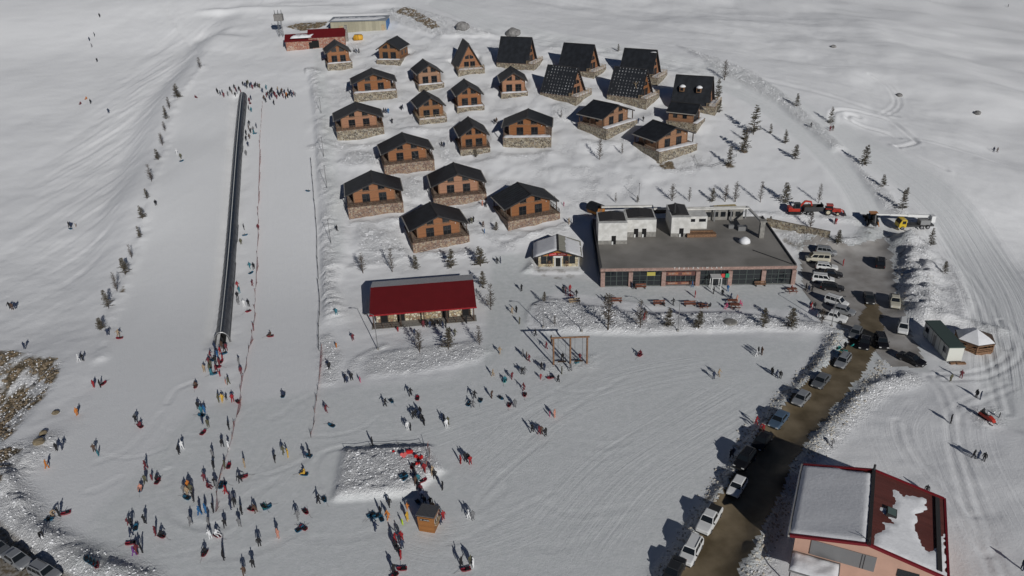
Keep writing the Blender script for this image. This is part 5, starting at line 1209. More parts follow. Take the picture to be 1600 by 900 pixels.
# ------------------------------------------------------------------ trees
m_bark = mat('grey brown bark', (.09, .07, .055), .9, var=.3, scale=8)
m_needle = mat('dark needles', (.075, .07, .048), .85, col2=(.125, .105, .075), scale=2.5); m_twig = mat('bare twigs', (.10, .08, .065), .9, col2=(.07, .06, .045), scale=3)
def tree_meshes(seed, kind):
    q = random.Random(seed); H = 4.0; t = MB(); t.sm = True
    lean = Vector((q.uniform(-.2, .2), q.uniform(-.2, .2), 0))
    def spine(z): return Vector((lean.x * (z / H) ** 2 + .05 * math.sin(z * 2 + seed), lean.y * (z / H) ** 2, z))
    t.tube([spine(z) - Vector((0, 0, .3 if z == 0 else 0)) for z in np.linspace(0, H, 7)], [.09, .08, .066, .052, .04, .026, .008], 6)
    c = MB(); z = .35 if kind == 'fir' else .55
    rmax = {'fir': 1.3, 'sapling': 1.0, 'bush': 1.25}[kind]
    while z < H * .98:
        fr = z / H; ln0 = rmax * ((1 - fr) ** .75 if kind != 'sapling' else (1 - fr) ** .5 * .95) + .08
        nb = {'fir': 6, 'sapling': 4, 'bush': 6}[kind]
        a0 = q.uniform(0, 6.3)
        for k in range(nb):
            if q.random() < .3: continue
            a = a0 + 2 * math.pi * k / nb + q.uniform(-.4, .4); ln = ln0 * q.uniform(.6, 1.2); p = spine(z)
            up_ = {'fir': .12, 'sapling': .55, 'bush': .25}[kind] + q.uniform(-.15, .2)
            d = Vector((math.cos(a), math.sin(a), up_)); e = p + d * ln; mid = p + d * ln * .5 + Vector((0, 0, -.06 * ln if kind == 'fir' else .0))
            c.cur = 1; c.tube([p, mid, e], [.03, .02, .007], 3, False)
            nt_ = int(ln / (.1 if kind == 'fir' else .11)) + 2
            for j in range(nt_):
                u = (j + q.random()) / nt_; b0 = p.lerp(e, max(.12, u)); sdv = d.cross(Vector((0, 0, 1))).normalized() * q.choice((-1, 1))
                tl = (.34 if kind == 'fir' else .3) * (1.15 - u * .6) * q.uniform(.6, 1.3)
                e2 = b0 + (sdv * q.uniform(.5, 1) + d * q.uniform(.4, .9) + Vector((0, 0, q.uniform(-.25, .45)))).normalized() * tl
                w_ = (.05 if kind != 'sapling' else .036) * q.uniform(.7, 1.3); nrm_ = Vector((q.uniform(-1, 1), q.uniform(-1, 1), q.uniform(-1, 1)))
                wv = (e2 - b0).cross(nrm_).normalized() * w_
                c.cur = 0
                c.add([b0 - wv * .3, b0.lerp(e2, .5) - wv, e2, b0.lerp(e2, .5) + wv, b0 + wv * .3], [(0, 1, 2, 3, 4)])
                if kind != 'sapling':
                    wv2 = (e2 - b0).cross(wv).normalized() * w_; c.add([b0, b0.lerp(e2, .55) - wv2, e2, b0.lerp(e2, .55) + wv2], [(0, 1, 2, 3)])
        z += {'fir': .25, 'sapling': .2, 'bush': .2}[kind] * q.uniform(.8, 1.2)
    mm = [m_needle, m_bark] if kind != 'sapling' else [m_twig, m_bark]
    def raw(b, name, mats):
        me = bpy.data.meshes.new(name); me.from_pydata(b.v, [], b.f)
        for x in mats: me.materials.append(x)
        me.polygons.foreach_set('material_index', b.m); me.polygons.foreach_set('use_smooth', b.smf); me.update(); return me
    return raw(t, 'trunk', [m_bark]), raw(c, 'crown', mm)
TREES = {'g': [tree_meshes(s_, 'fir') for s_ in (1, 2, 3, 4)], 'b': [tree_meshes(s_, 'sapling') for s_ in (11, 12, 13, 14)], 'u': [tree_meshes(s_, 'bush') for s_ in (21, 22)]}
TL = {  # place phrase: list of (x, y, pixel height, kind)
 'in the row along the edge of the wide sledge run': [(277.6, 153, 22, 'g'), (265, 170, 18, 'b'), (260, 186, 21, 'g'), (258, 205, 16, 'b'), (254, 227, 20, 'b'), (247, 250, 18, 'g'), (237, 284, 28, 'b'), (230, 311, 17, 'u'), (223, 342, 22, 'g'), (219, 372, 20, 'g'), (206, 404, 23, 'b'), (196, 429, 27, 'u'), (183, 455, 31, 'b'), (170, 482, 30, 'u'), (158, 516, 21, 'u'), (313, 107, 18, 'b')],
 'on the slope just above the red roofed pavilion': [(567, 427, 32, 'b'), (613, 425, 36, 'b'), (650, 420, 22, 'g'), (705, 419, 30, 'g'), (751, 416, 32, 'g'), (755, 450, 28, 'g'), (767, 484, 40, 'b'), (775, 361, 14, 'u')],
 'on the plaza side of the red roofed pavilion': [(656, 550, 36, 'b'), (701, 546, 32, 'u'), (749, 539, 30, 'b')],
 'among the cottages': [(937, 249, 32, 'b'), (972, 241, 18, 'b'), (744, 246, 14, 'g'), (877, 184, 12, 'b')],
 'beside the snow road above the A-frames': [(966, 81, 12, 'u'), (1132, 125, 31, 'b'), (1121, 157, 34, 'g'), (1124, 176, 20, 'g')],
 'between the A-frame with dormers and the village road': [(1177, 210, 45, 'g'), (1166, 221, 24, 'b'), (1162, 239, 36, 'g'), (1139, 260, 32, 'g'), (1204, 209, 16, 'g'), (1227, 225, 23, 'g'), (1242, 249, 24, 'g')],
 'between the village road and the long snow trail': [(1245, 166, 20, 'g'), (1297, 194, 27, 'g'), (1350, 258, 32, 'g'), (1380, 292, 20, 'g'), (1417, 304, 12, 'g'), (1410, 328, 32, 'g'), (1454, 384, 28, 'g'), (1476, 428, 20, 'u')],
 'in the row behind the restaurant': [(962, 317, 16, 'b'), (996, 317, 12, 'u'), (1050, 314, 27, 'b'), (1077, 315, 22, 'b'), (1113, 315, 22, 'g'), (1133, 315, 26, 'b'), (1149, 315, 32, 'b'), (1188, 316, 32, 'b'), (1227, 317, 32, 'g'), (1279, 317, 30, 'b'), (1266, 356, 26, 'b'), (1204, 350, 12, 'u'), (1308, 382, 24, 'u')],
 'in the planted bed facing the restaurant': [(850, 472, 16, 'u'), (867, 508, 16, 'b'), (950, 515, 54, 'b'), (1000, 512, 42, 'b'), (1044, 511, 30, 'g'), (1092, 512, 28, 'g'), (1193, 511, 32, 'g'), (1236, 511, 30, 'g'), (1284, 505, 24, 'b')],
}
KN = {'g': 'young dark fir', 'b': 'bare thin sapling', 'u': 'bushy round conifer'}
ti = 0
for place, lst in TL.items():
    hs2 = sorted(p[2] for p in lst)
    for (x, y, h, kd) in lst:
        p = at(x, y); d = np.linalg.norm(np.array(p) - CAMP); dep = math.asin((CH - p.z) / d)
        hm = h / (FPX / ((np.array(p) - CAMP) @ FW)) / math.cos(dep)
        tm, cm = TREES[kd][ti % len(TREES[kd])]; ti += 1
        size = 'tall ' if h == hs2[-1] else ('very small ' if h == hs2[0] else '')
        o = empty('fir_tree' if kd != 'b' else 'bare_sapling', p - Vector((0, 0, .05)), R.uniform(0, 6.3), (size + KN[kd] + ' ' + place), 'tree', 'trees ' + place)
        sc = hm / 4.0; wd = sc * R.uniform(.7, 1.15) * (1.25 if kd == 'u' else 1); o.scale = (wd, wd, sc)
        link_mesh('trunk', tm, o); link_mesh('crown', cm, o)
# ------------------------------------------------------------------ cars (front towards local -Y)
def paint(name, col, metal=.25, rough=.35): return mat(name, col, rough, metal, spec=.5)
PAINT = {'white': paint('white paint', (.68, .68, .67), 0), 'silver': paint('silver paint', (.40, .41, .42), .5), 'grey': paint('grey paint', (.20, .21, .22), .5), 'black': paint('black paint', (.012, .012, .014), .1, .25), 'cream': paint('cream paint', (.50, .47, .38), 0), 'blue': paint('steel blue paint', (.13, .20, .29), .5), 'dark': paint('dark grey paint', (.04, .042, .045), .3, .3)}
m_head = mat('headlight glass', (.6, .6, .58), .15); m_tail = mat('tail light', (.35, .02, .02), .3); m_rim = mat('alloy rim', (.3, .3, .31), .35, .7); m_blacktrim = mat('black trim', (.02, .02, .02), .6)
CT = {  # length, width, hood z, belt z, roof z, boot z, (screen base, roof start, roof end, rear base) as fractions from the front
 'hatch': (4.1, 1.76, .92, .98, 1.48, .98, (.27, .42, .84, .96)), 'sedan': (4.6, 1.8, .90, .96, 1.45, 1.0, (.27, .42, .70, .84)), 'suv': (4.6, 1.88, 1.05, 1.1, 1.75, 1.1, (.26, .37, .90, .97)),
 'estate': (4.5, 1.76, .90, .96, 1.48, .98, (.27, .42, .93, .98)), 'van': (5.0, 1.95, 1.15, 1.2, 2.0, 1.2, (.13, .26, .97, .99)), 'mpv': (4.4, 1.82, 1.05, 1.1, 1.85, 1.1, (.19, .35, .95, .985)), 'pickup': (5.3, 1.88, 1.08, 1.12, 1.8, 1.05, (.26, .36, .60, .64))}
def make_car(ty, col):
    L, Wd, hz, bz, rz_, tz, (a, b_, c, d) = CT[ty]; P = PAINT[col]; root = bpy.data.objects.new('parked_car' if ty != 'pickup' else 'pickup_truck', None); COL.objects.link(root)
    hw_ = Wd / 2; Y = lambda f: -L / 2 + L * f
    st = [(0, .80, .42, hz - .25), (.03, .92, .3, hz - .12), (.12, .99, .24, hz - .02), (a, 1, .22, bz), (.5, 1, .22, bz), (min(d, .93), 1, .22, max(tz, bz - .02) if ty != 'pickup' else tz), (.97, .94, .3, tz - .04), (1, .84, .42, tz - .18)]
    rings = []
    for f, k, z0, z1 in st:
        w_ = hw_ * k; y = Y(f); rings.append([(-w_ * .92, y, z0), (-w_, y, z0 + .15), (-w_, y, z1 - .22), (-w_ * .96, y, z1 - .05), (-w_ * .82, y, z1), (w_ * .82, y, z1), (w_ * .96, y, z1 - .05), (w_, y, z1 - .22), (w_, y, z0 + .15), (w_ * .92, y, z0)])
    m = MB(); m.loft(rings)
    B = [(hw_ * .93, Y(a)), (hw_ * .93, Y(d))]; T_ = [(hw_ * .76, Y(b_)), (hw_ * .76, Y(c))]; zc = bz - .06
    cab = [(-B[0][0], B[0][1], zc), (B[0][0], B[0][1], zc), (B[1][0], B[1][1], zc), (-B[1][0], B[1][1], zc)]; top = [(-T_[0][0], T_[0][1], rz_ - .03), (T_[0][0], T_[0][1], rz_ - .03), (T_[1][0], T_[1][1], rz_), (-T_[1][0], T_[1][1], rz_)]
    m.add(cab + top, [(0, 1, 5, 4), (1, 2, 6, 5), (2, 3, 7, 6), (3, 0, 4, 7)])
    ins = [(p[0] * .86, p[1] * .93 + .0, rz_ + .035) for p in top]
    m.add(top + ins, [(0, 1, 5, 4), (1, 2, 6, 5), (2, 3, 7, 6), (3, 0, 4, 7), (4, 5, 6, 7)])
    body = m.build('body', P, root)
    def pane(q, u0, u1, v0, v1, name='window'):
        q = [Vector(x) for x in q]; bil = lambda u, v: (q[0].lerp(q[1], u)).lerp(q[3].lerp(q[2], u), v)
        n = (q[1] - q[0]).cross(q[3] - q[0]).normalized(); cen = sum(q, Vector()) / 4
        if n.dot(cen - Vector((0, cen.y * .5, .9))) < 0: n = -n
        f = [bil(u0, v0), bil(u1, v0), bil(u1, v1), bil(u0, v1)]
        g = MB(); g.add([x + n * .018 for x in f] + [x - n * .02 for x in f], [(0, 1, 2, 3), (7, 6, 5, 4), (0, 4, 5, 1), (1, 5, 6, 2), (2, 6, 7, 3), (3, 7, 4, 0)]); g.build(name, M['glass'], root)
    pane([cab[0], cab[1], top[1], top[0]], .05, .95, .12, .95, 'windscreen'); pane([cab[3], cab[2], top[2], top[3]], .08, .92, .2, .92, 'rear_window')
    nwin = 2 if ty in ('pickup', 'hatch', 'sedan') else 3
    for s_ in (0, 1):
        q = [cab[1], cab[2], top[2], top[1]] if s_ == 0 else [cab[0], cab[3], top[3], top[0]]
        for k in range(nwin): pane(q, .05 + .9 * k / nwin + .015, .05 + .9 * (k + 1) / nwin - .015, .16, .9, 'side_window')
    wr = .34 if ty in ('suv', 'pickup', 'van') else .31
    for sx in (-1, 1):
        for f in (.19, .80):
            t_ = MB(); t_.lathe([(wr * .6, -.11), (wr * .95, -.1), (wr, -.06), (wr, .06), (wr * .95, .1), (wr * .6, .11)], 14, (0, 0, 0), 'x'); wl = t_.build('wheel', M['rubber'], root, (sx * (hw_ - .08), Y(f), wr))
            r_ = MB(); r_.lathe([(wr * .6, -.02), (wr * .58, .015), (wr * .2, .03)], 10, (0, 0, 0), 'x'); ro = r_.build('rim', m_rim, wl, (sx * .105, 0, 0)); ro.scale = (sx, 1, 1)
        g = MB(); g.box((sx * hw_ * .66, Y(.015), hz - .3), (hw_ * .38, .16, .15)); g.build('headlight', m_head, root)
        g = MB(); g.box((sx * hw_ * .78, Y(.985), tz - .32), (hw_ * .2, .12, .26)); g.build('tail_light', m_tail, root)
        g = MB(); g.box((sx * (hw_ + .08), Y(a + .05), bz + .06), (.18, .12, .14)); g.build('mirror', m_blacktrim, root)
    for f, nm in ((.0, 'front_bumper'), (1.0, 'rear_bumper')): g = MB(); g.box((0, Y(f) + (.03 if f == 0 else -.03), .42), (Wd * .8, .14, .2)); g.build(nm, m_blacktrim, root)
    if ty == 'pickup': g = MB(); g.box((0, (Y(d) + Y(.97)) / 2 + .05, tz - .01), (Wd * .78, Y(.95) - Y(d) - .1, .06)); g.build('load_bed', m_blacktrim, root)
    if ty in ('suv', 'mpv', 'estate'):
        for sx in (-1, 1): g = MB(); g.bar((sx * hw_ * .62, Y(b_ + .06), rz_ + .07), (sx * hw_ * .62, Y(c - .06), rz_ + .07), .05); g.build('roof_rail', m_blacktrim, root)
    return root
CARS = [  # centre, heading (rear -> front in the picture), type, colour, label
 ((1290, 398), (1, .12), 'mpv', 'silver', 'silver car with its door open, parked below the stone retaining wall'), ((1277, 409), (-1, -.06), 'van', 'cream', 'cream van parked beside the restaurant wall'),
 ((1291, 421), (1, .1), 'estate', 'white', 'white estate car between the cream van and a black car'), ((1298, 432), (1, .1), 'sedan', 'black', 'black car parked just below the white estate car'),
 ((1285, 441), (1, .12), 'mpv', 'white', 'white people carrier between two black cars'), ((1300, 453), (1, .12), 'estate', 'black', 'long black estate car parked above a lone white minivan'),
 ((1306, 477), (1, .32), 'mpv', 'white', 'white minivan parked alone at the end of the forecourt'), ((1300, 500), (1, .22), 'pickup', 'white', 'white pickup beside the lamp post at the planted bed'),
 ((1318, 490), (1, .25), 'hatch', 'silver', 'silver hatchback hidden behind the white pickup'), ((1375, 415), (.05, -1), 'suv', 'black', 'black off-roader parked alone against the shaded snow bank'),
 ((1357, 470), (.25, 1), 'sedan', 'dark', 'dark grey car standing in the car park beside the cream pickup'), ((1397, 476), (.1, 1), 'pickup', 'cream', 'cream pickup parked against the snow bank'),
 ((1410, 517), (-.12, 1), 'mpv', 'white', 'white van like car parked beside the container cabin'), ((1336, 525), (-.55, 1), 'hatch', 'grey', 'grey hatchback beside the person with teal sledges'),
 ((1350, 540), (-.2, 1), 'sedan', 'black', 'black car in the road beside a second black car'), ((1376, 539), (.4, 1), 'suv', 'black', 'black off-roader nearest the container side of the road'),
 ((1423, 566), (1, .42), 'sedan', 'black', 'black saloon parked below the container cabin'), ((1316, 569), (-.75, 1), 'estate', 'silver', 'silver estate car parked below the teal sledges'),
 ((1282, 600), (-.9, 1), 'sedan', 'grey', 'grey saloon parked along the verge between two silver cars'), ((1251, 628), (-.9, 1), 'hatch', 'silver', 'silver hatchback parked on the verge above the blue car'),
 ((1216, 661), (-.85, 1), 'sedan', 'blue', 'steel blue saloon parked on the verge beside two people in red'), ((1190, 694), (-.8, 1), 'sedan', 'black', 'black saloon at the tip of the house shadow'),
 ((1163, 724), (-.8, 1), 'suv', 'black', 'black off-roader wholly inside the house shadow'), ((1151, 766), (-.62, 1), 'hatch', 'white', 'white hatchback in the house shadow'),
 ((1108, 817), (-.58, 1), 'pickup', 'white', 'white pickup truck parked on the verge in the sun'), ((1079, 867), (-.52, 1), 'suv', 'white', 'white off-roader parked below the white pickup truck'),
 ((1052, 899), (-.52, 1), 'sedan', 'dark', 'dark car parked below the white off-roader'), ((29, 879), (.95, .62), 'sedan', 'silver', 'silver saloon parked on the lower lane behind the snow ridge'),
 ((-2, 862), (.95, .62), 'hatch', 'grey', 'grey car on the lower lane above the silver saloon'), ((72, 900), (1, .5), 'estate', 'silver', 'silver estate on the lower lane below the silver saloon')]
for (cx_, cy_), (hx, hy), ty, col, lab in CARS:
    p = at(cx_, cy_); e = at(cx_ + hx * 8, cy_ + hy * 8); d = e - p; o = make_car(ty, col)
    o.location = ground(p.x, p.y) + Vector((0, 0, .06)); o.rotation_euler = (0, 0, math.atan2(d.x, -d.y)); tag(o, lab, 'pickup' if ty == 'pickup' else ('van' if ty == 'van' else 'car'), 'cars parked along the road and car park')
    t_ = Vector((math.sin(o.rotation_euler[2]), -math.cos(o.rotation_euler[2]))) * 1.3
    zf, zr = float(Hf(p.x + t_.x, p.y + t_.y)), float(Hf(p.x - t_.x, p.y - t_.y)); o.rotation_euler[0] = -math.atan2(zf - zr, 2.6) * 1.0; o.location.z = (zf + zr) / 2 + .07

# ------------------------------------------------------------------ machines
m_red = paint('machine red', (.42, .035, .02), 0); m_or = paint('machine orange', (.45, .16, .02), 0); m_yel = paint('machine yellow', (.60, .42, .03), 0); m_wht = PAINT['white']
def wheel(parent, p, r_, w_, rim=None, axis='x'):
    t_ = MB(); t_.lathe([(r_ * .55, -w_ / 2), (r_ * .94, -w_ / 2), (r_, -w_ / 3), (r_, w_ / 3), (r_ * .94, w_ / 2), (r_ * .55, w_ / 2)], 16, (0, 0, 0), 'x'); o = t_.build('wheel', M['rubber'], parent, p)
    g = MB(); g.lathe([(r_ * .56, -w_ / 2 - .01), (r_ * .3, -w_ / 2 + .02), (r_ * .3, w_ / 2 - .02), (r_ * .56, w_ / 2 + .01)], 12, (0, 0, 0), 'x'); g.build('rim', rim or m_rim, o); return o
def heading(a, b_): p, q = at(*a), at(*b_); d = q - p; return math.atan2(d.x, -d.y)
# excavator (boom towards -Y)
p = at(1241, 333); ex_ = empty('excavator', p, heading((1236, 333), (1262, 334)), 'small red tracked excavator beside the dump trailer', 'excavator')
for s_ in (-1, 1):
    b = MB(); b.prism([(-1.5, .35), (-1.25, .05), (1.25, .05), (1.5, .35), (1.25, .68), (-1.25, .68)], s_ * .95 - .22, s_ * .95 + .22, 'x'); b.build('track', M['rubber'], ex_)
b = MB(); b.box((0, .25, 1.1), (1.9, 2.6, .75)); b.box((0, 1.2, 1.35), (1.9, .8, .7)); b.build('body', m_red, ex_)
b = MB(); b.box((-.45, -.35, 2.05), (1.0, 1.4, 1.5), taper=.92); o = b.build('cab', M['metal_dark'], ex_)
for s_ in (-1, 1): b = MB(); b.box((-.45 + s_ * .5, -.35, 2.15), (.04, 1.0, 1.0)); b.build('pane', M['glass'], o)
b = MB(); b.bar((.3, -.9, 1.3), (.3, -2.2, 3.0), .32, .4); b.bar((.3, -2.2, 3.0), (.3, -3.6, 2.8), .3, .38); b.build('boom', m_red, ex_)
b = MB(); b.bar((.3, -3.5, 2.9), (.3, -4.0, 1.3), .26, .32); b.build('stick', m_red, ex_)
b = MB(); b.prism([(-4.35, 1.3), (-3.7, 1.35), (-3.4, .75), (-3.8, .45), (-4.4, .7)], -.15, .75, 'x'); b.build('bucket', M['metal_dark'], ex_)
b = MB(); b.bar((0, -1.75, .25), (0, -1.85, .6), 2.1, .3); b.build('blade', M['metal_grey'], ex_)
# dump trailer
p = at(1268, 334); tr_ = empty('dump_trailer', p, heading((1262, 334), (1284, 335)), 'dark grey dump trailer hitched behind the red tractor', 'trailer')
b = MB(); b.box((0, 0, 1.15), (2.2, 4.4, .25)); b.box((1.05, 0, 1.65), (.1, 4.4, .8)); b.box((-1.05, 0, 1.65), (.1, 4.4, .8)); b.box((0, 2.15, 1.65), (2.0, .1, .8)); b.box((0, -2.15, 1.9), (2.0, .1, 1.3)); b.build('load_box', M['metal_dark'], tr_)
b = MB(); b.box((0, 1.0, 1.78), (1.98, 1.9, .55)); b.build('load', M['wood_dark'], tr_)
for s_ in (-1, 1):
    for y in (.3, 1.2): wheel(tr_, (s_ * .95, y, .45), .45, .32)
b = MB(); b.bar((0, -2.2, .8), (0, -3.3, .6), .15); b.box((0, .5, .85), (1.2, 3.5, .25)); b.build('chassis', M['metal_dark'], tr_)
# tractor
p = at(1299, 335); tt = empty('tractor', p, heading((1290, 334), (1312, 336)), 'red tractor with front loader behind the restaurant', 'tractor')
for s_ in (-1, 1): wheel(tt, (s_ * .8, .9, .8), .8, .45, mat('cream rim', (.5, .45, .33), .5)); wheel(tt, (s_ * .75, -1.25, .5), .5, .35, mat('cream rim', (.5, .45, .33), .5))
b = MB(); b.box((0, -1.0, 1.15), (.75, 1.9, .75), taper=.95); b.build('bonnet', m_red, tt); b = MB(); b.box((0, .3, .8), (.7, 2.6, .4)); b.build('chassis', M['metal_dark'], tt)
b = MB(); b.box((0, .65, 1.7), (1.35, 1.35, 1.3)); b.build('cab', M['glass'], tt); b = MB(); b.box((0, .65, 2.42), (1.5, 1.5, .16)); b.build('cab_roof', m_red, tt)
for s_ in (-1, 1):
    b = MB(); b.box((s_ * .8, .9, 1.66), (.5, 1.4, .1)); b.build('mudguard', m_red, tt); b = MB(); b.bar((s_ * .5, -.2, 1.5), (s_ * .5, -2.4, 1.1), .12, .18); b.bar((s_ * .5, -2.4, 1.1), (s_ * .5, -2.7, .5), .12, .18); b.build('loader_arm', m_red, tt)
b = MB(); b.prism([(-3.2, .15), (-2.7, .15), (-2.65, .9), (-2.8, .9), (-2.85, .35), (-3.2, .25)], -.95, .95, 'x'); b.build('bucket', M['metal_dark'], tt)
# wheel loader seen from behind
p = at(1361, 350); wl_ = empty('backhoe_loader', p, rad(172), 'orange roofed backhoe loader in the snow where the village road meets the car park', 'loader')
for s_ in (-1, 1): wheel(wl_, (s_ * .95, .7, .75), .75, .5); wheel(wl_, (s_ * .9, -1.5, .6), .6, .45)
b = MB(); b.box((0, -.6, 1.2), (1.3, 3.4, .9)); b.build('body', mat('grimy black paint', (.03, .027, .022), .7), wl_); b = MB(); b.box((0, .5, 2.2), (1.6, 1.7, 1.4)); b.build('cab', M['glass'], wl_); b = MB(); b.box((0, .5, 2.98), (1.75, 1.9, .16)); b.build('cab_roof', m_or, wl_)
b = MB(); b.bar((.2, 1.6, 1.0), (.2, 2.4, 3.2), .3, .35); b.bar((.2, 2.4, 3.2), (.2, 3.0, 1.4), .25, .3); b.build('digger_arm', M['metal_dark'], wl_); b = MB(); b.box((.2, 2.95, 1.1), (.7, .6, .6)); b.build('digger_bucket', M['metal_dark'], wl_)
for s_ in (-1, 1): b = MB(); b.bar((s_ * .9, 1.6, 1.2), (s_ * 1.25, 1.8, .05), .16); b.build('stabiliser', m_or if s_ < 0 else M['metal_dark'], wl_)
b = MB(); b.box((0, -2.9, .6), (2.3, .7, .9)); b.build('front_bucket', M['metal_dark'], wl_)
# crane truck (cab towards -Y)
p = at(1425, 356); cr_ = empty('crane_truck', p, heading((1440, 355), (1408, 356)), 'yellow cabbed crane truck with long pale boom above the snow bank', 'truck')
b = MB(); b.box((0, .8, .8), (1.9, 7.2, .35)); b.build('chassis', M['metal_dark'], cr_); b = MB(); b.prism([(-3.6, .6), (-2.0, .6), (-2.0, 2.4), (-3.1, 2.4), (-3.6, 1.5)], -1.15, 1.15, 'x'); o = b.build('cab', m_yel, cr_)
b = MB(); b.prism([(-3.56, 1.5), (-3.13, 2.25), (-3.18, 2.28), (-3.61, 1.53)], -1.0, 1.0, 'x'); b.build('windscreen', M['glass'], o)
for s_ in (-1, 1): b = MB(); b.box((s_ * 1.16, -2.6, 1.8), (.05, .8, .7)); b.build('side_window', M['glass'], o)
for y in (-2.8, 1.6, 3.0):
    for s_ in (-1, 1): wheel(cr_, (s_ * .95, y, .5), .5, .4)
b = MB(); b.box((0, 2.4, 1.5), (1.8, 2.2, 1.1)); b.build('turntable', M['metal_grey'], cr_); b = MB(); b.box((.3, 4.0, 2.3), (1.3, .9, 1.5)); b.build('counterweight', m_wht, cr_)
b = MB(); b.bar((-.3, 4.0, 2.6), (-.3, -1.5, 3.0), .5, .6); b.bar((-.3, -1.4, 3.0), (-.3, -5.5, 3.3), .38, .46); b.bar((-.3, -5.4, 3.3), (-.3, -8.6, 3.5), .26, .34); b.build('boom', m_wht, cr_)
# snowmobile
p = at(1540, 655); sm_ = empty('snowmobile', p, heading((1533, 650), (1547, 660)), 'red nosed snowmobile standing on a churned patch of snow', 'snowmobile')
b = MB(); b.prism([(-1.5, .35), (-1.2, .75), (-.5, .95), (.2, .7), (1.1, .75), (1.2, .4), (0, .3)], -.3, .3, 'x'); b.build('body', m_red, sm_); b = MB(); b.box((0, .55, .82), (.34, 1.1, .2)); b.build('seat', m_blacktrim, sm_); b = MB(); b.prism([(-.3, .02), (1.2, .02), (1.4, .2), (1.2, .36), (-.4, .36)], -.22, .22, 'x'); b.build('track', M['rubber'], sm_)
for s_ in (-1, 1): b = MB(); b.box((s_ * .45, -1.1, .05), (.14, 1.1, .06)); b.bar((s_ * .45, -1.1, .06), (s_ * .2, -1.0, .45), .06); b.build('ski', m_blacktrim, sm_)
b = MB(); b.bar((-.35, -.45, 1.1), (.35, -.45, 1.1), .05); b.bar((0, -.6, .85), (0, -.45, 1.1), .06); b.build('handlebar', m_blacktrim, sm_)
# person's teal sleds are built with the people
# ------------------------------------------------------------------ people: one continuous skinned body per pose
def body_mesh(name, J, edges, rad_):
    me = bpy.data.meshes.new(name); keys = list(J); ix = {k: i for i, k in enumerate(keys)}
    me.from_pydata([J[k] for k in keys], [(ix[a], ix[b]) for a, b in edges], [])
    o = bpy.data.objects.new(name, me); COL.objects.link(o); md = o.modifiers.new('skin', 'SKIN'); md.use_smooth_shade = True
    if not me.skin_vertices: me.skin_vertices.new()
    for k in keys:
        r_ = rad_[k]; sv = me.skin_vertices[0].data[ix[k]]; sv.radius = r_ if isinstance(r_, tuple) else (r_, r_); sv.use_root = (k == 'pelvis')
    sb = o.modifiers.new('sub', 'SUBSURF'); sb.levels = 1; sb.render_levels = 1
    dg = bpy.context.evaluated_depsgraph_get(); out = bpy.data.meshes.new_from_object(o.evaluated_get(dg)); bpy.data.objects.remove(o); out.name = name
    REG = {'pelvis': 0, 'waist': 0, 'chest': 0, 'neck': 0, 'sh': 0, 'el': 0, 'wr': 5, 'hand': 5, 'thumb': 5, 'fing': 5, 'hip': 1, 'knee': 1, 'ank': 2, 'toe': 2, 'head': 3, 'face': 3, 'crown': 4, 'pom': 4}
    pts = np.array([J[k] for k in keys]); reg = [REG[k.rstrip('LR0123456789')] for k in keys]
    mi = []
    for p in out.polygons:
        c = np.array(p.center); best, bm = 9e9, 0
        for a, b in edges:
            A, B = pts[ix[a]], pts[ix[b]]; d = B - A; t = np.clip(((c - A) @ d) / (d @ d), 0, 1); q = np.linalg.norm(c - A - t * d)
            if q < best: best = q; bm = reg[ix[a]] if t < .55 else reg[ix[b]]
        mi.append(bm)
    out.polygons.foreach_set('material_index', mi); out.polygons.foreach_set('use_smooth', [True] * len(mi))
    return out
def pose(name, **kw):
    g = lambda k, d: Vector(kw.get(k, d)); J = {}
    pel = g('pelvis', (0, 0, .93)); ch = g('chest', (0, 0, 1.32)); nk = ch + g('nk', (0, -.0, .17)); hd = nk + g('hd', (0, -.03, .14)); J['pelvis'] = pel; J['waist'] = pel.lerp(ch, .5); J['chest'] = ch; J['neck'] = nk; J['head'] = hd; J['crown'] = hd + g('cr', (0, 0, .11)); J['face'] = hd + g('fc', (0, -.09, -.02))
    J['pom'] = J['crown'] + Vector((0, .01, .05))
    E = [('pelvis', 'waist'), ('waist', 'chest'), ('chest', 'neck'), ('neck', 'head'), ('head', 'crown'), ('head', 'face'), ('crown', 'pom')]
    r_ = {'pelvis': (.165, .135), 'waist': (.165, .14), 'chest': (.185, .15), 'neck': .075, 'head': .105, 'crown': .085, 'face': .03, 'pom': .03}
    for s_, S in ((-1, 'L'), (1, 'R')):
        sh = ch + Vector((s_ * .21, 0, .09)); el = sh + g('el' + S, (s_ * .07, .04, -.28)); wr = el + g('wr' + S, (s_ * .02, -.07, -.25)); fwd = (wr - el).normalized(); hnd = wr + fwd * .09; fi = hnd + fwd * .07 + Vector((0, -.02, 0)); th = wr + fwd * .06 + Vector((-s_ * .05, -.04, 0))
        hp = pel + Vector((s_ * .1, 0, -.05)); kn = hp + g('kn' + S, (s_ * .02, -.03, -.4)); an = kn + g('an' + S, (s_ * .01, .03, -.4)); to = an + g('to' + S, (s_ * .03, -.17, -.04))
        for k, v, q in (('sh', sh, .088), ('el', el, .07), ('wr', wr, .048), ('hand', hnd, .05), ('fing', fi, .03), ('thumb', th, .02), ('hip', hp, .115), ('knee', kn, .08), ('ank', an, .07), ('toe', to, .05)): J[k + S] = v; r_[k + S] = q
        E += [('chest', 'sh' + S), ('sh' + S, 'el' + S), ('el' + S, 'wr' + S), ('wr' + S, 'hand' + S), ('hand' + S, 'fing' + S), ('wr' + S, 'thumb' + S), ('pelvis', 'hip' + S), ('hip' + S, 'knee' + S), ('knee' + S, 'ank' + S), ('ank' + S, 'toe' + S)]
    zmin = min(v.z for v in J.values()) - .04
    J = {k: tuple(v - Vector((0, 0, zmin))) for k, v in J.items()}
    return body_mesh(name, J, E, r_)
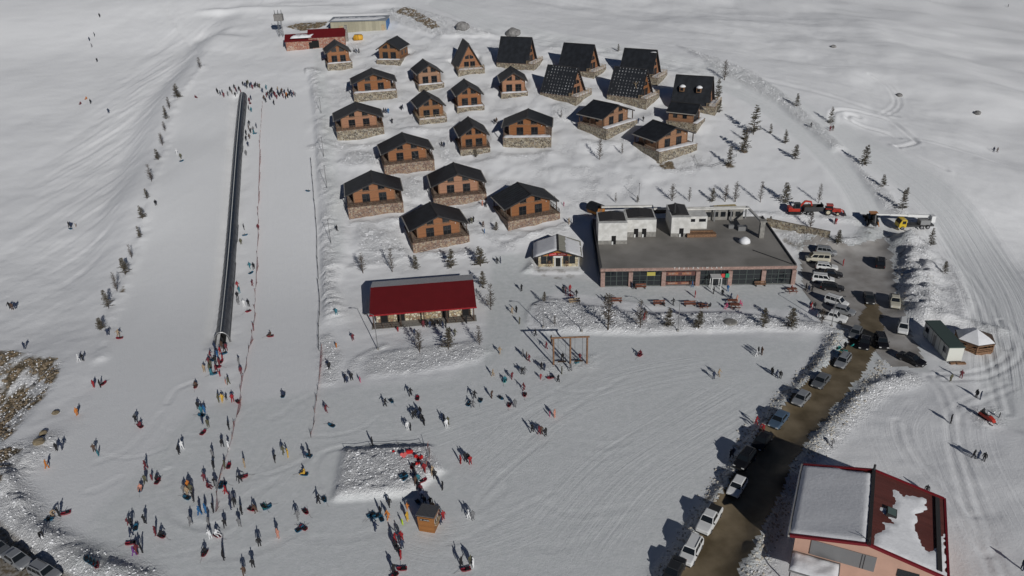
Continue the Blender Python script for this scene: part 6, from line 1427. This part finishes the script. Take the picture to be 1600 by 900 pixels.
POSES = {
 'stand': pose('standing_body'),
 'stand2': pose('standing_body', elL=(-.1, .08, -.25), wrL=(.12, -.14, -.12), elR=(.1, .08, -.25), wrR=(-.12, -.14, -.12), knL=(-.05, -.03, -.4), knR=(.05, -.02, -.4), hd=(.02, -.03, .14)),
 'walk': pose('walking_body', chest=(0, -.04, 1.32), knL=(-.01, -.2, -.36), anL=(0, .02, -.41), knR=(.01, .05, -.4), anR=(0, .2, -.34), toR=(.02, -.14, -.1), elL=(-.06, .14, -.25), wrL=(0, .02, -.25), elR=(.06, -.12, -.26), wrR=(0, -.18, -.18)),
 'walk2': pose('walking_body', chest=(0, -.06, 1.31), knR=(.01, -.22, -.35), anR=(0, .04, -.41), knL=(-.01, .03, -.4), anL=(0, .18, -.35), toL=(-.02, -.14, -.1), elR=(.06, .14, -.25), wrR=(0, .03, -.25), elL=(-.06, -.1, -.27), wrL=(0, -.16, -.2)),
 'pull': pose('pulling_body', pelvis=(0, .02, .9), chest=(0, -.16, 1.26), elR=(.1, .22, -.2), wrR=(.04, .22, -.14), elL=(-.06, -.08, -.27), wrL=(0, -.15, -.2), knL=(-.02, -.2, -.34), anL=(0, .05, -.41), knR=(.02, .04, -.4), anR=(0, .2, -.33), toR=(.02, -.14, -.1)),
 'wave': pose('waving_body', elR=(.22, -.02, .1), wrR=(.1, -.02, .25), elL=(-.14, .02, -.24), wrL=(-.1, -.1, -.2), knL=(-.06, -.03, -.4), knR=(.06, -.03, -.4)),
 'bend': pose('bending_body', pelvis=(0, .12, .88), chest=(0, -.2, 1.12), nk=(0, -.12, .1), hd=(0, -.1, .08), elL=(-.03, -.1, -.27), wrL=(0, -.1, -.25), elR=(.03, -.12, -.27), wrR=(0, -.1, -.25), knL=(-.05, -.06, -.38), knR=(.05, -.08, -.38)),
 'sit': pose('sitting_body', pelvis=(0, .1, .25), chest=(0, .14, .66), knL=(-.08, -.36, .12), anL=(0, -.3, -.24), knR=(.08, -.36, .12), anR=(0, -.3, -.24), elL=(-.08, -.1, -.25), wrL=(0, -.22, -.02), elR=(.08, -.1, -.25), wrR=(0, -.22, -.02), toL=(-.02, -.1, .1), toR=(.02, -.1, .1)),
 'seat': pose('seated_body', pelvis=(0, .1, .55), chest=(0, .06, .96), knL=(-.06, -.42, .02), anL=(0, -.02, -.42), knR=(.06, -.42, .02), anR=(0, -.02, -.42), elL=(-.06, -.1, -.26), wrL=(.06, -.22, -.02), elR=(.06, -.1, -.26), wrR=(-.06, -.22, -.02)),
}
JC = {'k': ('black', (.013, .013, .015)), 'n': ('navy', (.018, .028, .06)), 'r': ('red', (.26, .014, .018)), 'b': ('blue', (.02, .11, .26)), 'g': ('grey', (.16, .16, .165)), 'o': ('orange', (.50, .17, .03)), 'y': ('yellow', (.55, .33, .04)), 'w': ('white', (.68, .68, .68)), 'p': ('pink', (.45, .08, .16)), 't': ('beige', (.34, .25, .16)), 'm': ('maroon', (.13, .02, .028)), 'e': ('olive', (.09, .085, .05)), 'c': ('teal', (.03, .15, .19)), 'v': ('purple', (.16, .05, .22)), 'h': ('brown', (.08, .045, .03)), 'l': ('lime', (.45, .6, .03)), 's': ('salmon', (.48, .22, .16))}
JM = {k: mat(v[0] + ' jacket cloth', v[1], .8, var=.12, scale=9) for k, v in JC.items()}
TC = {'k': JM['k'], 'n': JM['n'], 'g': JM['g'], 'b': mat('blue denim', (.05, .08, .15), .85), 'h': JM['h'], 'w': JM['w'], 'm': JM['m']}
m_boot = mat('dark boots', (.03, .022, .018), .7); m_skin = mat('skin', (.42, .24, .17), .55); HATS = [JM['k'], JM['n'], JM['g'], mat('dark hair', (.02, .014, .01), .6), mat('brown hair', (.06, .03, .018), .6), JM['m'], JM['w']]
for me in POSES.values():
    me.materials.clear()
    for _ in range(6): me.materials.append(m_boot)
pr = random.Random(21)
PHR = {'stand': 'standing', 'stand2': 'hands pocketed', 'walk': 'walking', 'walk2': 'striding', 'pull': 'pulling', 'wave': 'arm raised', 'bend': 'bending down', 'sit': 'sitting', 'seat': 'seated'}
COUNT = {}
def person(px, py, col, zone, ps=None, child=False, face=None, dz=0.0, on=None):
    ps = ps or pr.choice(['stand', 'stand2', 'walk', 'walk2', 'stand', 'stand2'])
    p = at(px, py, dz) if on is None else on
    o = bpy.data.objects.new('person', POSES[ps]); COL.objects.link(o); o.location = p - Vector((0, 0, .03)); o.rotation_euler = (0, 0, pr.uniform(0, 6.3) if face is None else rad(face))
    s_ = pr.uniform(.6, .7) if child else pr.uniform(.88, .97); o.scale = (s_ * 1.07, s_ * 1.07, s_)
    tk = pr.choice(['k', 'k', 'n', 'g', 'b', 'h', 'k']) if col != 'k' else pr.choice(['k', 'n', 'b', 'g', 'k', 'h'])
    hat = pr.choice(HATS)
    for i, m in enumerate((JM[col], TC[tk], m_boot, m_skin, hat, pr.choice([JM['k'], JM['n'], JM['g'], JM['r']]))): sl = o.material_slots[i]; sl.link = 'OBJECT'; sl.material = m
    tn = {'k': 'black', 'n': 'navy', 'g': 'grey', 'b': 'denim', 'h': 'brown'}[tk]
    tag(o, f"{'child' if child else 'person'}, {JC[col][0]} jacket, {tn} trousers, {PHR[ps]}, {zone}", 'person', 'people ' + zone); return o
# toboggans
def sled_mesh(col):
    b = MB(); b.sm = True; rings = []
    for y, w_, z0, z1 in ((-.55, .10, .16, .30), (-.45, .19, .07, .27), (-.2, .25, .0, .2), (.2, .28, .0, .18), (.48, .27, .03, .2), (.55, .24, .08, .22)):
        rings.append([(-w_ * .75, y, z0), (-w_, y, z1), (-w_ * .82, y, z1 + .01), (-w_ * .62, y, z0 + .06), (w_ * .62, y, z0 + .06), (w_ * .82, y, z1 + .01), (w_, y, z1), (w_ * .75, y, z0)])
    b.loft(rings); return b.mesh('hull', col)
m_sr = mat('red plastic', (.20, .015, .028), .4); m_sb = mat('blue plastic', (.015, .09, .16), .4); m_st = mat('teal plastic', (.01, .22, .20), .4)
SLED = {'r': sled_mesh(m_sr), 'b': sled_mesh(m_sb), 't': sled_mesh(m_st)}
def _seat(): b = MB(); b.box((0, .2, .2), (.34, .42, .07)); return b.mesh('seat', JM['k'])
def _handles():
    b = MB()
    for s_ in (-1, 1): b.bar((s_ * .27, -.1, .15), (s_ * .33, .08, .42), .035)
    return b.mesh('brake_handle', m_blacktrim)
def _rope(): b = MB(); b.tube([(0, -.55, .22), (.06, -.8, .12), (.02, -1.1, .06), (.12, -1.35, .04)], .01, 4); return b.mesh('tow_rope', JM['h'])
SP = (_seat(), _handles(), _rope())
def sled(px, py, col, zone, rz=None, on=None, tip=0.0):
    p = at(px, py) if on is None else on; o = empty('sledge', p, pr.uniform(0, 6.3) if rz is None else rad(rz), f"{ {'r': 'red', 'b': 'blue', 't': 'teal'}[col] } plastic sledge {zone}", 'sledge', 'sledges ' + zone); o.rotation_euler[0] = tip; o.scale = (1.15, 1.15, 1.15)
    link_mesh('hull', SLED[col], o); link_mesh('seat', SP[0], o); link_mesh('brake_handle', SP[1], o); link_mesh('tow_rope', SP[2], o); return o
def rider(px, py, col, sc, zone, face=None):
    f = pr.uniform(0, 360) if face is None else face; s_ = sled(px, py, sc, ' '.join(zone.split()[:9]) + ', carrying a rider', f); person(px, py, col, 'on a sledge ' + ' '.join(zone.split()[:7]), 'sit', face=f, on=s_.location + Vector((0, 0, .22)))
def crowd(zone, txt, child=(), **kw):
    for it in txt.split():
        a = it.split(','); person(float(a[0]), float(a[1]), a[2], zone, child=(len(a) > 3 and 'c' in a[3]), ps={'p': 'pull', 'b': 'bend', 'w': 'wave', 's': 'sit', 'e': 'seat'}.get(a[3].strip('c') if len(a) > 3 else ''), **kw)
def sleds(zone, txt):
    for it in txt.split(): a = it.split(','); sled(float(a[0]), float(a[1]), a[2], zone)
crowd('in the crowd atop the carpet lift', '339.5,145,k 345,149,n 350,152,m 356.5,150,g 360,143,k 366.5,139,k 371,146,n 368,151,k 377,147,m 383.5,136,n 386,133,k 388,132,e 391,137,n 395,139.5,m 398.5,137,k 403,137,k 410.5,145,n 416.5,140,c 425.5,143.5,k 434.5,143,t 416,160,k 417,152,m 422,156,n 422,148,k 430,151,m 433,155,m 428,149,k 440,148,k 443,153,m 445,146.5,n 448,151,o 451,145,k 453,150,k 457,152,n 461.5,151,g 428.5,164,k')
crowd('on the lane beside the upper carpet lift', '392.5,156,n 390,160,m 389,172,k 393,175,c 390,196,k 389,202,h 392,208,k 396,205,g 401,200,n 397.5,210,c 385,211,k 390,217,h 385,220,k 388,229,n 385,243,g')
crowd('on the lane beside the lower carpet lift', '381.6,359,k 377,382,e 404,359,m 391,420,c 397,421,k 394.5,447,m,p 371.5,450,r 374.5,458,c 371.6,467,k 373,477,g 381.6,479,w 389,479,k 397,516,m')
sleds('on the walking lane beside the carpet lift', '383,368,b 392.5,427,b 388,487,r 398.5,209,b 391,162,r')
crowd('queueing at the carpet lift mouth', '348,537,k 336,546,n 339,558,n 345,554,r 351,549,k 354,548,m 329,559,m 327,570,m 330,574,e 319.6,581,t 337,568,k 348,562,r,c 343,571,m 338,582,m 328,580,e 331,587,c 344,588,r,c 341,560,b 347,544,h 377,584,m 374,570,g 353,600,s,c 358,601,e')
sleds('in the queue at the carpet lift', '334,585,b 341,574,r 346,566,r 333,563,b 350,553,b')
crowd('on the wide sledge run', '306,153,m,s 277,241,w 283,248,e 244,321,k,b 169,524,n 185,526,t,p 123,565,w 130,564,k 147,605,r 157,605,k 121,649,o 213,660,k 148,706,h 154,712,c,c 280,709,k 285.6,702,w'); sled(284, 252, 'b', 'by the person in olive high on the wide sledge run'); sled(162, 600, 'r', 'held by the pair with red on the wide sledge run'); rider(219, 667, 'm', 'r', 'low on the wide sledge run'); sled(187, 529, 'r', 'beside the last tree of the row')
rider(306, 605, 'h', 'r', 'at the end of a curved track below the carpet lift'); rider(422.5, 526, 'h', 'r', 'in the middle of the narrow sledge run'); rider(443, 619, 'n', 'b', 'low on the narrow sledge run'); sled(481, 299, 'b', 'at the rope edge of the narrow sledge run'); crowd('beside the narrow sledge run', '510,644,m 515,577,k 526,492,c 526,543,o,c 552,532,m 540,597,k 543,598,n 550,594,k 563,597,p,c'); sled(518, 666, 'b', 'below the short red net')
crowd('by the red net below the queue', '342,628,e 348,628,y 354,625,k,c 364,628,r 310,639,k 315,646,c 320,645,b 317,662,n 325.6,667,e 358,671,k 347.6,698,k 358,702,w 334.4,732,k 333,715,g 352,732,e 383,730,t 376,754,k,p 320,752,m 337,760,k'); sleds('by the red net below the carpet lift queue', '372,629,r 358,729,r 381,746,r 318,677,r 315,650,b')
crowd('on the plaza below the sledge runs', '229,733,m 228,755,e 237.6,750,m,c 246,750,k,s 288,770,g 293,773,t 299,770,e 303,783,k 295,764,o 326,762,m,s 339,763,g 354,772,r 313,805,b 322,801,b 334,800,k 327,822,g 329,841,w,b 299,820,g 361,795,n 367,790,k 378,803,k 352,824,k 375,823,g 400,801,h,b 466,812,g 435,840,s 406,854,k 350,874,k,w 396,887,k 382,899,h 244,836,m 227,818,k 205.6,822,k 200,820,m,c 205,838,n 210,868,v 215,865,m 222,863,k 498,787,k,p')
rider(220, 766, 's', 'b', 'on the lower plaza among the walkers'); rider(253, 839, 'k', 'r', 'on the lower plaza beside a standing child'); rider(320, 866, 'k', 'r', 'on the lower plaza near its front edge'); rider(340, 838, 'w', 'r', 'beside the bending person in white')
sleds('on the lower plaza', '291.6,779,b 349,757,b 346,760,b 394,797,r 413,793,t 418,794,b 478,801,r 469,828,b 474,826,r 212.6,825,b 204,850,r 247,753,r 507,782,b'); rider(475, 742, 'y', 'b', 'near the lone groove below the narrow sledge run')
crowd('between the narrow sledge run and the snow heap', '430,722,k,p 443,710,e 450.6,714,y 477,716,n 485,715,k 582,696,k'); sled(482, 713, 'b', 'between two walkers beside the narrow sledge run')
crowd('near the snow ridge of the lower lane', '89,704,k 98,702,n 73.5,732,o 83,807,t,b 93,807,k 65.5,840,k,b 39,545,n'); sled(78, 812, 'b', 'beside a bending person near the lower lane'); sled(103, 803, 'r', 'behind a pair near the lower lane')
for k, c_ in enumerate('bbbr'): sled(136 + k * 5, 875 + k * 3.2, c_, 'in the row laid out by the snow ridge of the lower lane', 35)
crowd('on the open snowfield beyond the tree row', '156,27,k 140,64,n 148,57,k 144,74,g 152,97,k 126,163,m,s 135,155,o,s 142,162,k 170,177,n 108.5,355,k 111.5,355,n 118.6,355,t,c 16,482,k 20,484,h 25,482,n'); sled(110.5, 358, 'b', 'by a pair on the open snowfield')
crowd('by the brick sheds above the village', '554,82,k 557,83,n 561,83,k')
crowd('on the lanes between the cottages', '600,177,k 603,177,n 607,177,b 613,193,k 627,172,k 629,171,n 776,192,h 773,194,k 690,229,k 694,230,n 697,229,w 867,316,k 881,322,p,c 726,350,k 729,351,n 734,350,k 737,349,e 740,347,k 755,355,h 757,364,b,c 754,322,s 759,324,k 889,350,t 894,350,w 527,361,k 1005,190,k 997,193,n')
crowd('coming down the lane above the pavilion', '777,412,k 782,411,n 815,455,k 800,490,t 807,488,k 812,506,e 781,553,t 817,557,g')
crowd('under the eaves of the red roofed pavilion', '622,518,r,c 662,511,m 667,511,k 672,512,n 680,510,k 688,511,k 692,513,n 697,512,k 711,525,e 648,524,n 729,505,k')
crowd('round the swing frame', '837,525,k 861.5,536,h 854,545,m 879,563,k 903,567,c,s 906,563,m 891.6,580,g 878,584,e 872,597,k 846,577,k 850.5,578,n 827,565,m 823,562,h 816,585,k 820,585,g 845,592,r,c 770,588,t'); sled(860, 591, 'r', 'beside the swing frame')
crowd('towing above the snow heap', '800,592,m,p 819,610,m 768,622,h,p 805,636,g 739,637,g,p 741.6,623,k,p 602,635,k,p 642,619,k,p'); sleds('being towed across the plaza above the snow heap', '820,618,r 783,623,b 751,627,b 796,634,r 733,632,b 612,628,b 652.6,623,r'); rider(789, 596, 'c', 't', 'on the plaza below the swing frame')
crowd('in a group above the snow heap', '646,654,k 650,652,k 655,654,n 660,660,k 663,664,k 657,648,k 637,671,w 642,672,k 694,660,k 698,668,w 700,664,e 720,724,r 727,720,k 732,721,k 735,725,r 859,651,p,c 866.6,652,s 831.6,676,k 843,679,m 846,678,h 852.5,681,k')
crowd('crowding round the ticket kiosk', '648,742,k 654,753,c 653,764,k 658,770,m 650,758,h 676,742,t 680,748,k 692,765,k 664,737,r 664,788,k 660,779,n 595,804,k 609,792,k 607,811,o 637,796,o,c 637,813,y 629,820,l,c 587,829,n 673,790,k 677,797,t 681,805,k 685,813,k 693,812,r 689,818,n'); sleds('by the ticket kiosk crowd', '630,744,b 633,748,b 580,806,b 588,808,b 596,811,b 654,786,b 661,752,r 645,730,r'); 
crowd('below the ticket kiosk', '617,847,r 619,860,k 628,844,r 629,857,n 624,868,k 627,873,r 616,896,k 733,810,w 739,812,g 736,882,e 740,886,w 721,884,k,w'); sleds('below the ticket kiosk', '628,890,r 728,891,r 616,901,r')
crowd('on the restaurant forecourt', '946,472,k 952,472,e 991,452,k 987,450,n 1086,464.5,r 1052,477,k 1115,459,k 1128.6,462,k 1141.6,468,n 1151,471,s 884,459.5,m 880,457,k 890.6,455,r 901,463,k 1006,500,r 1009,496,h 1259,453,k 1263,456,n 1269,455,k 1265,481.5,n 1267,482.6,r 1272,483.5,k 1082,449,b 1137,455,b 896,414,k')
crowd('at the forecourt benches and tables', '1036,479,k,e 1095,482,k,e 1102,480,n,e 1109,481,k,e 1135,482,p,e 1156.6,477,p,e 1237,454,r,e 891.5,463,r,s')
crowd('on the plaza below the planted bed', '1184,554,k 1182,557,w 1190,554,h 1206,586,k 1213,590,n 1219,591,k 1115,592,n 1123,588,t'); rider(1000, 556, 'm', 'r', 'alone on the plaza below the planted bed')
crowd('along the road and car park', '1317,415,r 1304,350,k 1306,350,r 1141,715,k 1145,713,n 1181,663,r 1192,672,r,b 1320,545,k'); sled(1331, 541, 't', 'leaning up beside the grey hatchback', 40, None, -.7); sled(1310, 545, 't', 'lying by the road beside the person in black', 120); sled(1318, 549, 't', 'lying by the road beside the person in black', 60)
crowd('on the snow around the salmon hall', '1485,596,e 1501,591,m 1525,621,k 1531,624,n 1485,661,k 1300,699,g 1447,771,k 1520,716,k 1528,717,n 1537,720,k 1597,890,n 1561,653,k,c'); person(1534, 650, 'k', 'beside the snowmobile', 'stand')
crowd('on the snow trails above the village road', '1267,199,k 1297,205,m 1301,204,h 1575,11,k 1552,238,n 1558,238,h')

crowd('in the crowd atop the carpet lift', '341,147,k 348,147,n 363,147,h 374,142,k 369,143,m 386,138,k 393,135,n 400,135,k 406,138,e 419,150,k 425,153,n 437,151,k 441,145,h 447,155,k 455,147,n 459,149,m 424,146,k 435,148,n 413,156,h 450,153,k 380,134,k')
# more people than 300: the farthest (smallest in the picture) are one mass
PEOPLE = [o for o in bpy.data.objects if o.name.startswith('person')]
PEOPLE.sort(key=lambda o: (Vector(o.location) - Vector(CAMP)).length)
far = PEOPLE[300:]; VV, FF, MI, MATS, off = [], [], [], [], 0
for o in far:
    me = o.data; mw = Matrix.LocRotScale(o.location, o.rotation_euler, o.scale); VV += [tuple(mw @ v.co) for v in me.vertices]
    sl = []
    for k in range(6):
        m = o.material_slots[k].material
        if m not in MATS: MATS.append(m)
        sl.append(MATS.index(m))
    for p in me.polygons: FF.append(tuple(i + off for i in p.vertices)); MI.append(sl[p.material_index])
    off += len(me.vertices)
me = bpy.data.meshes.new('far_crowd'); me.from_pydata(VV, [], FF)
for m in MATS: me.materials.append(m)
me.polygons.foreach_set('material_index', MI); me.polygons.foreach_set('use_smooth', [True] * len(MI)); me.update()
for o in far: bpy.data.objects.remove(o)
tag(link_mesh('far_crowd', me), 'scatter of small far people at the lift top and up the hillside', None, None, 'stuff')

# sledges that would read alike are told apart by who stands next to them
PLACE = lambda g: {'sledges on the lower plaza': 'on the lower plaza', 'sledges by the ticket kiosk crowd': 'by the kiosk'}.get(g, ' '.join(g.split()[1:6]))
near_p = [o for o in bpy.data.objects if o.name.startswith('person')]; seen = {}
SL = [o for o in bpy.data.objects if o.name.startswith('sledge') and not o.parent]
for o in SL: seen.setdefault(o['label'], []).append(o)
for lab, lst in seen.items():
    if len(lst) < 2: continue
    for o in lst:
        b = min(near_p, key=lambda p: (p.location - o.location).length); dd = (b.location - o.location).length; w_ = b['label'].split(', ')
        if dd < 3.0: o['label'] = f"{lab.split(' plastic')[0]} plastic sledge beside {w_[0]} in {w_[1]} and {w_[2]} {PLACE(o['group'])}"
        o['label'] = ' '.join(o['label'].split()[:16])
dup = {}
for o in SL: dup.setdefault(o['label'], []).append(o)
for lst in dup.values():
    if len(lst) > 1:
        for o in lst: o['group'] = lst[0]['group']
# ------------------------------------------------------------------ broken snow lumps on banks and beds (uncountable: one object)
def clods(name, n, pick, m, smin, smax, seed, label):
    g = np.random.default_rng(seed); base = []
    for k in range(5):
        b = bmesh.new(); bmesh.ops.create_icosphere(b, subdivisions=1, radius=1); V = np.array([v.co[:] for v in b.verts]); F = np.array([[v.index for v in f.verts] for f in b.faces]); b.free()
        V = V * (1 + g.uniform(-.35, .3, (len(V), 1))); base.append((V, F))
    prob = pick.ravel() / pick.sum(); ii = g.choice(prob.size, n, p=prob)
    X = GX.ravel()[ii] + g.uniform(-.3, .3, n); Y = GY.ravel()[ii] + g.uniform(-.3, .3, n); Zh = Hf(X, Y); VV = []; FF = []; off = 0
    for i in range(n):
        V, F = base[i % 5]; s_ = smin + (smax - smin) * g.random() ** 2.5; a = g.uniform(0, 6.3); c, sn = math.cos(a), math.sin(a)
        Vs = V * s_ * np.array([1.2, .9, .75]); Vr = np.stack([c * Vs[:, 0] - sn * Vs[:, 1], sn * Vs[:, 0] + c * Vs[:, 1], Vs[:, 2]], 1) + [X[i], Y[i], Zh[i] - s_ * .05]
        VV.append(Vr); FF.append(F + off); off += len(V)
    V = np.vstack(VV).astype(np.float32); F = np.vstack(FF).astype(np.int32); me = bpy.data.meshes.new(name)
    me.vertices.add(len(V)); me.vertices.foreach_set('co', V.ravel()); me.loops.add(F.size); me.loops.foreach_set('vertex_index', F.ravel()); me.polygons.add(len(F)); me.polygons.foreach_set('loop_start', np.arange(0, F.size, 3, dtype=np.int32)); me.update(calc_edges=True); me.materials.append(m)
    tag(link_mesh(name, me), label, None, None, 'stuff')
area = np.outer(np.gradient(ys), np.gradient(xs)); view = (GY > 62) & (GY < 330) & (np.abs(GX) < .72 * GY + 12)
rr = np.clip(ROUGH - .6, 0, 1) * area * view * (1 - park_m) * (1 - road_m) * CLOD
clods('snow_rubble', 9000, rr, M['snow_obj'], .05, .2, 4, 'broken lumps of snow strewn over the banks and beds')
clods('earth_rubble', 1800, np.clip(DIRT - .45, 0, 1) * area * view * (1 - FLAT), mat('brown clods', (.14, .10, .06), .9, col2=(.25, .2, .14), scale=1), .10, .45, 6, 'loose brown clods and stones on the bare earth patches')
bk = sstep(6.5, 4.2, rd) * sstep(3.0, 4.0, rd) * area * view * (1 - park_m) * (GY < 145)
clods('dirty_snow_rubble', 2500, bk, mat('dirty snow clods', (.58, .55, .49), .8, col2=(.36, .32, .26), scale=.8), .05, .24, 8, 'dirty lumps of ploughed snow along the road edges')
